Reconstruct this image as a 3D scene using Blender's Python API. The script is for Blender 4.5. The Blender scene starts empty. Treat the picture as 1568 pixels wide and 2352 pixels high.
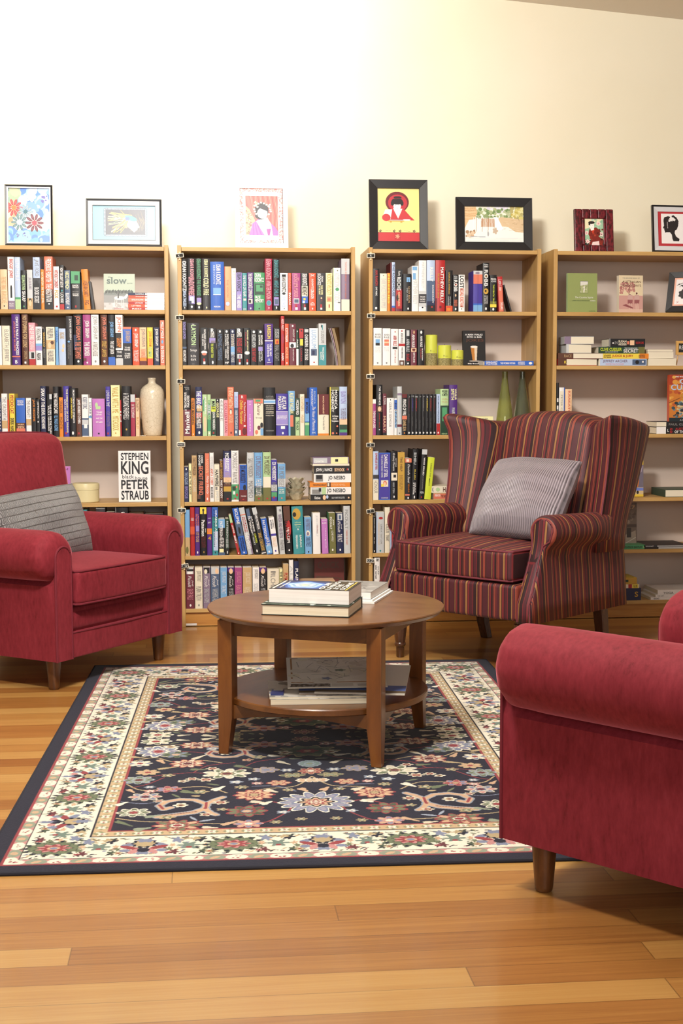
import bpy, math, random
import numpy as np
from mathutils import Vector, Matrix

S = bpy.context.scene
COL = S.collection
PI = math.pi
rnd = random.Random(7)

# ------------------------------------------------------------------ camera
EYE = np.array([0.0, 0.0, 1.09])
YAW, PITCH, ROLL, FPX = 0.10655, 0.08725, 0.00182, 3030.4


def _cam_axes():
    cy, sy = math.cos(YAW), math.sin(YAW)
    f = np.array([sy * math.cos(PITCH), cy * math.cos(PITCH), -math.sin(PITCH)])
    r = np.array([cy, -sy, 0.0])
    d = np.cross(f, r)
    c, s = math.cos(ROLL), math.sin(ROLL)
    return c * r + s * d, -s * r + c * d, f


AX_R, AX_D, AX_F = _cam_axes()
cam = bpy.data.cameras.new('camera')
cam_ob = bpy.data.objects.new('camera', cam)
COL.objects.link(cam_ob)
cam.sensor_fit = 'VERTICAL'
cam.sensor_height = 36.0
cam.lens = FPX / 2352 * 36.0
cam.clip_end = 60
_m = Matrix.Identity(4)
for i in range(3):
    _m[i][0], _m[i][1], _m[i][2], _m[i][3] = AX_R[i], -AX_D[i], -AX_F[i], EYE[i]
cam_ob.matrix_world = _m
S.camera = cam_ob

# ------------------------------------------------------------------ light
S.view_settings.view_transform = 'Standard'
S.view_settings.look = 'None'
S.view_settings.gamma = 1.0
S.view_settings.use_curve_mapping = False
S.view_settings.exposure = 0.0
w = bpy.data.worlds.new('daylight')
S.world = w
w.use_nodes = True
bgn = w.node_tree.nodes['Background']
bgn.inputs[0].default_value = (1.0, 0.965, 0.92, 1)
bgn.inputs[1].default_value = 0.33


def area_light(name, loc, target, sx, sy, power, color=(1, 1, 1), spread=180):
    l = bpy.data.lights.new(name, 'AREA')
    l.shape = 'RECTANGLE'
    l.size, l.size_y = sx, sy
    l.energy = power
    l.color = color
    l.spread = math.radians(spread)
    o = bpy.data.objects.new(name, l)
    COL.objects.link(o)
    o.location = loc
    o.rotation_euler = (Vector(target) - Vector(loc)).to_track_quat('-Z', 'Y').to_euler()
    return o


area_light('bounce_lamp', (-0.35, 2.45, 3.10), (0.4, 6.5, 1.5), 0.5, 0.4, 195, (1.0, 0.965, 0.90))
area_light('ceiling_lamp', (0.3, 3.6, 2.98), (0.5, 4.4, 0.0), 0.9, 0.9, 44, (1.0, 0.95, 0.87))
area_light('rear_fill', (0.4, -1.9, 1.7), (0.6, 5.0, 0.7), 2.6, 1.5, 66, (1.0, 0.97, 0.93))  # soft fill light added behind the camera to lift surfaces facing it
area_light('wall_washer', (-0.4, 5.45, 3.02), (-0.4, 6.57, 2.85), 1.8, 0.3, 17, (1.0, 0.97, 0.91), 120)

# ------------------------------------------------------------------ helpers


def pix(x, y, Y):
    """point on the plane at depth Y that the photo shows at pixel (x, y)"""
    d = AX_R * ((x - 784) / FPX) + AX_D * ((y - 1176) / FPX) + AX_F
    return EYE + d * (Y / d[1])


def pixz(x, y, z):
    d = AX_R * ((x - 784) / FPX) + AX_D * ((y - 1176) / FPX) + AX_F
    return EYE + d * ((z - EYE[2]) / d[2])


def lin(c):
    """#rrggbb or 0..1 srgb triple -> linear triple"""
    if isinstance(c, str):
        c = [int(c[i:i + 2], 16) / 255 for i in (0, 2, 4)]
    return tuple(v / 12.92 if v <= 0.04045 else ((v + 0.055) / 1.055) ** 2.4 for v in c)


def setp(o, label=None, cat=None, group=None, kind=None):
    if label:
        o['label'] = label
    if cat:
        o['category'] = cat
    if group:
        o['group'] = group
    if kind:
        o['kind'] = kind
    return o


def empty(name, loc=(0, 0, 0), rz=0.0, label=None, cat=None, group=None):
    o = bpy.data.objects.new(name, None)
    COL.objects.link(o)
    o.location = loc
    o.rotation_euler = (0, 0, rz)
    o.empty_display_size = 0.05
    return setp(o, label, cat, group)


def mesh(name, V, F, mats, parent=None, smooth=False, fm=None, attr=None, sharp=40, bevel=0, segs=2):
    me = bpy.data.meshes.new(name)
    me.from_pydata([tuple(map(float, v)) for v in V], [], [tuple(map(int, f)) for f in F])
    if not isinstance(mats, (list, tuple)):
        mats = [mats]
    for m in mats:
        me.materials.append(m)
    if fm is not None:
        me.polygons.foreach_set('material_index', list(map(int, fm)))
    if smooth:
        me.polygons.foreach_set('use_smooth', [True] * len(me.polygons))
        if sharp:
            me.set_sharp_from_angle(angle=math.radians(sharp))
    if attr is not None:
        a = me.attributes.new('s', 'FLOAT', 'POINT')
        a.data.foreach_set('value', list(map(float, attr)))
    me.update()
    o = bpy.data.objects.new(name, me)
    COL.objects.link(o)
    if parent:
        o.parent = parent
    if bevel:
        b = o.modifiers.new('bevel', 'BEVEL')
        b.width = bevel
        b.segments = segs
        b.limit_method = 'ANGLE'
        b.angle_limit = math.radians(40)
    return o


class MB:
    """collects geometry for ONE mesh"""

    def __init__(s):
        s.V, s.F, s.M, s.A = [], [], [], []

    def add(s, V, F, m=0, A=None):
        n = len(s.V)
        s.V += [tuple(v) for v in V]
        s.F += [tuple(i + n for i in f) for f in F]
        s.M += [m] * len(F)
        s.A += list(A) if A is not None else [0.0] * len(V)
        return s

    def box(s, x0, x1, y0, y1, z0, z1, m=0):
        V = [(x, y, z) for z in (z0, z1) for y in (y0, y1) for x in (x0, x1)]
        return s.add(V, [(0, 2, 3, 1), (4, 5, 7, 6), (0, 1, 5, 4), (2, 6, 7, 3), (0, 4, 6, 2), (1, 3, 7, 5)], m)

    def obj(s, name, mats, parent=None, **k):
        return mesh(name, s.V, s.F, mats, parent, fm=s.M, **k)


def box(name, x0, x1, y0, y1, z0, z1, mat, parent=None, **k):
    return MB().box(x0, x1, y0, y1, z0, z1).obj(name, mat, parent, **k)


def loft(rings, closed=True, cap0=True, cap1=True):
    n = len(rings[0])
    V = [p for r in rings for p in r]
    F = []
    for i in range(len(rings) - 1):
        for j in range(n if closed else n - 1):
            k = (j + 1) % n
            F.append((i * n + j, i * n + k, (i + 1) * n + k, (i + 1) * n + j))
    if closed and cap0:
        F.append(tuple(range(n - 1, -1, -1)))
    if closed and cap1:
        F.append(tuple(range((len(rings) - 1) * n, len(rings) * n)))
    return V, F


def lathe(prof, n=28, cx=0.0, cy=0.0, z0=0.0):
    return loft([[(cx + r * math.cos(2 * PI * k / n), cy + r * math.sin(2 * PI * k / n), z0 + z) for k in range(n)] for r, z in prof])


def tube(pts, r, n=8, closed=False):
    P = [np.array(p, float) for p in pts]
    m = len(P)
    rings = []
    up = np.array([0.0, 0.0, 1.0])
    for i in range(m):
        a = P[(i - 1) % m] if closed or i > 0 else P[i]
        b = P[(i + 1) % m] if closed or i < m - 1 else P[i]
        t = b - a
        t /= max(np.linalg.norm(t), 1e-9)
        u = up if abs(t[2]) < 0.9 else np.array([1.0, 0, 0])
        e1 = np.cross(t, u)
        e1 /= np.linalg.norm(e1)
        e2 = np.cross(t, e1)
        rr = r[i] if hasattr(r, '__len__') else r
        if rings:  # keep twist small
            best, bk = None, 0
        rings.append([P[i] + rr * (math.cos(2 * PI * k / n) * e1 + math.sin(2 * PI * k / n) * e2) for k in range(n)])
    if closed:
        rings.append(rings[0])
        return loft(rings, cap0=False, cap1=False)
    return loft(rings)


def softbox(hx, hy, hz, r, nx=6, ny=6, nz=3, puff=(0, 0, 0), f=None):
    """rounded block; puff = outward swell of the x, y and z faces; f(p, uvw) deforms"""
    def axis(h, n):
        t = [h - r + r * math.tan(math.radians(a)) for a in (45, 30, 15, 0)]
        return sorted(set(np.round(np.concatenate([np.linspace(-(h - r), h - r, n + 1), t, [-v for v in t]]), 6)))
    ax = [axis(hx, nx), axis(hy, ny), axis(hz, nz)]
    H = np.array([hx, hy, hz])
    idx, V, F = {}, [], []

    def vid(p):
        k = tuple(np.round(p, 6))
        if k not in idx:
            q = np.array(p, float)
            inner = np.clip(q, -(H - r), H - r)
            d = q - inner
            L = np.linalg.norm(d)
            uvw = q / H
            s = inner + d / L * r if L > 1e-9 else q
            for a in range(3):
                b, c = (a + 1) % 3, (a + 2) % 3
                s[a] += math.copysign(puff[a], q[a]) * (abs(uvw[a]) > 0.999) * (1 - uvw[b] ** 2) * (1 - uvw[c] ** 2)
            if f:
                s = f(s, uvw)
            idx[k] = len(V)
            V.append(tuple(s))
        return idx[k]
    for a in range(3):
        b, c = (a + 1) % 3, (a + 2) % 3
        for sg in (-1, 1):
            for i in range(len(ax[b]) - 1):
                for j in range(len(ax[c]) - 1):
                    q = []
                    for (ii, jj) in ((i, j), (i + 1, j), (i + 1, j + 1), (i, j + 1)):
                        p = [0, 0, 0]
                        p[a], p[b], p[c] = sg * H[a], ax[b][ii], ax[c][jj]
                        q.append(vid(p))
                    F.append(tuple(q if sg > 0 else q[::-1]))
    return V, F


# ------------------------------------------------------------------ materials
_mats = {}


def newmat(name):
    m = bpy.data.materials.new(name)
    m.use_nodes = True
    nt = m.node_tree
    return m, nt.nodes, nt.links, nt.nodes['Principled BSDF']


def flat(col, rough=0.5, metal=0.0, key=None, coat=0.0, spec=0.5):
    k = (col, rough, metal, coat, spec)
    if k not in _mats:
        m, n, l, b = newmat('plain_%d' % len(_mats))
        b.inputs['Base Color'].default_value = (*lin(col), 1)
        b.inputs['Roughness'].default_value = rough
        b.inputs['Metallic'].default_value = metal
        b.inputs['Coat Weight'].default_value = coat
        b.inputs['Specular IOR Level'].default_value = spec
        _mats[k] = m
    return _mats[k]


def node(n, t, **k):
    x = n.new(t)
    for a, v in k.items():
        setattr(x, a, v)
    return x


def ramp(n, stops, interp='LINEAR'):
    r = n.new('ShaderNodeValToRGB')
    r.color_ramp.interpolation = interp
    e = r.color_ramp.elements
    while len(e) > 1:
        e.remove(e[-1])
    e[0].position, e[0].color = stops[0][0], (*lin(stops[0][1]), 1)
    for p, c in stops[1:]:
        x = e.new(p)
        x.color = (*lin(c), 1)
    return r


def texco(n, l, scale=(1, 1, 1), rot=(0, 0, 0), out='Object'):
    t = n.new('ShaderNodeTexCoord')
    m = n.new('ShaderNodeMapping')
    m.inputs['Scale'].default_value = scale
    m.inputs['Rotation'].default_value = rot
    l.new(t.outputs[out], m.inputs['Vector'])
    return m.outputs['Vector']


def noise(n, l, vec, scale, detail=4, rough=0.55, dist=0.0):
    x = n.new('ShaderNodeTexNoise')
    x.inputs['Scale'].default_value = scale
    x.inputs['Detail'].default_value = detail
    x.inputs['Roughness'].default_value = rough
    x.inputs['Distortion'].default_value = dist
    l.new(vec, x.inputs['Vector'])
    return x.outputs['Fac']


def bump(n, l, b, h, strength=0.3, dist=0.002):
    x = n.new('ShaderNodeBump')
    x.inputs['Strength'].default_value = strength
    x.inputs['Distance'].default_value = dist
    l.new(h, x.inputs['Height'])
    l.new(x.outputs['Normal'], b.inputs['Normal'])


def wood(name, dark, mid, light, scale=(3, 30, 30), rough=0.4, coat=0.0, contrast=(0.3, 0.5, 0.72)):
    m, n, l, b = newmat(name)
    v = texco(n, l, scale)
    f = noise(n, l, v, 1.0, 6, 0.6, 0.6)
    r = ramp(n, [(contrast[0], dark), (contrast[1], mid), (contrast[2], light)])
    l.new(f, r.inputs['Fac'])
    l.new(r.outputs['Color'], b.inputs['Base Color'])
    b.inputs['Roughness'].default_value = rough
    b.inputs['Coat Weight'].default_value = coat
    b.inputs['Coat Roughness'].default_value = 0.2
    return m


def painted():
    """colour read from the mesh's own colour attribute (printed or woven pattern)"""
    if 'painted' not in _mats:
        m, n, l, b = newmat('printed_pattern')
        a = node(n, 'ShaderNodeAttribute', attribute_name='Col')
        l.new(a.outputs['Color'], b.inputs['Base Color'])
        b.inputs['Roughness'].default_value = 0.45
        _mats['painted'] = m
    return _mats['painted']


class Canvas:
    """a printed or woven design: a grid of coloured points, w x h metres"""

    def __init__(s, w, h, step, bg):
        s.w, s.h = w, h
        s.nx, s.ny = max(2, int(w / step) + 1), max(2, int(h / step) + 1)
        s.X = np.linspace(0, w, s.nx)
        s.Y = np.linspace(0, h, s.ny)
        s.C = np.empty((s.ny, s.nx, 3), np.float32)
        s.C[:] = lin(bg)
        s.rg = np.random.RandomState(3)

    def _win(s, x0, x1, y0, y1):
        i0, i1 = np.searchsorted(s.X, x0), np.searchsorted(s.X, x1, 'right')
        j0, j1 = np.searchsorted(s.Y, y0), np.searchsorted(s.Y, y1, 'right')
        if i0 >= i1 or j0 >= j1:
            return None
        return slice(j0, j1), slice(i0, i1), s.X[None, i0:i1], s.Y[j0:j1, None]

    def put(s, W, mask, col):
        s.C[W[0], W[1]][np.broadcast_to(mask, s.C[W[0], W[1]].shape[:2])] = lin(col)

    def rect(s, x0, x1, y0, y1, col):
        W = s._win(x0, x1, y0, y1)
        if W:
            s.C[W[0], W[1]] = lin(col)

    def blob(s, cx, cy, rx, ry, col, rot=0.0, n=0, amp=0.0, ph=0.0):
        R = max(rx, ry) * (1 + amp)
        W = s._win(cx - R, cx + R, cy - R, cy + R)
        if not W:
            return
        x, y = W[2] - cx, W[3] - cy
        c, d = math.cos(rot), math.sin(rot)
        u, v = (x * c + y * d) / rx, (-x * d + y * c) / ry
        r = np.hypot(u, v)
        lim = 1.0 if not n else 1 + amp * np.cos(n * np.arctan2(v, u) + ph)
        s.put(W, r < lim, col)

    def poly(s, pts, col):
        p = np.array(pts, float)
        W = s._win(p[:, 0].min(), p[:, 0].max(), p[:, 1].min(), p[:, 1].max())
        if not W:
            return
        x, y = W[2], W[3]
        ins = np.zeros(np.broadcast(x, y).shape, bool)
        for i in range(len(p)):
            (x1, y1), (x2, y2) = p[i - 1], p[i]
            if y1 == y2:
                continue
            ins ^= ((y1 > y) != (y2 > y)) & (x < (x2 - x1) * (y - y1) / (y2 - y1) + x1)
        s.put(W, ins, col)

    def line(s, pts, wd, col):
        for (a, b) in zip(pts[:-1], pts[1:]):
            W = s._win(min(a[0], b[0]) - wd, max(a[0], b[0]) + wd, min(a[1], b[1]) - wd, max(a[1], b[1]) + wd)
            if not W:
                continue
            dx, dy = b[0] - a[0], b[1] - a[1]
            L = dx * dx + dy * dy + 1e-12
            t = np.clip(((W[2] - a[0]) * dx + (W[3] - a[1]) * dy) / L, 0, 1)
            s.put(W, np.hypot(W[2] - a[0] - t * dx, W[3] - a[1] - t * dy) < wd / 2, col)

    def speckle(s, x0, x1, y0, y1, cols, n, r0, r1, asp=1.0):
        for _ in range(n):
            r = s.rg.uniform(r0, r1)
            s.blob(s.rg.uniform(x0, x1), s.rg.uniform(y0, y1), r * asp, r, cols[s.rg.randint(len(cols))], s.rg.uniform(0, 3))

    def mesh(s, name, origin, ex, ey, parent=None, mat=None):
        """grid mesh: origin + x*ex + y*ey"""
        nx, ny = s.nx, s.ny
        o, ex, ey = (np.array(v, float) for v in (origin, ex, ey))
        P = (o + s.X[None, :, None] * ex + s.Y[:, None, None] * ey).reshape(-1, 3).astype(np.float32)
        i = np.arange(nx * ny).reshape(ny, nx)
        Q = np.stack([i[:-1, :-1], i[:-1, 1:], i[1:, 1:], i[1:, :-1]], -1).reshape(-1).astype(np.int32)
        me = bpy.data.meshes.new(name)
        me.vertices.add(len(P))
        me.vertices.foreach_set('co', P.ravel())
        nf = len(Q) // 4
        me.loops.add(len(Q))
        me.loops.foreach_set('vertex_index', Q)
        me.polygons.add(nf)
        me.polygons.foreach_set('loop_start', np.arange(0, len(Q), 4, dtype=np.int32))
        me.update(calc_edges=True)
        a = me.color_attributes.new('Col', 'FLOAT_COLOR', 'POINT')
        rgba = np.ones((nx * ny, 4), np.float32)
        rgba[:, :3] = s.C.reshape(-1, 3)
        a.data.foreach_set('color', rgba.ravel())
        me.materials.append(mat or painted())
        ob = bpy.data.objects.new(name, me)
        COL.objects.link(ob)
        if parent:
            ob.parent = parent
        return ob


# ------------------------------------------------------------------ lettering
_glyph = {}


def _glyphs(bold):
    if bold in _glyph:
        return _glyph[bold]
    G = {}
    chars = "ABCDEFGHIJKLMNOPQRSTUVWXYZabcdefghijklmnopqrstuvwxyz0123456789.,&'-:/#!"
    cu = bpy.data.curves.new('glyph', 'FONT')
    cu.resolution_u = 3
    if bold:
        cu.offset = 0.022
    ob = bpy.data.objects.new('glyph', cu)
    COL.objects.link(ob)

    def get(t):
        cu.body = t
        bpy.context.view_layer.update()
        me = bpy.data.meshes.new_from_object(ob.evaluated_get(bpy.context.evaluated_depsgraph_get()))
        V = np.array([v.co[:2] for v in me.vertices]) if len(me.vertices) else np.zeros((0, 2))
        F = [tuple(p.vertices) for p in me.polygons]
        bpy.data.meshes.remove(me)
        return V, F
    bar = get('l')[0][:, 0].max()
    for c in chars:
        V, F = get(c)
        adv = get(c + 'l')[0][:, 0].max() - bar
        G[c] = (V, F, adv)
    G[' '] = (np.zeros((0, 2)), [], 0.30)
    bpy.data.objects.remove(ob)
    bpy.data.curves.remove(cu)
    _glyph[bold] = G
    return G


def lettering(mb, text, o, ex, ey, w, h, m=0, bold=True, slant=0.0, gap=0.02):
    """letters fitted into the w x h rectangle at o, running along ex"""
    G = _glyphs(bold)
    x, VV, FF = 0.0, [], []
    for c in text:
        V, F, adv = G.get(c) or G[' ']
        n = sum(len(v) for v in VV)
        if len(V):
            q = V.copy()
            q[:, 0] += x + slant * q[:, 1]
            VV.append(q)
            FF += [tuple(i + n for i in f) for f in F]
        x += adv + gap
    if not VV:
        return
    V = np.concatenate(VV)
    a, b = V.min(0), V.max(0)
    V = (V - a) / np.maximum(b - a, 1e-6) * (w, h)
    o, ex, ey = (np.array(v, float) for v in (o, ex, ey))
    mb.add(o + V[:, :1] * ex + V[:, 1:] * ey, FF, m)
# ------------------------------------------------------------------ room
D = 6.239          # front of the bookcases
WALL = 6.575
m, n, l, b = newmat('cream_wall_paint')
v = texco(n, l)
r = ramp(n, [(0.35, 'e9e1c8'), (0.65, 'ede6d0')])
l.new(noise(n, l, v, 1.2, 3), r.inputs['Fac'])
l.new(r.outputs['Color'], b.inputs['Base Color'])
b.inputs['Roughness'].default_value = 0.6
bump(n, l, b, noise(n, l, v, 180, 2), 0.06, 0.001)
M_WALL = m
M_CEIL = flat('ece6dc', 0.8)

# oak strip floor: boards run along X
m, n, l, b = newmat('oak_floor_boards')
tc = n.new('ShaderNodeTexCoord')
sp = n.new('ShaderNodeSeparateXYZ')
l.new(tc.outputs['Object'], sp.inputs[0])


def mth(op, a, c=None):
    x = node(n, 'ShaderNodeMath', operation=op)
    for i, val in enumerate((a, c)):
        if val is None:
            continue
        if isinstance(val, (int, float)):
            x.inputs[i].default_value = val
        else:
            l.new(val, x.inputs[i])
    return x.outputs[0]


PLANK, BLEN = 0.083, 1.9
# the strips run a touch off the wall's direction, as laid
yr = mth('ADD', mth('ADD', sp.outputs['Y'], mth('MULTIPLY', sp.outputs['X'], 0.012)), 20.0)
yy = mth('DIVIDE', yr, PLANK)
row = mth('FLOOR', yy)
fy = mth('FRACT', yy)
wn = node(n, 'ShaderNodeTexWhiteNoise', noise_dimensions='1D')
l.new(row, wn.inputs['W'])
xx = mth('ADD', mth('DIVIDE', sp.outputs['X'], BLEN), mth('MULTIPLY', wn.outputs['Value'], 7.3))
colx = mth('FLOOR', xx)
fx = mth('FRACT', xx)
cell = mth('ADD', mth('MULTIPLY', row, 3.17), mth('MULTIPLY', colx, 11.9))
wn2 = node(n, 'ShaderNodeTexWhiteNoise', noise_dimensions='1D')
l.new(cell, wn2.inputs['W'])
cmb = n.new('ShaderNodeCombineXYZ')
l.new(mth('MULTIPLY', sp.outputs['X'], 2.2), cmb.inputs[0])
l.new(mth('MULTIPLY', sp.outputs['Y'], 95.0), cmb.inputs[1])
l.new(mth('MULTIPLY', cell, 5.1), cmb.inputs[2])
grain = noise(n, l, cmb.outputs[0], 1.0, 5, 0.6, 0.8)
tone = mth('ADD', mth('ADD', mth('MULTIPLY', wn2.outputs['Value'], 0.46), 0.02), mth('MULTIPLY', grain, 0.52))
r = ramp(n, [(0.12, '7d4a20'), (0.40, 'a26e35'), (0.62, 'b48546'), (0.92, 'c39c5e')])
l.new(tone, r.inputs['Fac'])
gapm = mth('MAXIMUM', mth('LESS_THAN', mth('MINIMUM', fy, mth('SUBTRACT', 1.0, fy)), 0.012),
           mth('LESS_THAN', mth('MINIMUM', fx, mth('SUBTRACT', 1.0, fx)), 0.0007))
mx = node(n, 'ShaderNodeMix', data_type='RGBA')
l.new(mth('MULTIPLY', gapm, 0.5), mx.inputs['Factor'])
l.new(r.outputs['Color'], mx.inputs[6])
mx.inputs[7].default_value = (*lin('4a2912'), 1)
l.new(mx.outputs[2], b.inputs['Base Color'])
b.inputs['Roughness'].default_value = 0.34
b.inputs['Coat Weight'].default_value = 0.35
b.inputs['Coat Roughness'].default_value = 0.12
bump(n, l, b, mth('SUBTRACT', grain, mth('MULTIPLY', gapm, 2.0)), 0.12, 0.001)
M_FLOOR = m

setp(box('floor', -4.5, 6.5, -2.0, WALL + 0.1, -0.05, 0.0, M_FLOOR), kind='structure')
setp(box('wall_back', -4.5, 6.5, WALL, WALL + 0.1, 0.0, 3.7, M_WALL), kind='structure')
# raked ceiling: it falls towards +X
V = []
for x, z in ((-4.5, 3.49), (6.5, 2.66)):
    V += [(x, 0.6, z), (x, WALL, z), (x, 0.6, z + 0.05), (x, WALL, z + 0.05)]
setp(mesh('ceiling', V, [(0, 1, 5, 4), (2, 6, 7, 3), (0, 4, 6, 2), (1, 3, 7, 5), (0, 2, 3, 1), (4, 5, 7, 6)], M_CEIL), kind='structure')

# ------------------------------------------------------------------ bookcases
M_OAK = wood('oak_laminate', 'b0874c', 'c0985b', 'cba669', (2.5, 22, 22), 0.42)
M_OAKV = wood('oak_laminate_upright', 'b0874c', 'c0985b', 'cba669', (22, 22, 2.5), 0.42)
M_PLINTH = wood('oak_plinth', 'a3682c', 'b8803c', 'c8924c', (2.5, 22, 40), 0.42)
M_BACK = flat('d8c8bc', 0.6)
SHELF_Z = [1.782, 1.492, 1.237, 0.906, 0.596, 0.341, 0.088]
TH = 0.0185
CASES = {1: (-0.9635, -0.137), 2: (-0.0955, 0.7339), 3: (0.799, 1.6285), 4: (1.690, 2.5195)}
CASE_LABEL = {1: 'oak bookcase holding the cream vase, behind the grey-cushioned crimson armchair',
              2: 'oak bookcase behind the round coffee table with six chalkboard pegs',
              3: 'oak bookcase with two green glass vases and six chalkboard pegs',
              4: 'half-empty oak bookcase with no pegs, behind the striped wingback chair'}
for ci, (xa, xb) in CASES.items():
    t = empty('bookcase', ((xa + xb) / 2, D, 0), 0, CASE_LABEL[ci], 'bookcase', 'oak bookcases along the wall')
    hw = (xb - xa) / 2
    dep = WALL - 0.005 - D
    for sg in (-1, 1):
        a, c = sorted((sg * hw, sg * (hw - TH)))
        box('side_panel', a, c, 0, dep, 0, 1.790, M_OAKV, t, bevel=0.0012)
    iw = hw - TH
    box('back_panel', -iw, iw, 0.305, 0.311, 0.05, 1.77, M_BACK, t)
    for k, z in enumerate(SHELF_Z):
        nm = 'top_board' if k == 0 else 'bottom_board' if k == 6 else 'shelf'
        box(nm, -iw + 0.0008, iw - 0.0008, 0.0 if k in (0, 6) else 0.0005, 0.305, z - TH, z, M_OAK, t, bevel=0.0012)
    box('plinth', -iw, iw, 0.012, 0.028, 0.004, SHELF_Z[6] - TH, M_PLINTH, t)
    if ci == 2:
        box('paper_label', -iw + 0.001, -iw + 0.052, 0.0095, 0.012, 0.006, 0.016, flat('e6e3de', 0.5), t)

# ------------------------------------------------------------------ chalkboard peg signs
PEG_FRAME = flat('efe6d2', 0.6)
PEG_BOARD = flat('26241f', 0.8)
PEG_WOOD = flat('e2c89a', 0.6)
PEG_CHALK = flat('e8e8e4', 0.9)
PEGS = [('K', 412, 587, 8, 'topmost on the case behind the coffee table'), ('L', 412.5, 729.5, 0, 'second from top on the case behind the coffee table'),
        ('M', 415.5, 876, -3, 'third from top on the case behind the coffee table'), ('M N O', 415.5, 1021, 0, 'fourth from top behind the coffee table'),
        ('P', 417, 1172, 0, 'fifth from top on the case behind the coffee table'), ('P Q', 423.5, 1300, 7, 'lowest on the case behind the coffee table'),
        ('R', 851.5, 587.3, 0, 'topmost on the glass vase bookcase'), ('R', 852, 725.5, 0, 'second from top on the glass vase bookcase'),
        ('S', 850.5, 864.5, 2, 'third from top on the glass vase bookcase'), ('S', 850.5, 1022, 0, 'fourth from top on the glass vase bookcase'),
        ('T', 850.5, 1174, 9, 'fifth from top on the glass vase bookcase'), ('U-Z', 850, 1288, -3, 'lowest on the glass vase bookcase')]
for txt, px, py, rot, lab in PEGS:
    p = pix(px, py, D - 0.008)
    say = 'reading ' + txt if txt not in 'RS' else 'with letter ' + txt
    t = empty('peg_sign', p, 0, 'small chalkboard peg sign %s, %s' % (say, lab), 'sign', 'chalkboard pegs clipped to the bookcases')
    w_, h_ = 0.0195, 0.0105
    fr = mesh('board_frame', *softbox(w_, 0.002, h_, 0.0018, 2, 1, 2), PEG_FRAME, t, smooth=True)
    bd = box('chalkboard', -w_ + 0.003, w_ - 0.003, -0.0025, -0.0015, -h_ + 0.003, h_ - 0.003, PEG_BOARD, t)
    mb = MB()
    ww = 0.007 if len(txt) == 1 else 0.026
    lettering(mb, txt, (-ww / 2 - (0.002 if txt == 'K' else 0), -0.0029, -0.0045), (1, 0, 0), (0, 0, 1), ww, 0.009, bold=False)
    ch = mb.obj('chalk_letter', PEG_CHALK, t)
    for o in (fr, bd, ch):
        o.rotation_euler = (0, -math.radians(rot), 0)
    mb = MB()
    mb.box(-0.0035, 0.0035, 0.0022, 0.0058, -0.02, 0.018)
    mb.box(-0.0035, 0.0035, 0.006, 0.0078, -0.014, 0.016)
    mb.obj('clothes_peg', PEG_WOOD, t, bevel=0.0006)
# ------------------------------------------------------------------ upholstery
m, n, l, b = newmat('crimson_velvet')
v = texco(n, l, (1, 1, 0.3))
f1 = noise(n, l, v, 85, 5, 0.68)
f2 = noise(n, l, texco(n, l, (1, 1, 0.45)), 9, 3, 0.5)
ad = node(n, 'ShaderNodeMath', operation='ADD')
sc = node(n, 'ShaderNodeMath', operation='MULTIPLY')
sc.inputs[1].default_value = 0.66
l.new(f1, sc.inputs[0])
l.new(sc.outputs[0], ad.inputs[0])
sc2 = node(n, 'ShaderNodeMath', operation='MULTIPLY')
sc2.inputs[1].default_value = 0.34
l.new(f2, sc2.inputs[0])
l.new(sc2.outputs[0], ad.inputs[1])
r = ramp(n, [(0.30, '5a1016'), (0.42, '731b25'), (0.58, '80242e'), (0.74, '8b2f3a')])
l.new(ad.outputs[0], r.inputs['Fac'])
l.new(r.outputs['Color'], b.inputs['Base Color'])
b.inputs['Roughness'].default_value = 0.75
b.inputs['Specular IOR Level'].default_value = 0.25
b.inputs['Sheen Weight'].default_value = 0.7
b.inputs['Sheen Roughness'].default_value = 0.35
b.inputs['Sheen Tint'].default_value = (*lin('f08a94'), 1)
bump(n, l, b, f1, 0.12, 0.0015)
M_VELVET = m
M_PIPE = flat('6d1424', 0.8)
M_LEG = wood('dark_turned_wood', '3d2110', '5a3418', '6f4421', (40, 40, 6), 0.35, 0.2)


def chair_frame(name, label, cat, ox, oy, fx, fy, group):
    return empty(name, (ox, oy, 0), math.atan2(-fx, fy), label, cat, group)


def arc(cx, cz, r, a0, a1, n):
    return [(cx + r * math.cos(math.radians(a0 + (a1 - a0) * k / n)), cz + r * math.sin(math.radians(a0 + (a1 - a0) * k / n))) for k in range(n + 1)]


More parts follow.
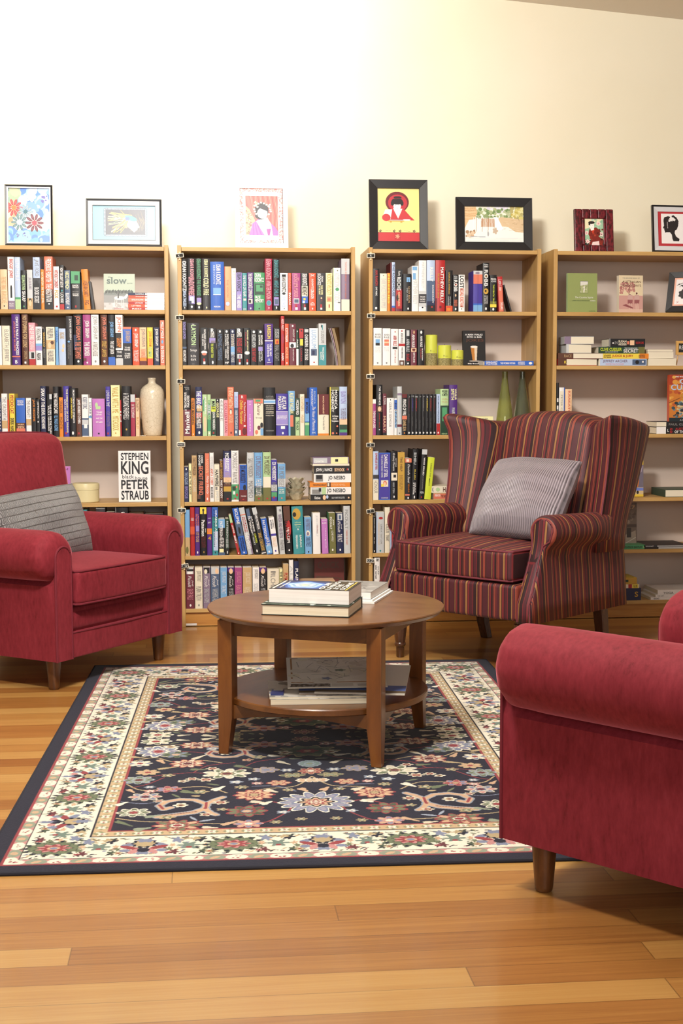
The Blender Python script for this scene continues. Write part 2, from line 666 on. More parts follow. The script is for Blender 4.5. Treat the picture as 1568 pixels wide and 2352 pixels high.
def armchair(label, ox, oy, fx, fy, legs=True):
    t = chair_frame('armchair', label, 'armchair', ox, oy, fx, fy, 'crimson velvet armchairs')
    A0, NA = -88, 32
    full = [(.379, .118), (.380, .2), (.380, .3), (.380, .396), (.366, .406)] + arc(.357, .507, .094, A0, 178, NA) + [(.266, .47), (.274, .42), (.281, .36), (.283, .28), (.283, .118)]
    pan = [(.379, .118), (.380, .2), (.380, .3), (.380, .396), (.380, .42)] + arc(.338, .500, .042, 0, 180, NA) + [(.296, .47), (.296, .42), (.296, .36), (.296, .28), (.296, .118)]
    full, pan = np.array(full), np.array(pan)
    roll = np.zeros(len(full))
    roll[5:5 + NA + 1] = 1
    ang = np.linspace(0, 1, NA + 1)
    for sg in (1, -1):
        rings = []
        ys = [-.76, -.6, -.45, -.3, -.2, -.15, -.12, -.1, -.085, -.07, -.06] + [-.05 + .05 * math.sin(math.radians(a)) for a in (12, 25, 40, 55, 70, 82, 90)]
        for y in ys:
            bl = 0.0
            if y > -.05:
                bl = 1 - math.sqrt(max(0, 1 - ((y + .05) / .05) ** 2))
            P = full * (1 - bl) + pan * bl
            # gathered pleats where the roll turns to the front
            if y > -.11:
                k = math.sin(PI * min(1, (y + .11) / .105))
                cen = np.array([.352, .505])
                for i in range(5, 5 + NA + 1):
                    d = P[i] - cen
                    q = .0034 * k * (0.5 - 0.5 * math.cos(2 * PI * 9 * ang[i - 5]))
                    P[i] = cen + d * (1 - q / np.linalg.norm(d))
            rings.append([(sg * x, y, z) for x, z in P])
        if sg < 0:
            rings = [r[::-1] for r in rings]
        V, F = loft(rings)
        F = [f[::-1] for f in F]
        arm = mesh('arm', V, F, M_VELVET, t, smooth=True, sharp=50)
        pp = [(sg * x, .001, z) for x, z in pan]
        mesh('piping', *tube(pp, .0042, 8), M_PIPE, arm, smooth=True)
        # proud front panel inside the piping
        c = np.array([.338, .35])
        ins = [(sg * (x + (.004 if x < .338 else -.004)), z - (.004 if z > .5 else 0)) for x, z in pan]
        V, F = loft([[(x, -.002, z) for x, z in ins], [(x, .0025, z) for x, z in ins]])
        mesh('arm_front_panel', V, F, M_VELVET, arm, smooth=True, sharp=50)
    mesh('seat_base', *softbox(.284, .36, .095, .012, f=lambda p, u: p + np.array([0, -.385, .213])), M_VELVET, t, smooth=True)
    # lower band and rounded rail
    mesh('front_band', *softbox(.296, .03, .048, .006, 8, 2, 3, f=lambda p, u: p + np.array([0, -.034, .166])), M_VELVET, t, smooth=True)
    mesh('front_rail', *softbox(.335, .06, .043, .030, 8, 3, 3, f=lambda p, u: p + np.array([0, -.076, .252])), M_VELVET, t, smooth=True)
    mesh('rail_piping', *tube([(-.293, -.006, .214), (0, -.004, .212), (.293, -.006, .214)], .004, 8), M_PIPE, t, smooth=True)

    def seat(p, u):
        q = np.array(p)
        if q[2] > 0:
            q[2] += .022 * (1 - u[0] ** 2) * (1 - u[1] ** 2)
        q[1] += .012 * (1 - u[0] ** 2) * (u[1] > .5)
        return q + np.array([0, -.268, .381])
    cu = mesh('seat_cushion', *softbox(.276, .282, .065, .02, 10, 10, 4, f=seat), M_VELVET, t, smooth=True)
    for zz in (.443, .319):
        pts = []
        for k in range(41):
            a = k / 40
            x = -.272 + .544 * a
            pts.append((x, .010 + .012 * (1 - (x / .276) ** 2) - (.012 if k in (0, 40) else 0), zz))
        pts = [(-.274, -.5, zz), (-.275, -.2, zz)] + pts + [(.275, -.2, zz), (.274, -.5, zz)]
        mesh('piping', *tube(pts, .0042, 8), M_PIPE, cu, smooth=True)

    def back(p, u):
        q = np.array(p)
        q[0] *= 1 + .05 * u[2]
        if u[1] > 0:
            q[1] += .03 * (1 - u[0] ** 2) * (1 - u[2] ** 2)
        q[2] += -.012 * u[0] ** 2 * (u[2] > 0)
        q[1] += -.21 * (q[2] + .06)
        return q + np.array([0, -.566, .675])
    bk = mesh('backrest', *softbox(.300, .085, .27, .055, 10, 4, 10, f=back), M_VELVET, t, smooth=True)
    pts = []
    for k in range(25):
        a = k / 24
        x = -.285 + .57 * a
        z = .944 - .012 * (x / .29) ** 2 - (.045 * max(0, (abs(x) - .245) / .04) ** 2)
        pts.append((x * 1.07, -.603, z + .002))
    mesh('piping', *tube(pts, .004, 8), M_PIPE, bk, smooth=True)
    for sx in (1, -1):
        for y in (-.072, -.66):
            V, F = lathe([(.0001, 0), (.016, 0), (.0195, .004), (.0205, .012), (.0275, .10), (.0295, .124), (.0295, .135)], 18, sx * .318, y)
            mesh('leg', V, F, M_LEG, t, smooth=True)
    return t


armchair('crimson velvet rolled-arm armchair with a grey cushion, legs beside the rug corner', -.309, 5.170, .812, -.583)
armchair('crimson velvet rolled-arm armchair turned away, close to the camera and overlapping the rug', .9395, 3.0355, -.652, .758)


def pillow(name, label, w_, h_, th, mat, loc, ex, ey, parent=None, tuft=.02, group=None):
    """soft cushion: ex, ey = in-plane axes (world), th = half thickness"""
    ex, ey = Vector(ex).normalized(), Vector(ey).normalized()
    ez = ex.cross(ey).normalized()
    ey = ez.cross(ex)
    N = 26
    V, F = [], []
    for sd in (1, -1):
        base = len(V)
        for j in range(N + 1):
            for i in range(N + 1):
                a, c = math.sin((i / N - .5) * PI), math.sin((j / N - .5) * PI)
                x = a * w_ / 2 * (1 - .03 * (1 - c * c)) * (1 - .05 * (abs(a) * abs(c)) ** 3 + tuft * (abs(a) * abs(c)) ** 12)
                y = c * h_ / 2 * (1 - .03 * (1 - a * a)) * (1 - .05 * (abs(a) * abs(c)) ** 3 + tuft * (abs(a) * abs(c)) ** 12)
                z = th * ((1 - a * a) * (1 - c * c)) ** .42 * (1 + .06 * math.sin(5 * a + 3 * c) + .05 * math.sin(7 * c - 2 * a))
                V.append((x, y, sd * z))
        for j in range(N):
            for i in range(N):
                q = [base + j * (N + 1) + i, base + j * (N + 1) + i + 1, base + (j + 1) * (N + 1) + i + 1, base + (j + 1) * (N + 1) + i]
                F.append(q if sd > 0 else q[::-1])
    o = mesh(name, V, F, mat, None, smooth=True, sharp=0)
    M = Matrix.Identity(4)
    for i in range(3):
        M[i][0], M[i][1], M[i][2], M[i][3] = ex[i], ey[i], ez[i], loc[i]
    o.matrix_world = M
    return setp(o, label, 'cushion', group)


def wave_mat(name, c0, c1, c2, scale, rot, rough, kind):
    m, n, l, b = newmat(name)
    v = texco(n, l, (1, 1, 1), (0, 0, rot))
    if kind == 'ribs':     # fine pleats across, in bands of differing depth
        w1 = node(n, 'ShaderNodeTexWave', wave_type='BANDS', bands_direction='X')
        w1.inputs['Scale'].default_value = scale
        w1.inputs['Distortion'].default_value = 0.6
        w1.inputs['Detail'].default_value = 1
        l.new(v, w1.inputs['Vector'])
        r = ramp(n, [(0.0, c0), (0.35, c1), (1.0, c2)])
        l.new(w1.outputs['Fac'], r.inputs['Fac'])
        w2 = node(n, 'ShaderNodeTexWave', wave_type='BANDS', bands_direction='Y')
        w2.inputs['Scale'].default_value = 4.2
        l.new(v, w2.inputs['Vector'])
        mx = node(n, 'ShaderNodeMix', data_type='RGBA')
        r2 = ramp(n, [(0.4, '000000'), (0.6, '8a8a8a')])
        l.new(w2.outputs['Fac'], r2.inputs['Fac'])
        l.new(r2.outputs['Color'], mx.inputs['Factor'])
        l.new(r.outputs['Color'], mx.inputs[6])
        mx.inputs[7].default_value = (*lin(c2), 1)
        l.new(mx.outputs[2], b.inputs['Base Color'])
        bump(n, l, b, w1.outputs['Fac'], 0.7, 0.004)
    else:                  # crinkle: stitched rows with wavy gathers between
        w1 = node(n, 'ShaderNodeTexWave', wave_type='BANDS', bands_direction='Y')
        w1.inputs['Scale'].default_value = 11
        w1.inputs['Distortion'].default_value = 0.5
        l.new(v, w1.inputs['Vector'])
        w2 = node(n, 'ShaderNodeTexWave', wave_type='BANDS', bands_direction='X')
        w2.inputs['Scale'].default_value = scale
        w2.inputs['Distortion'].default_value = 7
        w2.inputs['Detail'].default_value = 1
        w2.inputs['Detail Scale'].default_value = 0.8
        l.new(v, w2.inputs['Vector'])
        mi = node(n, 'ShaderNodeMath', operation='MINIMUM')
        r1 = ramp(n, [(0.0, '000000'), (0.14, 'ffffff')])
        l.new(w1.outputs['Fac'], r1.inputs['Fac'])
        l.new(r1.outputs['Color'], mi.inputs[0])
        l.new(w2.outputs['Fac'], mi.inputs[1])
        r = ramp(n, [(0.0, c0), (0.3, c1), (0.8, c2)])
        l.new(mi.outputs[0], r.inputs['Fac'])
        l.new(r.outputs['Color'], b.inputs['Base Color'])
        bump(n, l, b, mi.outputs[0], 0.6, 0.003)
    b.inputs['Roughness'].default_value = rough
    b.inputs['Sheen Weight'].default_value = 0.25
    return m


def chair_pt(o, f, x, y, z):
    f = np.array(f) / np.hypot(*f)
    return np.array([o[0] + f[1] * x + f[0] * y, o[1] - f[0] * x + f[1] * y, z])


LO, LF = (-.309, 5.170), (.812, -.583)
TLp, TRp, BRp = chair_pt(LO, LF, .325, -.43, .708), chair_pt(LO, LF, -.175, -.45, .735), chair_pt(LO, LF, -.215, -.36, .452)
BLp = TLp + (BRp - TRp)
cen = (TLp + TRp + BRp + BLp) / 4
pillow('cushion', 'grey crinkled cushion leaning in the crimson armchair beside the vase bookcase', np.linalg.norm(TRp - TLp) * 1.02, np.linalg.norm(BRp - TRp) * 1.02 , .075,
       wave_mat('grey_crinkle_silk', '34302e', '6a6665', '827e7d', 62, 0, 0.5, 'crinkle'), cen + chair_pt((0, 0), LF, 0, .045, .0), TRp - TLp, TRp - BRp)

# ------------------------------------------------------------------ striped wingback
m, n, l, b = newmat('striped_plum_fabric')
a = node(n, 'ShaderNodeAttribute', attribute_name='s')
d1 = node(n, 'ShaderNodeMath', operation='DIVIDE')
d1.inputs[1].default_value = 0.160
l.new(a.outputs['Fac'], d1.inputs[0])
fr = node(n, 'ShaderNodeMath', operation='FRACT')
l.new(d1.outputs[0], fr.inputs[0])
PL, DK, RD, CO, TN = '48171f', '280e12', '6c1d22', '85392a', '946638'
st, pos = [], 0.0
for wd_, c in ((8, PL), (2, DK), (6, CO), (2, DK), (2, RD), (1.5, DK), (2.2, TN), (1.5, DK), (7, DK), (2, RD), (6, PL), (1.6, DK), (5, RD), (1.5, DK),
               (4.2, TN), (1.5, DK), (6, PL), (1.4, RD), (1.4, DK), (3.5, CO), (1.4, DK), (1.4, CO), (5, DK), (4, RD), (1.5, PL), (1.6, TN), (1.5, DK), (5, PL)):
    st.append((pos, c))
    pos += wd_
r = ramp(n, [(p / pos, c) for p, c in st], 'CONSTANT')
l.new(fr.outputs[0], r.inputs['Fac'])
l.new(r.outputs['Color'], b.inputs['Base Color'])
b.inputs['Roughness'].default_value = 0.6
b.inputs['Sheen Weight'].default_value = 0.08
b.inputs['Sheen Tint'].default_value = (*lin('d08080'), 1)
v = texco(n, l)
bump(n, l, b, noise(n, l, v, 500, 2), 0.1, 0.0006)
M_STRIPE = m
M_WELT = flat('6b2630', 0.7)
M_LEG2 = wood('dark_polished_wood', '2e1a10', '4a2a18', '5c3820', (40, 40, 6), 0.25, 0.4)

WO, WF = (1.008, 5.161), (-.75, -.661)
W = chair_frame('wingback_armchair', 'high-backed wingback armchair in plum, red and tan stripes with silvery cushion', 'armchair', *WO, *WF, None)


def strip_obj(name, VF, sfun, parent, **k):
    V, F = VF
    return mesh(name, V, F, M_STRIPE, parent, smooth=True, attr=[sfun(*p) for p in V], **k)


# backrest
def wb(p, u):
    x0, y0, z0 = u
    ztop = 1.026 - .048 * min(1, abs(x0)) ** 2.2
    zz = .36 + (ztop - .36) * (p[2] / .33 + 1) / 2
    hw_ = .265 - .03 * (zz - .4)
    x = p[0] / .27 * hw_
    fr_ = -.50 - .13 * (zz - .45) / .55 + .03 * (1 - x0 * x0)
    bk_ = -.655 - .15 * max(0, (zz - .5)) / .5 * 1.05
    k = (p[1] / .07 + 1) / 2
    y = bk_ + (fr_ - bk_) * k
    if zz > .93:
        y -= .02 * ((zz - .93) / .09) ** 2 * k
    return np.array([x, y, zz])


strip_obj('backrest', softbox(.27, .07, .33, .035, 14, 3, 18, f=wb), lambda x, y, z: x * (1 + .10 * (1.0 - z)) + .5, W, sharp=0)
strip_obj('outside_back', softbox(.375, .012, .17, .01, 8, 2, 6, f=lambda p, u: p + np.array([0, -.652, .385])), lambda x, y, z: x + .5, W)


# wings
def wing(sg):
    zs = [.46, .52, .58, .64, .70, .76, .82, .88, .93, .965, .985, .996, 1.0]
    per = None
    rings, S_ = [], []
    for zi, k in enumerate(zs):
        zn = .46 + (k - .46)
        ex = np.interp(zn, [.5, .7, .85, .93, .97, 1.0], [.374, .376, .381, .388, .400, .408])
        ey = np.interp(zn, [.5, .6, .7, .8, .9, .95, 1.0], [-.43, -.452, -.475, -.492, -.498, -.484, -.462])
        jx = np.interp(zn, [.5, 1.0], [.262, .232])
        jy = np.interp(zn, [.5, .7, .85, 1.0], [-.50, -.555, -.60, -.645])
        by = np.interp(zn, [.5, .55, .63, .70, .85, .95, 1.0], [-.655, -.662, -.69, -.73, -.785, -.815, -.825])
        bx = np.interp(zn, [.5, .8, 1.0], [.385, .392, .40])
        J, E, B = np.array([jx, jy]), np.array([ex, ey]), np.array([bx, by])
        N = np.array([E[1] - J[1], -(E[0] - J[0])])
        N /= np.linalg.norm(N)
        if N[1] < 0:
            N = -N
        pts = []
        for q in range(9):
            f = q / 8
            pts.append(J + (E - J) * f * .93 + N * .016 * math.sin(PI * f))
        for aa in (35, 80, 125):
            dirv = (E - J) / np.linalg.norm(E - J)
            out = np.array([1.0, .25])
            out /= np.linalg.norm(out)
            pts.append(E + .018 * (dirv * math.cos(math.radians(aa - 35)) + out * math.sin(math.radians(aa - 35))))
        E2 = np.array([ex + .03, ey - .03])
        for q in range(1, 9):
            f = q / 8
            pts.append(E2 + (B - E2) * f + np.array([.012 * math.sin(PI * f), 0]))
        pts.append(np.array([bx - .06, by - .004]))
        pts.append(np.array([jx + .02, by + .01]))
        pts.append(np.array([jx - .02, (by + jy) / 2]))
        pts = np.array(pts)
        if per is None:
            per = np.concatenate([[0], np.cumsum(np.linalg.norm(np.diff(pts, axis=0), axis=1))])
        c = pts.mean(0)
        ins = {.985: .03, .996: .13, 1.0: .30}.get(k, 0)
        ring = []
        for i, p in enumerate(pts):
            q = p + (c - p) * ins
            # top line: dips at the junction with the back, rises to the front corner
            f = np.clip((q[0] - jx) / (ex - jx), 0, 1)
            ztop = .966 + .050 * f ** .75 - .040 * np.clip((ey - q[1]) / .33, 0, 1) ** 1.5 * f
            zz = .46 + (k - .46) / .54 * (ztop - .46)
            ring.append((sg * q[0], q[1], zz))
        rings.append(ring[::-1] if sg < 0 else ring)
        S_ += list((per[::-1] if sg < 0 else per) + .03)
    V, F = loft(rings)
    F = [f[::-1] for f in F]
    o = mesh('wing', V, F, M_STRIPE, W, smooth=True, attr=S_, sharp=0)
    rim = [rings[i][(10 if sg > 0 else len(rings[0]) - 11)] for i in range(2, 11)]
    mesh('welt', *tube(rim, .0035, 6), M_WELT, o, smooth=True)
    return o


wing(1)
wing(-1)

# arms
NA = 22
wfull = np.array([(.398, .225), (.393, .30), (.386, .40), (.380, .465), (.386, .500)] + arc(.365, .570, .064, -58, 185, NA) + [(.311, .52), (.309, .45), (.309, .36), (.309, .225)])
wpan = np.array([(.388, .228), (.384, .30), (.377, .40), (.372, .465), (.376, .512)] + arc(.365, .572, .052, -40, 190, NA) + [(.322, .52), (.321, .45), (.321, .36), (.321, .228)])


def foff(z):
    return np.interp(z, [.22, .30, .36, .45, .52, .6, .65], [.032, .028, -.002, -.045, -.068, -.078, -.084])


for sg in (1, -1):
    rings, S_ = [], []
    for y in [-.655, -.6, -.5, -.4, -.3, -.2, -.14] + [-.1 + .1 * math.sin(math.radians(a_)) for a_ in (0, 20, 40, 55, 68, 80, 90)]:
        tt = max(0, (y + .1) / .1)
        bl = 1 - math.sqrt(max(0, 1 - min(1, max(0, (y + .03) / .03)) ** 2)) if y > -.03 else 0
        P = wfull * (1 - bl) + wpan * bl
        ring = []
        for (x, z) in P:
            ww = np.clip((y + .30) / .30, 0, 1)
            if z > .49:
                x = min(x, np.interp(y, [-.56, -.44], [.384, .440]))
                z = min(z, np.interp(y, [-.60, -.50], [.59, .70]))
            ring.append((sg * x, y + foff(z) * ww, z + (0 if z < .5 else -.012 * np.clip(-y / .5, 0, 1))))
        if sg < 0:
            ring = ring[::-1]
        rings.append(ring)
        S_ += [p[1] + .9 for p in ring]
    V, F = loft(rings)
    F = [f[::-1] for f in F]
    arm = mesh('arm', V, F, M_STRIPE, W, smooth=True, attr=S_, sharp=0)
    # shaped front facing with its own upright stripes
    zs = [.229, .26, .30, .34, .38, .42, .46, .49, .515, .535, .555, .575, .59, .602, .612, .618]
    V, S2 = [], []
    for z in zs:
        if z < .52:
            xi, xo = .326, np.interp(z, [.228, .30, .40, .465, .52], [.384, .380, .373, .368, .374])
        else:
            h = math.sqrt(max(1e-6, .047 ** 2 - (z - .572) ** 2)) if z > .572 else None
            hi = h if h else .043
            ho = h if h else np.interp(z, [.52, .572], [.034, .047])
            xi, xo = .365 - hi, .365 + ho
        for q in range(5):
            x = xi + (xo - xi) * q / 4
            V.append((sg * x, foff(z) + .0045 - .002 * abs(q - 2) / 2, z))
            S2.append(x * 1.0 + .03)
    F = []
    for j in range(len(zs) - 1):
        for q in range(4):
            f = (j * 5 + q, j * 5 + q + 1, (j + 1) * 5 + q + 1, (j + 1) * 5 + q)
            F.append(f if sg < 0 else f[::-1])
    fp = mesh('arm_front_facing', V, F, M_STRIPE, arm, smooth=True, attr=S2, sharp=0)
    md = fp.modifiers.new('thick', 'SOLIDIFY')
    md.thickness = .004
    for side in (0, 4):
        mesh('welt', *tube([V[j * 5 + side] for j in range(len(zs))], .0032, 6), M_WELT, arm, smooth=True)

strip_obj('seat_base', softbox(.318, .345, .07, .015, 12, 6, 4, f=lambda p, u: p + np.array([0, -.315 + .012 * (1 - u[0] ** 2) * (u[1] > .5), .298])), lambda x, y, z: x + .5, W)


def wseat(p, u):
    q = np.array(p)
    if q[2] > 0:
        q[2] += .022 * (1 - u[0] ** 2) * (1 - u[1] ** 2)
    q[1] += .012 * (1 - u[0] ** 2) * (u[1] > .5)
    return q + np.array([0, -.245, .437])


cu = strip_obj('seat_cushion', softbox(.296, .277, .06, .018, 14, 10, 4, f=wseat), lambda x, y, z: x * 1.02 + .52, W)
for zz in (.494, .381):
    pts = [(-.294, -.45, zz), (-.295, -.2, zz)] + [(x, .027 + .012 * (1 - (x / .296) ** 2) - (.01 if abs(x) > .285 else 0), zz) for x in np.linspace(-.291, .291, 31)] + [(.295, -.2, zz), (.294, -.45, zz)]
    mesh('welt', *tube(pts, .0042, 8), M_WELT, cu, smooth=True)

prof = [(.0001, .0), (.0145, 0), (.0165, .004), (.0175, .045), (.0215, .048), (.0235, .053), (.0235, .060), (.0205, .064), (.0225, .075), (.0305, .15), (.032, .172), (.029, .182), (.034, .188), (.036, .196), (.036, .21), (.031, .214), (.034, .24)]
for sx in (1, -1):
    N = 48
    rings = []
    for r_, z in prof:
        fl = .0022 if .07 < z < .178 else 0
        rings.append([(sx * .31 + (r_ - fl * (.5 + .5 * math.cos(12 * 2 * PI * k / N))) * math.cos(2 * PI * k / N), -.03 + (r_ - fl * (.5 + .5 * math.cos(12 * 2 * PI * k / N))) * math.sin(2 * PI * k / N), z) for k in range(N)])
    mesh('front_leg', *loft(rings), M_LEG2, W, smooth=True)
    V = []
    for z, y, h in ((0, -.640, .019), (.08, -.612, .021), (.24, -.585, .024)):
        V.append([(sx * .31 + a_ * h, y + c_ * h, z) for a_, c_ in ((-1, -1), (1, -1), (1, 1), (-1, 1))])
    mesh('back_leg', *loft(V), M_LEG2, W, bevel=.003)

TLp, TRp = chair_pt(WO, WF, .115, -.475, .785), chair_pt(WO, WF, -.305, -.475, .79)
BLp = chair_pt(WO, WF, .085, -.26, .488)
cen = (TLp + TRp) / 2 + (BLp - TLp) / 2
pillow('cushion', 'silvery lilac pleated cushion leaning on the striped wingback chair', .425, np.linalg.norm(BLp - TLp) * 1.03, .10,
       wave_mat('silver_pleated_silk', '4a4146', '82777d', '9e9299', 37, 0, 0.36, 'ribs'), cen + np.array(chair_pt((0, 0), WF, 0, .045, .035)), TRp - TLp, TLp - BLp)
# ------------------------------------------------------------------ coffee table
M_CHERRY = wood('cherry_stained_wood', '4c2a0e', '6b3e18', '804f20', (14, 3, 14), 0.33, 0.25, (0.25, 0.5, 0.78))
M_CHERRY_T = wood('cherry_stained_top', '5e3b20', '744c2c', '825d38', (3, 14, 14), 0.3, 0.3, (0.25, 0.5, 0.78))
M_CHERRY_V = wood('cherry_stained_leg', '4e2b0d', '703f17', '885321', (16, 16, 3), 0.33, 0.25, (0.25, 0.5, 0.78))
TR = -math.radians(24.4)
T = empty('coffee_table', (.3865, 4.079, .0092), TR, 'round cherry-wood coffee table with a lower shelf, standing on the patterned rug', 'table')
z0 = .0085
V, F = lathe([(.0001, .411), (.345, .411), (.360, .415), (.3695, .4255), (.370, .4285), (.3685, .4315), (.0001, .4315)], 96)
mesh('table_top', V, F, M_CHERRY_T, T, smooth=True, sharp=30)
h = .235
for sx in (1, -1):
    for sy in (1, -1):
        rings = []
        for z, s in ((0, .0155), (.03, .0175), (.11, .0225), (.16, .0228), (.30, .0228), (.411, .0228)):
            # foot tapers on the two inner faces only
            ox, oy = sx * (h + .0228 - s), sy * (h + .0228 - s)
            rings.append([(ox + a_ * s, oy + c_ * s, z) for a_, c_ in ((-1, -1), (1, -1), (1, 1), (-1, 1))])
        mesh('leg', *loft(rings), M_CHERRY_V, T, bevel=.002)
for sg in (1, -1):
    for ax in (0, 1):
        a_ = [(-h + .0228, h - .0228), (sg * h - .009, sg * h + .009)]
        if ax:
            a_ = a_[::-1]
        rl = box('top_rail', *a_[0], *a_[1], .362, .411, M_CHERRY, T, bevel=.001)
        # lower rail with a gently arched underside
        rings = []
        for k in range(17):
            u = -1 + k / 8
            zz = .112 + .018 * (1 - u * u) - .004
            p = u * (h - .0228)
            q = [(sg * h - .009, zz), (sg * h + .009, zz), (sg * h + .009, .150), (sg * h - .009, .150)]
            rings.append([((p, a, c) if not ax else (a, p, c)) for a, c in q])
        mesh('shelf_rail', *loft(rings), M_CHERRY, T)
# lower round shelf, notched by the legs (they pass in front of it)
mesh('shelf', *lathe([(.0001, .150), (.315, .150), (.3195, .153), (.320, .168), (.3175, .1715), (.0001, .1715)], 96), M_CHERRY, T, smooth=True, sharp=30)

# ------------------------------------------------------------------ rug
RW, RL, RT = 1.596, 2.342, .0085
NAVY, IVORY, TAN, RED, PINK, GREEN, BLUE, SAGE, CREAM, PEACH = '252536', 'e9e0c8', 'c9a878', '9c333a', 'c9837e', '6f7a58', '7b84a0', '8f9a80', 'd8ccac', 'cfa57c'
LBLUE, DGREEN, MAROON, GOLD = '9aa5b5', '4c5942', '6d3038', 'b9a070'
cv = Canvas(RW, RL, .0025, NAVY)
HW, HL = RW / 2, RL / 2


def flower(x, y, r, cols, n=8, amp=.16, asp=1.0, rot=0.0):
    q = 1.0
    for i, c in enumerate(cols):
        cv.blob(x, y, r * q * asp, r * q, c, rot, n if i < len(cols) - 1 else 0, amp)
        q *= .72 if i == 0 else .62
    return


def leaf(x, y, a, bb, rot, c, edge=None):
    if edge:
        cv.blob(x, y, a + .004, bb + .004, edge, rot)
    cv.blob(x, y, a, bb, c, rot)


# guards and borders
E1, E2, E3, E4, E5, E6 = .045, .079, .082, .226, .232, .270
cv.rect(E1, RW - E1, E1, RL - E1, PINK)
# outer guard: pink and sage teeth
rng = np.random.RandomState(5)


def run(side, d0, d1, step, fn):
    L = RL if side in 'LR' else RW
    nst = int(round((L - 2 * d0) / step))
    st_ = (L - 2 * d0) / nst
    for k in range(nst):
        a = d0 + (k + .5) * st_
        c = (d0 + d1) / 2
        p = {'L': (c, a), 'R': (RW - c, a), 'N': (a, c), 'F': (a, RL - c)}[side]
        fn(p[0], p[1], k, side in 'LR')


def tooth(x, y, k, vert):
    w_, hh = (.017, .026) if vert else (.026, .017)
    cv.blob(x, y, w_, hh, [IVORY, SAGE][k % 2])
    if k % 2 == 0:
        cv.speckle(x - w_ * .5, x + w_ * .5, y - hh * .5, y + hh * .5, [RED, RED, PINK], 4, .002, .004)
    else:
        cv.blob(x, y, w_ * .55, hh * .4, PEACH, .6)


for sd in 'LRNF':
    run(sd, E1, E2, .052, tooth)
for a_, c_ in ((E1, RED), ):
    cv.line([(a_, a_), (RW - a_, a_), (RW - a_, RL - a_), (a_, RL - a_), (a_, a_)], .006, c_)
cv.rect(E2, RW - E2, E2, RL - E2, NAVY)
cv.rect(E3, RW - E3, E3, RL - E3, IVORY)


def greenros(x, y, vert):
    A, Bq = (.066, .050) if vert else (.070, .050)
    for c, q, n_, am in ((DGREEN, 1.0, 14, .16), (GREEN, .9, 14, .14), (DGREEN, .60, 9, .2), (PINK, .52, 9, .2), (RED, .42, 8, .25), (PEACH, .22, 0, 0), (BLUE, .14, 0, 0)):
        cv.blob(x, y, A * q, Bq * q, c, 0, n_, am)
    for k in range(14):
        a = 2 * PI * k / 14
        cv.blob(x + A * .95 * math.cos(a), y + Bq * .95 * math.sin(a), .006, .005, NAVY, a)


def bluepal(x, y, vert, out):
    # palmette pointing to the rug's edge
    def P(u, w_):
        return (x + out[0] * w_ + out[1] * u, y + out[1] * w_ + out[0] * u)
    for u in (-1, 1):
        p = P(u * .036, -.012)
        cv.blob(p[0], p[1], .024 if not vert else .010, .010 if not vert else .024, BLUE, .5 * u)
        p = P(u * .034, .010)
        cv.blob(p[0], p[1], .026 if not vert else .010, .010 if not vert else .026, RED, -.5 * u)
        p = P(u * .022, .036)
        cv.blob(p[0], p[1], .010, .020 if not vert else .012, PINK, -.5 * u)
        p = P(u * .044, .030)
        cv.blob(p[0], p[1], .013, .010, BLUE)
    p = P(0, -.018)
    cv.blob(p[0], p[1], .030, .030, NAVY, 0, 10, .12)
    cv.blob(p[0], p[1], .024, .022, GOLD, 0, 8, .1)
    p = P(0, -.040)
    cv.blob(p[0], p[1], .022, .012, BLUE, 0, 6, .2)
    p = P(0, .028)
    cv.blob(p[0], p[1], .015, .016, NAVY)
    p = P(0, .05)
    cv.blob(p[0], p[1], .020, .009, BLUE, 0, 6, .2)


def borderfill(x, y, vert, k):
    """small sprays between the big border flowers"""
    def Q(u, w_):
        return (x + w_, y + u) if vert else (x + u, y + w_)
    cv.blob(*Q(0, 0), .022, .020, '6f8577', 0, 6, .35)
    cv.blob(*Q(0, -.014), .007, .007, RED)
    for u, w_, c, r_ in ((-.030, .040, BLUE, .016), (.028, .042, NAVY, .015), (-.034, -.044, MAROON, .013), (.034, -.045, DGREEN, .012), (.016, .048, GOLD, .012), (-.012, .050, GOLD, .010),
                         (.04, .0, PEACH, .009), (-.04, .004, PEACH, .009), (.046, -.02, GREEN, .009), (-.046, -.022, GREEN, .009)):
        cv.blob(*Q(u, w_), r_ * 1.2, r_ * .75, c, u * 40, 5, .3)
    for u in (-.052, -.02, .022, .052):
        cv.line([Q(u, -.06), Q(u + .008, -.05), Q(u + .018, -.052)], .004, [NAVY, DGREEN][int(u * 1000) % 2])
        cv.line([Q(u, .058), Q(u + .008, .05), Q(u + .016, .054)], .004, DGREEN)
    cv.blob(*Q(-.048, -.048), .008, .006, RED, 0, 5, .3)
    cv.blob(*Q(.05, -.046), .010, .009, GOLD, 0, 6, .3)
    cv.blob(*Q(.05, -.046), .004, .004, RED)


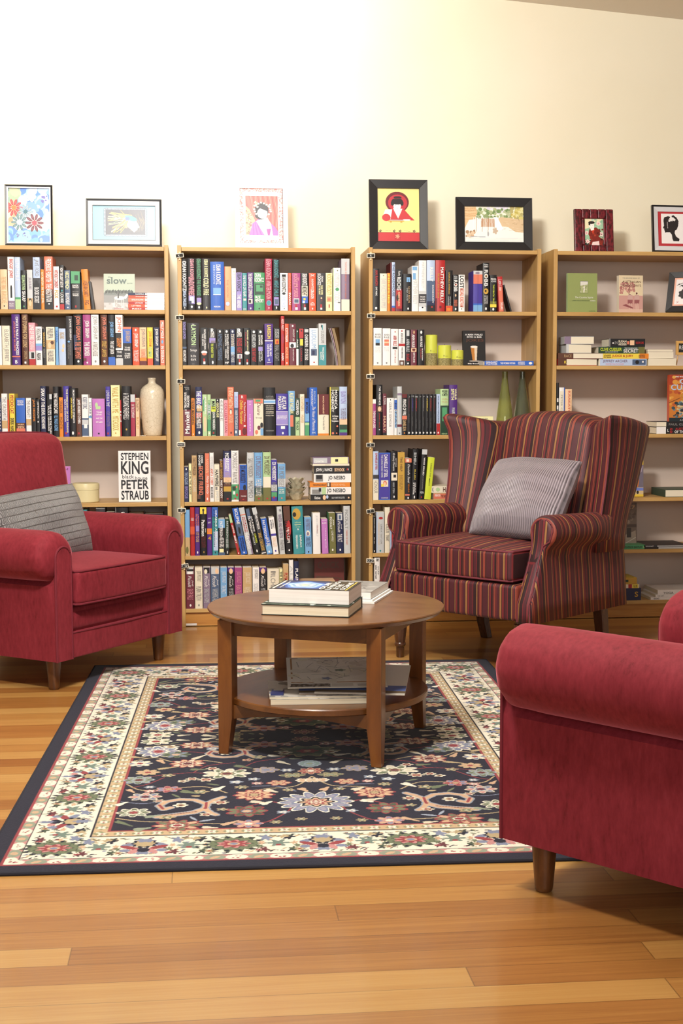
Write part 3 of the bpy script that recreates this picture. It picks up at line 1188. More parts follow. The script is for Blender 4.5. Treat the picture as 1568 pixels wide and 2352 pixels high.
for _ in range(1500):     # small sprigs scattered through the ivory border
    sd_ = rng.randint(4)
    wq = rng.uniform(E3 + .006, E4 - .008)
    if sd_ < 2:
        q_ = (rng.uniform(E3, RW - E3), wq if sd_ else RL - wq)
    else:
        q_ = (wq if sd_ == 2 else RW - wq, rng.uniform(E3, RL - E3))
    cv.blob(q_[0], q_[1], rng.uniform(.004, .010), rng.uniform(.0022, .004), [NAVY, DGREEN, GREEN, MAROON, SAGE, GOLD, BLUE, TAN][rng.randint(8)], rng.uniform(-.9, .9))
bc = (E3 + E4) / 2
nearx = [HW + d for d in (-.648, -.432, -.216, 0, .216, .432, .648)]
sidey = [HL + d for d in (-1.02, -.816, -.612, -.408, -.204, 0, .204, .408, .612, .816, 1.02)]
for k, x in enumerate(nearx):
    for yy2, out in ((bc, (0, -1)), (RL - bc, (0, 1))):
        if k % 2 == 0:
            greenros(x, yy2, False)
        else:
            bluepal(x, yy2, False, (0, -1 if yy2 < HL else 1))
    if k < 6:
        for yy2 in (bc, RL - bc):
            borderfill((x + nearx[k + 1]) / 2, yy2, False, k)
for k, y in enumerate(sidey):
    for x in (bc, RW - bc):
        if 0 < k < 10:
            if k % 2 == 0:
                greenros(x, y, True)
            else:
                bluepal(x, y, True, (-1 if x < HW else 1, 0))
        if k < 10:
            borderfill(x, (y + sidey[k + 1]) / 2, True, k)
cv.line([(E4 + .003, E4 + .003), (RW - E4 - .003, E4 + .003), (RW - E4 - .003, RL - E4 - .003), (E4 + .003, RL - E4 - .003), (E4 + .003, E4 + .003)], .0075, NAVY)
for sd in ((E5, E5, RW - E5, E6), (E5, RL - E6, RW - E5, RL - E5), (E5, E5, E6, RL - E5), (RW - E6, E5, RW - E5, RL - E5)):
    cv.rect(sd[0], sd[2], sd[1], sd[3], TAN)


def tanflower(x, y, k, vert):
    cv.blob(x, y, .0145, .0145, '8d8f62', 0, 4, .15)
    cv.blob(x, y, .0105, .0105, IVORY, .78, 4, .35)
    cv.blob(x, y, .0038, .0038, RED)


for sd in 'LRNF':
    run(sd, E5, E6 - .004, .045, tanflower)
cv.line([(E6, E6), (RW - E6, E6), (RW - E6, RL - E6), (E6, RL - E6), (E6, E6)], .007, RED)
# field: mirrored on both axes
cv.rect(E6 + .003, RW - E6 - .003, E6 + .003, RL - E6 - .003, NAVY)
FX, FY = HW - E6 - .004, HL - E6 - .004


class Mir:
    """draws every stroke four times, mirrored about the rug's middle"""

    def __init__(s):
        s.q = [(1, -1), (-1, -1), (1, 1), (-1, 1)]

    def P(s, x, y, m_):
        return HW + m_[0] * x, HL + m_[1] * y

    def ok(s, x, y):
        return abs(x) < FX and abs(y) < FY

    def blob(s, x, y, rx, ry, c, rot=0.0, n=0, amp=0.0, ph=0.0):
        for m_ in s.q:
            cv.blob(*s.P(x, y, m_), rx, ry, c, rot * m_[0] * m_[1], n, amp, ph)

    def line(s, pts, w_, c):
        for m_ in s.q:
            cv.line([s.P(x, y, m_) for x, y in pts], w_, c)

    def flower(s, x, y, r, cols, n=8, amp=.18, asp=1.0, rot=0.0):
        """outlined petals around a ringed heart"""
        n = max(n, 5)
        r *= .80
        if r < .018:
            for i, c in enumerate(cols):
                s.blob(x, y, r * (1, .62, .3, .15, .1)[i] * asp, r * (1, .62, .3, .15, .1)[i], c, rot, n if i == 0 else 0, amp)
            return
        for lay, c, k in ((0, cols[0], 1.0), (1, cols[1], .74)):
            for j in range(n):
                a = rot + 2 * PI * (j + .5 * (n % 2)) / n
                s.blob(x + .60 * r * asp * math.cos(a), y + .60 * r * math.sin(a), r * .46 * k * (asp if abs(math.cos(a)) > .7 else 1), r * (1.9 / n + .06) * k, c if not (lay and len(cols) > 3 and j % 2) else cols[2], math.atan2(math.sin(a), asp * math.cos(a)))
        rest = cols[2:] if len(cols) > 3 else cols[1:]
        q = .50
        s.blob(x, y, r * q * asp, r * q, cols[0], 0, n, .14)
        for c in rest:
            q *= .74
            s.blob(x, y, r * q * asp, r * q, c, 0, n if q > .25 else 0, .12)


MM = Mir()
# (x from the middle, y towards the near edge)


def vine(pts, c, w_=.0052):
    # smooth through points
    P = np.array(pts)
    tt = np.linspace(0, len(P) - 1, 14 * len(P))
    i = np.clip(tt.astype(int), 0, len(P) - 2)
    f = tt - i
    g = lambda k: P[np.clip(k, 0, len(P) - 1)]
    p0_, p1_, p2_, p3_ = g(i - 1), g(i), g(i + 1), g(i + 2)
    f = f[:, None]
    Q = .5 * (2 * p1_ + (p2_ - p0_) * f + (2 * p0_ - 5 * p1_ + 4 * p2_ - p3_) * f ** 2 + (3 * p1_ - p0_ - 3 * p2_ + p3_) * f ** 3)
    MM.line([tuple(q) for q in Q], w_, c)


vine([(0, .46), (.05, .55), (.13, .57), (.2, .6)], GOLD)
vine([(.24, .60), (.30, .54), (.38, .545), (.47, .56), (.52, .50)], GOLD)
vine([(0, .15), (.08, .26), (.16, .30), (.24, .41), (.36, .40), (.5, .44)], RED, .004)
vine([(.05, .60), (.10, .55), (.17, .545)], BLUE, .004)
vine([(.09, .80), (.07, .74), (.12, .69), (.19, .73)], RED, .005)
vine([(.09, .80), (.14, .86), (.2, .85)], RED, .005)
vine([(.2, .86), (.28, .86), (.36, .84), (.45, .83), (.52, .80)], GOLD)
vine([(.26, .30), (.32, .27), (.40, .28), (.46, .23), (.52, .26)], GOLD)
vine([(0, .05), (.1, .10), (.2, .12), (.28, .06), (.36, .08), (.5, .10)], GOLD)
vine([(.12, .10), (.2, .19), (.3, .19), (.4, .16), (.52, .17)], RED, .004)
vine([(.4, .66), (.46, .68), (.52, .66)], BLUE, .004)
vine([(.34, .40), (.30, .33), (.22, .30)], RED, .004)
vine([(.42, .44), (.46, .50), (.50, .53)], RED, .004)


def scroll(x, y, k=1.0, flip=1):
    """S-shaped arabesque"""
    out = [(-.075, .00), (-.055, .012), (-.035, .03), (-.03, .055), (-.045, .075), (-.06, .085)]
    hook = [(-.03, .03), (0, .01), (.04, .006), (.075, .016), (.092, .036), (.078, .054), (.06, .046)]
    foot = [(-.03, .055), (.0, .072), (.05, .082), (.09, .088)]
    for w_, c in ((.027, '8c97a6'), (.018, PEACH)):
        for pl in (out, hook, foot):
            MM.line([(x + px_ * k, y + flip * (py_ * 1.75 - .04) * k) for px_, py_ in pl], w_ * k * (1.15 if pl is foot else .9), c)
    MM.line([(x - .033 * k, y + flip * .004 * k), (x - .031 * k, y + flip * .055 * k)], .008, RED)
    MM.line([(x + .092 * k, y + flip * .015 * k), (x + .08 * k, y + flip * .05 * k)], .008, RED)
    MM.line([(x - .01 * k, y + flip * .078 * k), (x + .08 * k, y + flip * .108 * k)], .004, MAROON)
    MM.flower(x + .035 * k, y + flip * .022 * k, .022, [IVORY, GOLD, MAROON], 6)


scroll(.325, .68)
scroll(.22, .215, .9, -1)
# big rosettes on the middle line
for lay, c, k in ((0, IVORY, 1.0), (1, BLUE, .84), (2, '9a94a6', .5)):
    for j in range(14):
        a_ = 2 * PI * j / 14
        MM.blob(.064 * math.cos(a_), .700 + .055 * math.sin(a_), .040 * k, .0155 * k, c, math.atan2(.055 * math.sin(a_), .064 * math.cos(a_)))
for c, q, n_, am in ((BLUE, .62, 8, .12), (IVORY, .54, 8, .15), (NAVY, .48, 8, .15), (PEACH, .38, 8, .2), (RED, .27, 8, .2), (CREAM, .19, 8, .2), (RED, .11, 0, 0), (IVORY, .06, 0, 0)):
    MM.blob(0, .700, .095 * q, .080 * q, c, 0, n_, am)
for c, q, n_ in ((GOLD, 1.05, 10), (GREEN, .97, 10), (DGREEN, .66, 8), (RED, .36, 6), (PEACH, .14, 0)):
    MM.blob(0, .188, .085 * q, .055 * q, c, 0, n_, .16)
MM.flower(0, .328, .042, [LBLUE, '7d948f', SAGE], 7, .25)
MM.flower(0, .405, .040, [PEACH, RED, IVORY], 8, .22, 1.15)
MM.flower(0, .497, .024, [IVORY, PEACH, GOLD], 0, 0, 2.4)
MM.flower(0, .045, .040, [PEACH, MAROON, PINK], 8, .2, 1.3)
# side palmettes
for x, y, r_, cols, n_, asp in (
        (.243, .415, .062, [IVORY, CREAM, GREEN, PEACH, MAROON], 9, 1.35), (.165, .625, .060, [RED, PEACH, 'd9b183', MAROON, GOLD], 10, 1.15),
        (.185, .765, .058, [RED, GREEN, DGREEN, BLUE, PEACH], 9, 1.15), (.18, .868, .038, [PINK, BLUE, PEACH, IVORY], 8, 1.2), (.36, .868, .055, [RED, PEACH, GREEN, IVORY, RED], 10, 1.4),
        (.095, .517, .034, [RED, PEACH, GOLD], 6, 1.25), (.13, .385, .040, [GOLD, '8c86a0', BLUE], 7, 1.2), (.055, .445, .030, [GOLD, GREEN, SAGE], 6, 1.5),
        (.455, .16, .080, [IVORY, BLUE, '8a86a0', PINK, RED], 11, 1.0), (.36, .30, .056, [RED, PEACH, CREAM, MAROON], 10, 1.15), (.40, .20, .045, [GREEN, DGREEN, BLUE, PEACH], 9, 1.2),
        (.46, .62, .045, [CREAM, PINK, BLUE, MAROON], 8, 1.2), (.40, .555, .036, [PINK, BLUE, RED, GOLD], 7, 1.2), (.49, .46, .048, [LBLUE, GREEN, SAGE, MAROON], 8, 1.1), (.47, .385, .036, [GOLD, PEACH, RED], 7, 1.2),
        (.48, .755, .045, [IVORY, GREEN, SAGE, RED], 8, 1.2), (.34, .095, .052, [RED, PEACH, CREAM, MAROON], 10, 1.2), (.13, .10, .046, [PINK, BLUE, PEACH, RED], 8, 1.3), (.47, .04, .050, [IVORY, GREEN, CREAM, RED], 9, 1.2),
        (.24, .03, .040, [GOLD, GREEN, PEACH], 8, 1.3), (.50, .29, .040, [CREAM, BLUE, IVORY, RED], 8, 1.1)):
    MM.flower(x, y, r_, cols, n_, .18, asp)
# little fillers
for (x, y) in ((.045, .84), (.09, .78), (.135, .70), (.155, .69), (.29, .785), (.265, .56), (.31, .585), (.345, .585), (.30, .47), (.215, .50), (.165, .475), (.34, .46), (.365, .48), (.20, .345), (.285, .36), (.33, .365), (.42, .345),
               (.08, .31), (.10, .235), (.15, .245), (.06, .105), (.19, .07), (.29, .14), (.42, .11), (.39, .03), (.31, .02), (.07, .20), (.44, .27), (.41, .42), (.45, .57), (.505, .56), (.42, .66), (.43, .79), (.50, .84), (.11, .86), (.255, .685), (.25, .745), (.03, .585), (.07, .585), (.12, .59), (.2, .55), (.23, .86), (.28, .89), (.45, .89), (.39, .80), (.52, .68), (.52, .12), (.52, .22), (.18, .16), (.33, .235)):
    if rng.rand() < .5:
        MM.flower(x, y, rng.uniform(.013, .021), [[IVORY, GOLD, MAROON], [PINK, IVORY, RED], [LBLUE, IVORY, BLUE], [GOLD, GREEN, CREAM], [CREAM, RED, GOLD]][rng.randint(5)], 5 + rng.randint(3), .25, 1.25)
    else:
        MM.blob(x, y, rng.uniform(.018, .032), rng.uniform(.007, .011), [CREAM, LBLUE, SAGE, GREEN, PEACH, IVORY, GOLD][rng.randint(7)], rng.uniform(-1.2, 1.2), 3, .25)
for _ in range(420):      # tiny buds and leaves over the open navy ground
    x, y = rng.uniform(.02, FX - .01), rng.uniform(.02, FY - .01)
    i_, j_ = int((HW + x) / RW * (cv.nx - 1)), int((HL - y) / RL * (cv.ny - 1))
    if cv.C[max(0, j_ - 7):j_ + 8, max(0, i_ - 6):i_ + 7].max() < .06:
        if rng.rand() < .5:
            MM.flower(x, y, rng.uniform(.012, .018), [[CREAM, GOLD, MAROON], [PINK, IVORY, RED], [LBLUE, IVORY, BLUE], [PEACH, RED, CREAM]][rng.randint(4)], 5 + rng.randint(3), .25, 1.25)
        else:
            MM.blob(x, y, rng.uniform(.010, .022), rng.uniform(.004, .006), [CREAM, SAGE, GREEN, GOLD, LBLUE][rng.randint(5)], rng.uniform(-1.2, 1.2))
# muted dyes and slightly uneven knots
cv.C = (.80 * cv.C + .20 * cv.C.mean(2, keepdims=True)) * np.float32(.86)
cv.C *= (1 + .10 * (cv.rg.rand(cv.ny, cv.nx, 1) - .5)).astype(np.float32)
# keep the plain navy edge and tan guard clean where field motifs would run over
th = -.0364
m, n, l, b = newmat('woven_wool_pile')
a = node(n, 'ShaderNodeAttribute', attribute_name='Col')
l.new(a.outputs['Color'], b.inputs['Base Color'])
b.inputs['Roughness'].default_value = 0.95
b.inputs['Specular IOR Level'].default_value = 0.1
b.inputs['Sheen Weight'].default_value = 0.12
bump(n, l, b, noise(n, l, texco(n, l), 420, 2), 0.5, 0.002)
rug = cv.mesh('rug', (-HW, -HL, RT), (1, 0, 0), (0, 1, 0), None, m)
U = np.array([math.cos(.0364), -math.sin(.0364)])
Vv = np.array([math.sin(.0364), math.cos(.0364)])
c = U * .1725 + Vv * 4.150
rug.location = (c[0], c[1], 0)
rug.rotation_euler = (0, 0, -.0364)
setp(rug, 'navy and ivory floral patterned oriental rug lying under the coffee table', 'rug')
mb = MB()
for pts in ([(-HW, -HL), (HW, -HL)], [(HW, -HL), (HW, HL)], [(HW, HL), (-HW, HL)], [(-HW, HL), (-HW, -HL)]):
    mb.add(*tube([(*pts[0], RT * .5), (*pts[1], RT * .5)], .0052, 8))
mb.obj('binding', flat('1f1f2a', 0.9), rug, smooth=True)
# ------------------------------------------------------------------ books
PAL = {'w': ('f0ece8', 'white'), 'c': ('e9dfc8', 'cream'), 'k': ('1b191b', 'black'), 'g': ('85827f', 'grey'), 'lg': ('c6c8c8', 'pale grey'), 'n': ('23284a', 'navy'),
       'b': ('3263bd', 'blue'), 'sb': ('77a9d6', 'sky blue'), 'pb': ('b7c8e4', 'pale blue'), 'r': ('b02a2a', 'red'), 'dr': ('641b1d', 'dark red'), 'm': ('6b2a38', 'maroon'),
       'cr': ('a02b46', 'crimson'), 'o': ('e08427', 'orange'), 'ro': ('d4532f', 'rust orange'), 's': ('d9775c', 'salmon'), 'y': ('ecd14a', 'yellow'), 'py': ('efe9ae', 'pale yellow'),
       'gd': ('c49a3e', 'gold'), 't': ('c7a677', 'tan'), 'br': ('5a3627', 'brown'), 'gr': ('4f9a68', 'green'), 'dg': ('24402e', 'dark green'), 'lgn': ('b3cf98', 'pale green'),
       'lm': ('cfdb3a', 'lime'), 'tl': ('3f9096', 'teal'), 'p': ('50297a', 'purple'), 'l': ('9788c6', 'lilac'), 'mg': ('a2457f', 'magenta'), 'or': ('c07ac0', 'orchid'),
       'pk': ('e295a2', 'pink'), 'v': ('473b98', 'violet'), 'ch': ('39373a', 'charcoal'), 'sl': ('4d5f7c', 'slate blue'), 'mv': ('86748a', 'mauve'), 'pe': ('edc49c', 'peach'), 'ol': ('6d6b39', 'olive')}
M_PAGES = flat('e6dcc4', 0.8)
M_PAGES_W = flat('ece8df', 0.8)


def cm(k, rough=0.42):
    return flat(PAL[k][0] if k in PAL else k, rough)


def decorate(parent, w_, h_, items, o, ex, ez, base, names=('cover_print', 'lettering')):
    """panels and lettering on a w x h face whose lower corner is o"""
    o, ex, ez = (np.array(q, float) for q in (o, ex, ez))
    out = np.cross(ex, ez)
    mainc = None
    groups = {0: [], 1: []}

    def slot(kind, za, zb2):
        """prints close together share one mesh; far-apart ones are separate parts"""
        for g_ in groups[kind]:
            if za < g_[1] + .016 and zb2 > g_[0] - .016:
                g_[0], g_[1] = min(za, g_[0]), max(zb2, g_[1])
                return g_
        groups[kind].append([za, zb2, MB(), []])
        return groups[kind][-1]

    def mi(lst, col, rough):
        q = cm(col, rough)
        if q not in lst:
            lst.append(q)
        return lst.index(q)
    lay = 0
    for it in [q for q in items.split('|') if q]:
        head, _, text = it.partition(':')
        xa, xb = .16, .84
        if '@' in head:
            head, f = head.split('@')
            xa, xb = [float(q) / 100 for q in f.split(',')]
        elif head[0] in 'pd':
            xa, xb = 0.0, 1.0
        k = head[0]
        i = 1
        while i < len(head) and not (head[i].isdigit()):
            i += 1
        col, (ya, yb) = head[1:i], [float(q) / 100 for q in head[i:].split('-')]
        X0, Wd = xa * w_, (xb - xa) * w_
        Z1, Z0 = (1 - ya) * h_, (1 - yb) * h_
        if k == 'p':
            lay += 1
            e = out * (.0004 + .00006 * lay)
            q0 = o + ex * X0 + ez * Z0 + e
            V = [q0, q0 + ex * Wd, q0 + ex * Wd + ez * (Z1 - Z0), q0 + ez * (Z1 - Z0)]
            g_ = slot(0, Z0, Z1)
            g_[2].add(V, [(0, 1, 2, 3)], mi(g_[3], col, .42))
        elif k == 'd':
            lay += 1
            c_ = o + ex * (X0 + Wd / 2) + ez * (Z0 + Z1) / 2 + out * (.0004 + .00006 * lay)
            N = 14
            V = [c_ + ex * (Wd / 2 * math.cos(2 * PI * q / N)) + ez * ((Z1 - Z0) / 2 * math.sin(2 * PI * q / N)) for q in range(N)]
            g_ = slot(0, Z0, Z1)
            g_[2].add(V, [tuple(range(N))], mi(g_[3], col, .42))
        else:
            mainc = mainc or col
            g_ = slot(1, Z0, Z1)
            tm, m_ = g_[2], mi(g_[3], col, .4)
            e = out * .0011
            kk = k.lower()
            bold = k.islower()
            if kk == 'v':
                lettering(tm, text, o + ex * X0 + ez * Z1 + e, -ez, ex, Z1 - Z0, Wd, m_, bold)
            elif kk == 'u':
                lettering(tm, text, o + ex * (X0 + Wd) + ez * Z0 + e, ez, -ex, Z1 - Z0, Wd, m_, bold)
            elif kk == 's':  # slanted script
                lettering(tm, text, o + ex * X0 + ez * Z1 + e, -ez, ex, Z1 - Z0, Wd, m_, False, .3)
            else:
                lettering(tm, text, o + ex * X0 + ez * Z0 + e, ex, ez, Wd, Z1 - Z0, m_, bold)
    for kind in (0, 1):
        for g_ in groups[kind]:
            g_[2].obj(names[kind], g_[3], parent)
    return mainc


def book_body(name, w_, h_, d_, mat, hard, x0=0.0):
    """upright book: spine at y = 0 facing -y, lower corner at (x0, 0, 0); returns the cover with its page block"""
    tk = .0022 if hard else .0009
    bul = min(.004, w_ * .09) if hard else min(.0016, w_ * .05)
    outer = []
    for q in range(7):
        f = q / 6
        outer.append((x0 + w_ * f, bul * (1 - 4 * f * (1 - f)) - (bul if hard else bul)))
    outer = [(x, y + bul) for x, y in outer]
    ring = [(x0, d_)] + outer + [(x0 + w_, d_), (x0 + w_ - tk, d_)] + [(min(max(x, x0 + tk), x0 + w_ - tk), y + tk) for x, y in outer[::-1]] + [(x0 + tk, d_)]
    n_ = len(ring)
    V = [(x, y, z) for z in (0, h_) for x, y in ring]
    F = [(i, (i + 1) % n_, n_ + (i + 1) % n_, n_ + i) for i in range(n_)]
    # caps as quads between the outer and inner lines
    half = n_ // 2
    for q in range(half - 1):
        a, c_ = q, n_ - 1 - q
        F.append((a, c_, c_ - 1, a + 1))
        F.append((n_ + a, n_ + a + 1, n_ + c_ - 1, n_ + c_))
    o = mesh(name, V, F, mat)
    ins = .004 if hard else .0004
    box('page_block', x0 + tk + .0001, x0 + w_ - tk - .0001, .003 + tk, d_ - (.004 if hard else .0006), ins, h_ - ins, M_PAGES if rnd.random() < .7 else M_PAGES_W, o)
    return o


ORD = ['first', 'second', 'third', 'fourth', 'fifth', 'sixth', 'seventh', 'eighth', 'ninth', 'tenth', 'eleventh', 'twelfth', 'thirteenth', 'fourteenth', 'fifteenth', 'sixteenth', 'seventeenth',
       'eighteenth', 'nineteenth', 'twentieth', 'twenty-first', 'twenty-second', 'twenty-third', 'twenty-fourth', 'twenty-fifth', 'twenty-sixth', 'twenty-seventh']


def look(col, textc, w_, h_, lean):
    a = 'slim ' if w_ < .0185 else 'thick ' if w_ > .046 else ''
    a += 'tall ' if h_ > .225 else ''
    s = a + PAL[col][1] + ' book'
    if lean:
        s = 'leaning ' + s
    if textc and textc in PAL:
        s += ' lettered in ' + PAL[textc][1]
    return s


def shelf_row(k, ybot, place, group, rows, rev=False, Yb=D + .002):
    """rows: (x0, x1, ytop, colour, items[, bottom x0[, set back]]) in photo pixels at the spine plane"""
    n_ = len(rows)
    prev = None
    for i, rw in enumerate(rows):
        x0, x1, yt, col, items = rw[:5]
        xb = rw[5] if len(rw) > 5 and rw[5] is not None else None
        back = rw[6] if len(rw) > 6 else 0.0
        zb = SHELF_Z[k] + .0004
        Y = Yb + back
        X0, X1 = pix(x0, (yt + ybot) / 2, Y)[0], pix(x1, (yt + ybot) / 2, Y)[0]
        h_ = pix((x0 + x1) / 2, yt, Y)[2] - zb
        top = SHELF_Z[k - 1] - TH - .004
        h_ = min(h_, top - zb)
        lean = 0.0
        if xb is not None:
            XB = pix(xb, ybot, Y)[0]
            lean = math.atan2(pix(x0, yt, Y)[0] - XB, h_)
            w_ = (X1 - X0) * math.cos(lean) - .0008
            h_ = h_ / math.cos(lean) - w_ * abs(math.sin(lean))
            X0 = XB
        else:
            X0 += .0004
            if prev is not None and X0 < prev + .0003:
                X0 = prev + .0003
            for ca, cb in CASES.values():
                if ca < X0 < cb:
                    X1 = min(X1, cb - TH - .0006)
                    X0 = max(X0, ca + TH + .0006)
            w_ = max(.004, X1 - X0 - .0004)
            prev = X0 + w_
        hard = h_ > .215 or w_ > .045
        d_ = min(.295 - back, h_ * (.66 if hard else .62))
        piv = 0.0 if lean <= 0 else -w_
        o = book_body('book', w_, h_, d_, cm(col), hard, piv)
        tc = decorate(o, w_, h_, items, (piv, -.0001, 0), (1, 0, 0), (0, 0, 1), col)
        o.location = (X0 if lean <= 0 else X0 + w_ / math.cos(lean), Y, zb + (.0002 if lean else 0))
        o.rotation_euler = (0, lean, 0)
        num = ORD[n_ - 1 - i] if rev else ORD[i]
        setp(o, '%s, %s %s' % (look(col, tc, w_, h_, lean), num, place), 'book', group)


def lying(px0, px1, y0, y1, col, items, label, k=None, d_=.15, Y=D + .004, pages=False, zb=None, rot=0.0, group=None):
    """book lying flat, long side to the front: spine (or page edge) towards the room"""
    a, c_ = pix(px0, (y0 + y1) / 2, Y), pix(px1, (y0 + y1) / 2, Y)
    for ca, cb in CASES.values():
        if ca < (a[0] + c_[0]) / 2 < cb:
            a[0], c_[0] = max(a[0], ca + TH + .0015 + .15 * abs(rot)), min(c_[0], cb - TH - .0015)
    w_ = c_[0] - a[0]
    h_ = pix((px0 + px1) / 2, y0, Y)[2] - pix((px0 + px1) / 2, y1, Y)[2]
    if zb is None:
        zb = SHELF_Z[k] + .0004
    t_ = max(.002, h_ - .0003)
    tk = .0018 if t_ > .02 else .0007
    mb = MB()
    if pages:
        mb.box(0, w_, 0, d_, 0, tk).box(0, w_, 0, d_, t_ - tk, t_).box(0, tk, 0, d_, tk, t_ - tk) if pages == 'L' else mb.box(0, w_, 0, d_, 0, tk).box(0, w_, 0, d_, t_ - tk, t_).box(0, w_, d_ - tk, d_, tk, t_ - tk)
    else:
        mb.box(0, w_, 0, d_, 0, tk).box(0, w_, 0, d_, t_ - tk, t_).box(0, w_, 0, tk, tk, t_ - tk)
    o = mb.obj('book', cm(col))
    ya, yb = (.0006, d_ - tk - .0002) if pages else (tk + .0001, d_ - .0015)
    box('page_block', (tk + .0002) if pages == 'L' else .0008, w_ - .0008, ya, yb, tk, t_ - tk, M_PAGES, o)
    if items:
        decorate(o, w_, t_, items, (0, -.0001 if not pages else .0004, 0), (1, 0, 0), (0, 0, 1), col)
    o.location = (a[0], Y, zb)
    o.rotation_euler = (0, 0, rot)
    setp(o, label, 'book', group)
    return zb + t_ + .0004


def standing_face(name, px0, px1, y0, y1, k, th, col, items, label, cat, Y, tilt=.10, canvas=None, rz=0.0, pagecol=None):
    """book or magazine shown by its front cover, leaning back a little"""
    zb = SHELF_Z[k] + .0006
    a, c_ = pix(px0, (y0 + y1) / 2, Y), pix(px1, (y0 + y1) / 2, Y)
    w_ = c_[0] - a[0]
    h_ = (pix((px0 + px1) / 2, y0, Y)[2] - zb) / math.cos(tilt)
    tk = .0015
    mb = MB().box(0, w_, 0, tk, 0, h_).box(0, w_, th - tk, th, 0, h_).box(0, tk, tk, th - tk, 0, h_)
    o = mb.obj(name, cm(col))
    box('page_block', tk + .0001, w_ - .001, tk, th - tk, .001, h_ - .001, M_PAGES, o)
    if canvas:
        cvs = canvas(w_, h_)
        cvs.mesh('cover_picture', (0, -.0004, 0), (1, 0, 0), (0, 0, 1), o)
    decorate(o, w_, h_, items, (0, -.0006 if canvas else -.0001, 0), (1, 0, 0), (0, 0, 1), col)
    o.location = (a[0], Y, zb + th * math.sin(tilt))
    o.rotation_euler = (-tilt, 0, rz)
    setp(o, label, cat)
    return o


G1 = 'books on the vase bookcase'
# bookcase 1, first shelf
shelf_row(1, 711, 'from the horse magazine, top shelf', G1, [
    (1, 17, 618.7, 'pe', 'Vt18-50:THE FIRST THING|Vt55-85:BRIDE|dk90-94@40,60'), (18, 33, 590, 'w', 'vr4-40:BRIDGET JONES|pk58-78@36,64|dk54-60@38,62|pmv84-100|Hw88-91:HELEN|Hw92-95:FIELDING'),
    (34, 47, 590.6, 'pb', 'Vw4-45:OUT OF THE BLUE|plgn80-100|pgr77-81'), (48.5, 60, 621, 'k', 'vlgn12-50:GILLIAN FLYNN|vw54-80:SHARP|dgr90-95@35,65'),
    (62, 75, 619.5, 'lg', 'Vmv20-50:JULIA BLAKE|pt72-100|dk72-84@25,80|dpe76-92@30,75'), (76, 92, 591, 'pb', 'Vg4-36:JAYE FORD|pk48-100|pch40-50|vw58-88:BLOOD SECRET|dk44-52@20,70'),
    (94, 101.5, 618.7, 'o', 'vc8-40:K M FENTON|vc45-85:IN THE LEVEL'), (102, 121.5, 589, 's', 'vw5-48:FREDERICK FORSYTH|pk72-100|pbr62-72|vw52-86:THE NEGOTIATOR|dw88-91@40,60'),
    (123, 136, 612, 'w', 'vr8-50:WITHOUT CONSENT|vgd55-74:FOX|pr91-95@35,70'), (136.8, 147, 609, 'k', 'vw6-50:HOW THE LIGHT GETS IN|dtl55-60@30,70|vw62-85:LOUISE|pr88-100'),
    (148, 161.5, 621, 'sl', 'vpy3-48:NICCI FRENCH|vw58-88:BLUE MONDAY|dw93-97@40,65'), (163, 184, 623, 'k', 'pgr0-32|pdg10-24@40,80|hw35-39:DICK|hw39.5-44:FRANCIS|hg52-55:SECOND|hw58-61:SECOND|hw62-65:WIND|pr89-95@42,58'),
    (186, 201, 618, 'o', 'Vbr28-68:A CERTAIN CHARITY|Vbr78-88:FIG', 193.5), (202.5, 208, 646, 'ch', '', 212),
], rev=True)
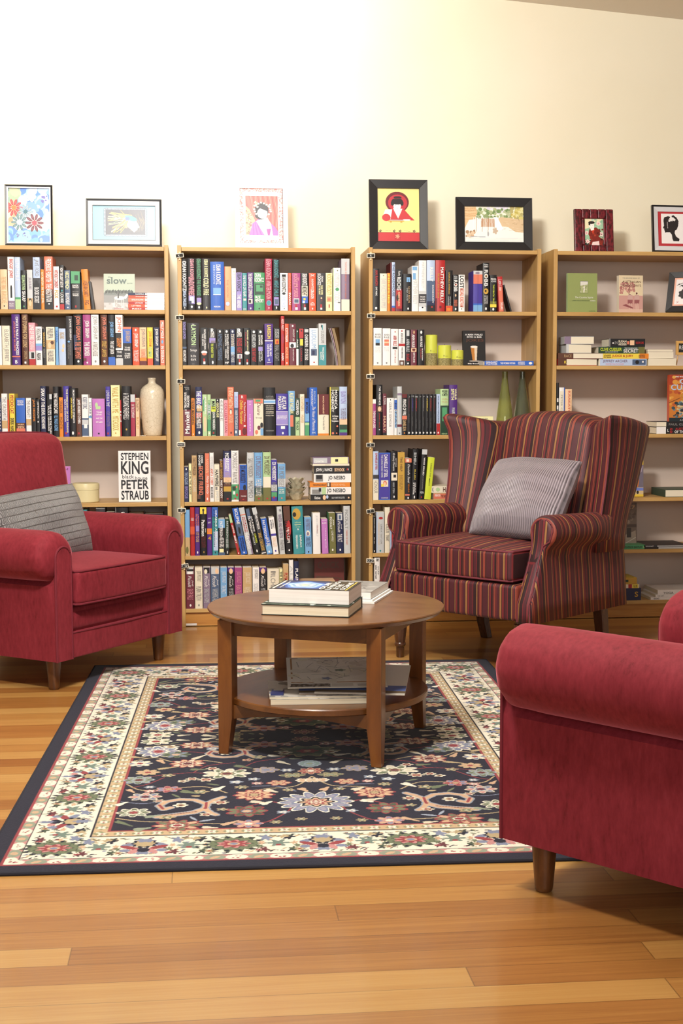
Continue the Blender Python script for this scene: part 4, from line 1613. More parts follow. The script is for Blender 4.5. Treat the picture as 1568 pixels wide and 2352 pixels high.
# bookcase 1, second shelf
shelf_row(2, 838.5, 'from the side post, second shelf', G1, [
    (-14, 4, 748, 'w', ''), (5, 23, 748, 'c', 'Vg10-90:ELIZABETH JEFFREY'), (27, 46, 720, 'p', 'vw5-80:ONCE I WAS A PRINCESS@52,84|vs14-72:JACQUELINE GILLESPIE@20,44|ps82-84.5|hw90-97:BB@35,65'.replace('vw5-80:ONCE I WAS A PRINCESS@52,84', 'vw5-80@52,84:ONCE I WAS A PRINCESS').replace('vs14-72:JACQUELINE GILLESPIE@20,44', 'vs14-72@20,44:JACQUELINE GILLESPIE').replace('hw90-97:BB@35,65', 'hw90-97@35,65:B')),
    (50, 64.5, 720.7, 'br', 'vt3-65:NO STOPPING FOR LIONS|Vt72-88:JOANNE GLYNN|pw93-97@35,65'), (66, 81, 741, 'pk', 'vw6-40:LINE OF FIRE|Vw44-64:DONNA|plg68-86|pk70-84@35,80|pr86-100'),
    (82, 96.5, 750, 'w', 'Vk6-36:RISGOWER|psb44-54|pl50-62|hw68-70:A|vk68-86:ARIAN'), (98, 105, 755, 'k', 'vgd10-50:SIROCCO|vg55-80:BADALUCCO'),
    (106, 126, 751, 'c', 'vg4-30:PHILIPPA|pt34-58|dbr36-46@50,90|dpe40-56@20,60|vg62-90:FALLEN SKIES'), (127.5, 134, 751, 'sb', 'vb10-40:KAREN'), (135, 151, 754.6, 'pb', 'Vgd10-28:ENGLAND|dpe42-54@50,85|dpe55-64@40,75'),
    (152, 167, 726, 'ch', 'vw6-48@50,82:JANE GREEN|Vg56-88@20,42:THE PATCHWORK|Vg56-80@48,70:MARRIAGE|dsb50-54@20,60'), (169, 188.5, 721.5, 'k', 'pn40-70@0,40|vs3-50:JOHN GRISHAM|vs54-88:THE TESTAMENT|dw90-95@40,64'),
    (190.5, 208.5, 721.5, 'mg', 'vw12-46:JOHN GRISHAM|vw54-82:THE BROKER|pm86-92@0,40|dw93-97@40,60'), (209.5, 227, 721.5, 'w', 'Vg3-48:JOHN GRISHAM|Vg54-82:A PAINTED HOUSE|dg90-95@40,64'),
    (231, 247, 721.5, 'br', 'pk20-34@50,100|vs5-48:JOHN GRISHAM|vgd52-84:STREET LAWYER|dw90-95@35,65'), (248, 264, 721.5, 'k', 'vsb14-44:JOHN GRISHAM|vw52-78:THE LAST JUROR|pb84-100'),
    (265, 282, 723, 'w', 'vs4-34:JOHN|pk36-66@0,80|vo46-64:GRISHAM|pk70-86|hw72-76:THE|hw80-84:HOUSE|plg87-100'), (282.5, 302, 751, 'b', 'ps0-6|pb6-42|vt10-38:JOHN GRISHAM|pk42-100|hw52-56:THE|hw57-62:PARTNER|hw68-72:THE|hw73-78:RUNAWAY|hw79-83:JURY'),
    (304, 320, 752, 'ro', 'vw16-52:JOHN GRISHAM|Vw60-90:THE PELICAN BRIEF|dw4-10@38,62'), (320.5, 336.5, 752, 'pe', 'Vg4-50:JOHN GRISHAM|Vs56-80:THE RAINMAKER|pdr89-100|po80-89'),
    (338, 351, 752, 'y', 'vo10-50:JOHN GRISHAM|vlgn52-78:THE SUMMONS|pro82-100'), (353, 366, 752, 'n', 'vw4-48:JOHN GRISHAM|vw54-90:THE RUNAWAY JURY'), (367.5, 378, 735.5, 's', 'vw4-40:MILLY MOLE|dsb44-52@25,75|vw58-95:IN DISGRACE'),
], rev=True)
# bookcase 1, third shelf
shelf_row(3, 1002.5, 'from the cream vase, third shelf', G1, [
    (-10, 3.5, 914, 'n', 'vw10-80:TRUMAN'), (4, 17, 904, 'w', 'Vg8-60:THE ORDSMITH|pt62-80'), (17.5, 21, 918, 'ro', ''), (22, 34, 904, 'y', 'vr4-46:PSYCHO CAT|vk56-94:DEREK HANSEN'),
    (37, 58, 914, 'b', 'hw6-10:PEOPLE|hw11-14:OF|hw15-19:HEAVEN|pbr64-100|ps78-88|hpe66-70:WILBUR|hpe72-78:SMITH'), (60, 72, 914, 'w', 'Vg6-50:THE ALMIGHTY|pt54-70'), (73, 82.5, 914, 'k', 'vo4-60:JACK HIGGINS'),
    (83.5, 91.5, 917, 'k', 'Vw6-50:JEFFERSON|dw58-62@30,70'), (93, 105.5, 886.7, 'n', 'vw5-58:SPEAK OF THE DEVIL|vw60-84:RICHARD HAWKE'), (108, 120, 905, 'k', 'plg0-12@50,100|vw24-92@50,84:THE GIRL ON THE TRAIN|vw28-86@16,42:PAULA HAWKINS'),
    (122, 135, 887.7, 'k', 'vw14-54:MARY HIGGINS CLARK|vsb58-88:ILL WALK ALONE'), (136, 145, 912.7, 'o', 'Vbr8-40:STRANGER|Vbr50-80:MONTH'), (146, 158.5, 886.7, 'v', 'vpy6-92@52,84:THE STRENGTH OF OUR DREAMS|vw26-70@16,42:SARA HENDERSON|pr91-95@20,60'),
    (160, 174, 891, 'k', 'vw4-72@54,84:FROM STRENGTH TO STRENGTH|vy20-62@20,44:SARA HENDERSON|dw89-96@30,65'), (175, 187, 914, 'br', 'vw4-66:JAMES HERBERT OTHERS|pr89-94@30,60'), (188, 203, 906, 'w', 'Vsl6-34:ROBERT EDRIC|psl56-98|plg60-72|pw70-80@30,80'),
    (203.5, 211, 914, 'w', 'Vsl12-50:HARRY|psb46-52'), (212, 241, 915.8, 'or', 'dlgn10-24@22,46|plgn20-28@28,66|hw34-38@30,80:THE|hw40-44@28,74:CAPTAIN|hw50-54@28,80:AND THE|hw60-64@28,80:STARS|pk90-94@42,56'), (243, 253.5, 887.7, 'v', 'Sw8-40:LOVE IN A TIME|Vmv50-80:OF WINTER|pr92-96@25,60'),
    (255, 275.5, 884.6, 'py', 'Vgd4-54:WALK WITH ME|Vgd60-88:MITCHCOCK|dgd92-95@40,56'), (276, 279, 919, 'r', 'vw30-60:IN'), (280, 299.5, 887, 'k', 'Vw14-66:A THOUSAND FAREWELLS|dgd84-88@40,60'), (300, 310.5, 906, 'cr', 'plg0-18|Vw24-56:IN THE COMPANY'), (311.5, 320, 914, 'pe', 'Vbr4-34:ELIZABETH|Vgd50-80:BUCKLEY'),
], rev=True)

G2 = 'books on the bookcase behind the coffee table'
shelf_row(1, 713.6, 'after the K sign', G2, [
    (417.5, 429.5, 596, 'k', 'vw4-62@14,88:DEAN KOONTZ|vpb62-93@20,84:BREATHLESS|dw94-97@40,60'), (430, 448.5, 593, 'k', 'vpk2-42@36,84:DEAN R KOONTZ|vpk36-72@14,88:SHADOWFIRES|pl72-88@14,90|pw74-86@30,80|pn82-88@14,50|dw91-96@40,66'),
    (449.5, 463.5, 593, 'k', 'vgr2-40:DEAN R KOONTZ|vgr42-72:THE FUNHOUSE|pl76-86@12,88|dpy85-90@10,90|dw92-97@35,65'), (464.5, 482, 594, 'ch', 'vpy2-36@26,74:DEAN R KOONTZ|vpy38-71@14,84:COLD FIRE|dpy93-97@45,62'),
    (483, 514.5, 601, 'b', 'vw6-47@42,76:DEAN R KOONTZ|vpb7-46@22,34:SERVANTS|psb54-68@20,76|pw67-69@20,76|hw91-94@24,72:HEADLINE'), (515, 531, 612, 't', 'pr0-100@0,10|ds79-91@14,80|dpb80-90@18,76|Vs30-70@34,60:THE VISION'),
    (531.5, 542, 616, 'w', 'dlgn6-10@40,70|Vlg14-60:MY LITE|Vlg64-85:LOVE'), (542.5, 555.5, 626, 'l', 'vk2-50:DEAN KOONTZ|vw58-94:THE SEERIES'), (556.5, 567, 627, 'tl', 'Sw6-62:THE FACE OF FEAR|pn66-72@20,80|pc68-74@20,80|hw95-98:BELMO'),
    (568, 582, 626, 'p', 'vw2-68:THE DEAN KOONTZ COMPANION|pc70-82@16,84|pk72-80@20,60|dw92-97@40,64'), (583, 608, 626, 'gr', 'hw2-13@8,64:DEAN|hw14-25@6,92:KOONTZ|pdg29-58@6,94|pgr32-50@20,84|pdg34-40@56,80|hw61-69@8,60:FALSE|hw70-79@8,90:MEMORY|ddg93-97@40,56'),
    (608.5, 625, 594, 'cr', 'vpk2-40:DEAN KOONTZ|vpk43-78:WINTER MOON|dl80-91@16,88|dtl81-90@22,82|dpk93-97@40,64'), (627, 642, 595, 'k', 'vtl2-36:DEAN R KOONTZ|vtl42-72:NIGHT CHILLS|pl74-90@10,86|psl78-88@24,80|dw92-97@40,60'),
    (643, 661, 627, 'w', 'vk4-10@24,74:.|vk4-50@22,76:DEAN KOONTZ|dk51-58@26,70|vpb62-92@24,66:THE FACE|dg93-96@45,60'), (661.8, 669, 627, 'ro', 'vs4-40:DEAN|vw52-84:SWAN'), (670.5, 690, 627, 'mg', 'vpk3-30@20,64:KOONTZ|vpk12-20@66,84:DEAN|vpk30-65@22,70:MR MURDER|plg67-81@18,84|psl70-79@26,76|pr83-92@36,58|pw91-98@36,66'),
    (691.5, 708, 627, 'k', 'vw2-32:DEAN KOONTZ|pc34-62@6,90|vk36-60@10,84:MIDNIGHT|pb62-80@8,92|py66-72@30,60|pw74-80@20,50|pr83-92@36,58|pw91-98@36,66'), (709.5, 725.5, 627, 'ro', 'hw4-9:X|vw16-42@36,64:KOONTZ|vw44-68@24,70:DRAGON|hw78-81:A|hw83-86:TERROR|dw92-97@40,58'),
    (727, 747.5, 627, 'ch', 'vw2-32@12,46:KOONTZ|vw8-24@54,72:DEAN|vpy33-58@48,70:DARK RIVERS|vpy33-58@22,42:OF THE HEART|dpe64-69@44,62|pr68-75@56,60|pr83-92@40,60|pw92-97@40,62'), (748, 763, 627, 'py', 'Vgd3-30:KOONTZ|Vgd32-58:VELOCITY|pt62-76@10,90|ds66-74@26,72|pr83-92@42,60'),
    (765, 782, 615, 'w', 'plgn0-100@0,8|dol5-8@50,66|Vlg12-44:ADMISSION|dgr46-54@28,80|Vlg56-80:TODO|dk80-82@60,96'), (783.5, 802.5, 594, 'mv', 'pc78-100|plg0-30|Vs6-46@44,66:THOMAS KENEALLY|Vs48-76@44,62:BETTANYS BOOK'),
])
shelf_row(2, 839, 'after the L sign', G2, [
    (418.5, 428.5, 738, 'k', 'vl2-40:RICHARD LAYMON|psl58-62|vw66-92:NO SANCTUARY'), (430, 457.5, 742, 'ch', 'hw2-4@40,60:THE|vlgn5-52@32,74:LAYMON|hg54-56@30,70:COLLECTION|Hw61-69@24,80:Savage|Hw75-81@28,72:In the|Hw83-89@28,74:dark|hg96-98@38,58:HEAD'),
    (460, 477.5, 752.6, 'k', 'vw5-58@48,74:RICHARD LAYMON|vw16-48@22,42:THE STAKE|dw61-70@10,90|ds67-74@20,80|pr82-90@36,60|pw90-97@36,64'), (479, 496.5, 753, 'k', 'pg10-96@0,4|hw2-12@30,74:R|hw12-26@26,76:LAYMON|pl27-40@10,90|pmv34-40@30,90|vlm42-80@30,62:THE MIDNIGHT TOUR|dw88-97@40,64'),
    (498, 512.5, 756, 'k', 'dw3-10@34,64|vsl12-86:AMONG MISSING'), (514, 527.5, 756, 'k', 'dw3-10@30,68|vw14-46@20,46:LAYMON|vw14-46@54,82:RICHARD|vw48-84@54,82:RESURRECTION|vw56-80@20,44:DREAMS|hw90-96:HF'), (528.5, 540, 756, 'n', 'dw3-10@30,70|vc14-48@18,50:LAYMON|vc14-48@56,84:RICHARD|psb48-70@10,90|vlg64-92:BEAST HOUSE'),
    (541, 558.5, 753, 'k', 'hw2-14@24,76:R|hw12-24@20,80:LAYMON|vr28-68:ENDLESS NIGHT|plg70-82@20,84|pmv72-80@40,70|pr84-92@40,62|pw92-98@40,64'), (559.5, 575, 753, 'k', 'vpy6-60@50,70:RICHARD LAYMON|vr12-50@24,40:ISLAND|dlg62-72@10,90|dw64-70@24,76|pr84-92@40,62|pw92-98@40,64'),
    (576, 590, 757, 'k', 'dw3-10@30,70|vlg14-50:RICHARD LAYMON|vr52-90:ONE RAINY NIGHT'), (591, 605.5, 757, 'k', 'dw3-10@30,70|vw16-42@54,84:RICHARD|vw16-42@18,46:LAYMON|pl48-60@14,84|vlg60-88@54,80:AFTER|vlg60-90@20,46:MIDNIGHT'),
    (607.5, 627, 743.5, 'p', 'vy4-36@32,76:LARSSON|pw40-42|pv44-94|vw48-78@58,82:THE GIRL WHO|vw50-80@28,50:PLAYED WITH FIRE|hw84-90@40,60:Q|hw92-95@26,76:QUERCUS'), (628.5, 643, 753, 'k', 'vlg4-28@56,84:STEPHEN|vlg4-28@20,48:COONTS|po30-44@20,84|pr34-42@40,70|vg46-88:FINAL FLIGHT'),
    (645, 653, 726, 'r', 'Sw6-30:RED MIST|dcr36-56@10,90|vw76-90:HAIN'), (654, 663, 743.5, 'ro', 'vw10-44:SCOTT MARIANI|Vpe56-84:ANDREE|dw92-97@36,64'), (664, 679.5, 743.5, 'm', 'dw3-8@40,64|Vw14-42@54,78:PIGGOT LEE|pw45-58@0,100|dk48-58@16,70|Vw60-90@52,70:ADVENTURES'), (680, 685.5, 757, 'dg', 'pw54-100|dw3-7@30,70|vw28-50:PAGE'),
    (686.5, 697, 755, 'k', 'pr0-26|py28-46@20,90|vr54-90@30,66:LORNA|dk3-8@40,70'), (698, 709.5, 753, 'k', 'plg4-12@10,90|vw18-50:CHADBURN|vw56-86:CITY OF THE DEAD'), (710.5, 730.5, 753.6, 'w', 'Vsb5-54@24,76:LUDLUM|psl56-74@16,86|pn60-72@30,60|pr90-94@44,60'),
    (731.5, 749, 743, 'lg', 'ptl51-100|dk3-10@30,50|ptl4-15@44,56|Vg18-46@30,72:LUDLUM|vw56-88@48,72:THE SCORPIO|vw68-86@22,42:ILLUSION'),
])
shelf_row(3, 1002, 'after the M sign', G2, [
    (420, 438, 885, 'k', 'pm48-100|uw52-95@22,84:Mankell|uw14-50@14,46:A TREACHEROUS|uw20-43@52,84:PARADISE|vg3-9:JS'), (439.5, 447, 914.5, 'o', 'vk4-70:OLIVIA MANNING|dw93-97@36,64'), (448.5, 464, 888.6, 'n', 'pt38-50@20,100|pbr62-74|pr52-62@10,100|pv10-36@20,100|vw8-44:THE BRIDGE|vw52-84:DOUG MARLETTE|dw90-96@40,70'),
    (465, 475.5, 906, 'lgn', 'pgr12-40@10,40|dpe52-90@20,84|vw6-46@44,84:MARSH'), (476.2, 484, 906, 'lgn', 'plg24-50|vgr14-80:CIRCLE MARSDEN|pgr60-88|dw91-96@30,70'), (485, 495.5, 916.6, 'lgn', 'pdg32-98|plm20-34|vk5-28:MALE|vw34-82:JOHN MARSDEN|pr89-94@30,64'),
    (496, 503.8, 916, 'k', 'vpy10-50:GEORGE|dw2-6@30,60'), (504.5, 513, 916, 'w', 'Vg5-60:SENSE|dg3-7@40,70'), (514, 523, 919, 'pk', 'pw50-100@0,8|Vcr8-90:COLLEEN ROAN'), (520.5, 537, 889, 's', 'vpe2-42:STEVE MARTIN|dk44-54@34,70|dc46-56@36,66|Vpe58-74:SHOPGIRL|ddr91-96@40,64'),
    (537.8, 547, 900, 'pb', 'psl36-100|Vl10-34:ROSIE|Vw42-84:UNDER THE TUSCAN SUN|pw88-94@20,60'), (547.8, 566.5, 906.5, 'r', 'hw2-9@34,60:R|Sy14-72@16,56:Debbie Macomber|Sw18-66@66,88:The Manual of Christmas|ddr80-98@44,98|dw74-78@60,90|pw86-98@2,24'), (567, 581.5, 919, 'or', 'hw4-7@30,70:JANE|hw11-13@34,66:LIZ|vw40-88@40,56:HEARTS'),
    (582.5, 605, 916, 'c', 'ps0-12@6,94|pgr2-8@20,70|Sm10-44@34,70:Desire|hg50-53:THE|dk64-78@66,96|dm72-84@36,70|psb80-98@68,98|ds84-96@12,44'), (606, 632.5, 890, 'k', 'hg17-20:ALISTAIR|hg20.5-23.5:MACLEAN|pw25-34|psb27-32|hc37-39:HMS ULYSSES|hc41-43:THE GUNS|hc44-46:OF NAVARONE|hc49-51:WHERE|hc52-54:EAGLES DARE|hc57-59:FORCE TEN|hg88-91:HEINEMANN'),
    (633.5, 661.5, 904, 'v', 'pw42-43|pl43-74|pw74-75|vw6-38@50,86:ALISTAIR|vw6-38@16,46:MACLEAN|hw52-54.5@10,90:THE GOLDEN GATE|hw55.5-58@10,90:SEAWITCH|hw58.8-61@10,84:BEAR ISLAND|pw77-84@40,74|dw91-97@48,64'), (662.2, 677, 898, 'sb', 'pdg44-100@30,100|vpy4-50:ALISTAIR MACLEAN|ps54-80@26,76'),
    (678, 688, 915, 'dg', 'vw4-44:MCDERMID|plgn50-100|vdg60-86:THE HACK'), (688.8, 699, 905, 'c', 'Vt6-40:SOUVENIRS|Vt50-70:MARR'), (699.8, 710, 915, 'b', 'psb40-62|vn10-42:MONICA|pgr64-100|plgn66-72'), (710.8, 728.5, 890, 'b', 'Vw4-40@20,44:MCINERNEY|Vpb8-34@54,78:MONICA|Sw40-90@34,76:The House of Memories|hpb92-97@30,74:PM'),
    (729.5, 755, 905.5, 'c', 'pdr0-49@8,100|vpe4-48@44,58:MONICA MCINERNEY|Sg52-86@40,64:Those Faraday Girls|po95-100'), (757, 778.5, 889, 'k', 'pol0-8|py0-100@0,10|vw6-46@50,82:MONICA|vw6-52@18,44:MCINERNEY|hw58-62@26,90:At Home|hw63-67@30,80:with the|hw68-73@18,92:Templetons|ds79-83@70,90|ds93-98@20,46|ds94-97@66,82'),
    (779.2, 797, 888, 'pb', 'ppe66-78|pdg78-90|pgr88-94|pp94-100|Vl10-34:BANYON|Vmv44-68:THE LAVENDER KEEPER'),
])
shelf_row(4, 1152, 'after the M N O sign', G2, [
    (422, 433, 1072, 'n', 'dw4-10@35,66|Vpb16-50:THE CALLOUS|Vl56-90:BRIDGE'), (433.6, 440, 1066, 'py', 'vbr16-80:ART IN THE HOUSE'), (440.6, 452, 1046.5, 't', 'Vbr4-42:CHARLOTTE MENDELSON|Vc48-78:LOVE IN IDLENESS'), (453, 470, 1041.5, 'k', 'pbr84-94@0,40|vw4-28@16,44:MOONEY|vw4-20@54,80:CHRIS|vs26-86@18,78:SECRET FRIEND'),
    (470.6, 481, 1041.5, 's', 'Vpe12-40@50,80:LOWER|Vpe12-40@18,46:TOLTAN|Sw46-84:Mary Moody|dw91-97@34,64'), (481.6, 491, 1040, 'w', 'Vlg8-34:REMEMBERING|vs32-66:ANITA COBBY|vg70-92:MARK MORRI'), (491.8, 504, 1067, 'c', 'vk14-58:HAYWIRE|pg60-68@20,60|Vlg70-96:JAMES'), (504.6, 512, 1057.7, 'br', 'vgd2-44:LAST TANGO|vw48-92:MARY MOODY'),
    (513, 530.5, 1036, 'n', 'pl14-52|ppe52-62|pbr64-70|pgd70-80|pk80-100|vw4-40@20,74:MORRISSEY|Vt42-66@44,80:A DISTANT|Vt42-66@16,40:JOURNEY|pr93-96@40,64'), (531.2, 548, 1035, 'w', 'Vg4-40:MORRISSEY|Vg42-64:RAIN MUSIC|pgr66-96|pdg70-78@10,60|ps69-73@60,80|pw80-86@20,50|dr84-90@60,90|pr93-96@40,64'), (548.8, 567, 1067.5, 'b', 'ps0-100@0,6|vn4-50:DI MORRISSEY|pdr68-100|dk54-70@50,90|hw84-87@20,90:TEARS|pr93-96@40,64'),
    (567.6, 583.5, 1039.4, 'lg', 'Vg12-50:SALLY MORRISON|Vg58-92:MADMEO'), (584.2, 603, 1039.4, 'sb', 'Vmv8-52:DI MORRISSEY|Vw54-90:THE SILENT COUNTRY|psl68-72|pdg72-100|pol86-100|pr93-96@40,64'), (603.8, 622, 1038.7, 'lgn', 'Vbr8-46:DI MORRISSEY|pc50-72|pol72-100|pr93-96@40,64'), (622.8, 636, 1056, 'v', 'plg60-76|vw6-50:DI MORRISSEY|Vg54-76:BARRA CREEK|pgr78-90|dr88-94@30,60'), (637.5, 655.5, 1065, 'sb', 'plg40-62|Vg8-64:DI MORRISSEY|ptl66-100|hw68-71:TEARS|hw73-76:OF THE|hw77-80:MOON|ds90-94@40,62'),
])
shelf_row(5, 1275, 'after the P sign', G2, [
    (425, 436, 1171, 'sb', 'pt60-100|dol80-96@10,70'), (436.8, 447, 1165, 'r', 'hw22-24:JAMES|hw25-28:PATTERSON|ps48-52@20,90|pdr58-59|pro40-56'), (447.6, 458.5, 1165, 'p', 'vs14-38@54,86:JAMES|vs14-38@14,46:PATTERSON|pl38-50@20,90|vt52-72@18,84:1ST TO DIE|dw91-96@36,66'), (459.5, 474.5, 1165, 'k', 'py0-14|dk3-9@34,66|pk8-14@40,60|vw26-60@20,72:Patterson|vw44-52@76,92:James|vdr60-84:CROSS COUNTRY|dgd91-95@46,62'),
    (475.3, 486.5, 1165, 'p', 'hw22-24:JAMES|hw30-34:JULY|po44-56|ds46-52@20,70|hgd60-68:4'), (487.3, 500.5, 1165, 'tl', 'pb0-20|ppb50-90@20,100|vw6-82@54,84:CRADLE AND ALL|vk4-82@18,46:JAMES PATTERSON|dk92-96@40,60'), (501.3, 516.5, 1192.6, 'k', 'psb0-24|vw6-50@20,66:PATTERSON|vw52-78:KISS THE GIRLS|ppy82-92@14,80|psl92-100'), (517.2, 525.6, 1192, 'dg', 'vlg6-52@30,84:PATTERSON|vlg54-80:HIDE SEEK|pk82-100|dw88-96@40,66'),
    (524.5, 530.5, 1182, 'r', 'plgn0-20|vw26-46:JAMES|vw52-72:BERY|dw94-98@30,70', 546), (532.5, 547, 1166, 'b', 'psl30-60|dk40-56@30,66|vw2-34@30,76:ECLIPSE|vk64-92@56,84:RICHARD NORTH|vk64-92@22,48:PATTERSON|dw94-98@40,64', 554.2), (547.9, 560.5, 1165, 'lg', 'ps14-16|vr20-52@54,80:JAMES|vr20-52@20,46:PATTERSON|vw54-88:ALEX CROSS|pmv60-100@70,100', 570),
    (561.5, 577, 1165, 'k', 'psl2-24@10,60|vw18-52@54,82:JAMES|vw18-52@18,46:PATTERSON|vlm56-76@56,84:CROSS|vlg52-80@24,46:MY HEART|dw90-96@38,60', 584.6), (577.5, 588, 1165, 'tl', 'plg0-14|pch14-100|vw14-46:JAMES PATTERSON|vgd54-92:3RD DEGREE|pw96-98', 601.6), (598, 611.5, 1190, 'b', 'vw4-54@18,64:PATTERSON|vw54-78:JACK JILL|psb74-98|dw90-96@30,60', 613.4), (616.5, 629, 1188, 'w', 'vg6-30@54,84:ROBERT|vn6-30@16,46:PATTERSON|pv44-50|Vpe54-80:FADING LIGHTS|dv88-94@36,64', 628),
    (635, 647, 1163, 'lg', 'hk6-10@40,80:G|vmv16-66:VANESSA AND HER SISTER|Vg70-92:PARMAR', 643), (649.5, 665, 1162, 'k', 'pbr0-30|dr30-62@40,100|vr30-70@20,80:TANGLED|vw44-76@30,74:VENOM|dw90-94@40,64', 657), (669, 694.5, 1162.5, 'tl', 'dgd4-28@4,80|dk12-22@6,40|hlgn32-35@20,80:the|hpy37-40@20,80:opposite|hlgn42-44@30,70:of me|hw46-50@44,58:&|htl53-60@20,80:skipping|vw60-86@62,78:SARAH|vw60-88@26,42:PEKKANEN', 674.5),
    (698.5, 714, 1188, 'sb', 'Vmv4-34:ANNE PEMBERTON|dc36-52@20,80|dmv40-50@30,66|vsl54-80:OUR STREET|dk92-97@40,60', 701), (717.5, 735, 1178, 'w', 'Vlg6-58@36,70:JODI PICOULT|Sr30-50@54,70:Perfect', 719), (737.5, 752, 1192, 'or', 'hw2-5:JANE|hw10-13:LIZ|Vw28-84@58,70:HEARTS AND|pw59-62@48,60', 740), (754.5, 769.5, 1178, 'gr', 'pol0-100|vw10-40@16,46:PICOULT|vw16-30@56,80:JODI|Vw44-70@36,66:LONE WOLF|dw88-94@36,60', 757), (771.5, 787.5, 1178, 'n', 'plg2-18@20,90|psl6-16@40,70|sw20-48@22,60:Picoult|sw26-40@62,84:Jodi|Vw52-72:THE PACT|dw88-94@40,64', 773.2), (788.5, 803.5, 1162, 'lg', 'Vg8-48@20,64:PICOULT|Vs50-82@30,60:CHANGE OF HEART', 790.2),
])
shelf_row(6, 1398.5, 'after the P Q sign', G2, [
    (427, 446.5, 1303.5, 'm', 'plg0-16@8,90|pk4-9@10,90|pw10-16@20,80|sw20-48@24,64:Picoult|sw30-46@66,88:Jodi|Vpk52-78:SALEM FALLS|dw89-95@40,62'), (447.5, 465, 1303.5, 'c', 'Vg8-34:JODI PICOULT|Vg46-80:PLAIN TRUTH|dg89-95@40,60'), (466.5, 483, 1303.5, 'mv', 'pk0-14@10,90|dc4-16@14,60|sw20-48@20,64:Picoult|sw28-44@66,88:Jodi|Vlg52-86:SING YOU HOME'), (484, 504.5, 1303.5, 'sl', 'plg0-16@6,94|dpe2-16@50,90|sw20-48@20,62:Picoult|sw28-44@64,86:Jodi|Vlg52-86:VANISHING ACTS'),
    (506, 521.5, 1303.5, 'sb', 'Vw10-38:JODI PICOULT|Vw44-64:THE PACT'), (523, 538, 1303.5, 'p', 'pk10-100|dpe2-16@20,80|sw20-48@20,62:Picoult|sw28-44@64,86:Jodi|Vlg52-86:MY SISTERS KEEPER'), (539, 556, 1303.5, 'mg', 'Vpk10-38:JODI PICOULT|Vpk44-70:PLAIN TRUTH'), (557.5, 578.5, 1303.5, 't', 'Vc12-40:JODI PICOULT|Vc48-80:VANISHING ACTS'), (580, 595, 1303.5, 'w', 'Vg4-28:JODI PICOULT|Vlg40-70:SECOND GLANCE'), (596, 612, 1303.5, 'p', 'pk10-100|dpe2-16@20,80|sw20-48@20,62:Picoult|sw28-44@64,86:Jodi|Vlg52-86:MY SISTERS KEEPER'),
    (614, 641, 1307, 'c', 'Vg6-60@28,68:PILCHER|Vg5-12@28,72:ROSA'), (641.8, 649, 1307, 'py', 'vk6-60:THE BOOK OF'), (650, 662.5, 1296, 't', 'vr20-60:PLYMOUTH'), (664, 673.5, 1286, 'w', 'Vlg12-70:ALICE'), (675, 686, 1289, 'n', 'vw16-46@30,88:PLAIN|pv38-60'),
])

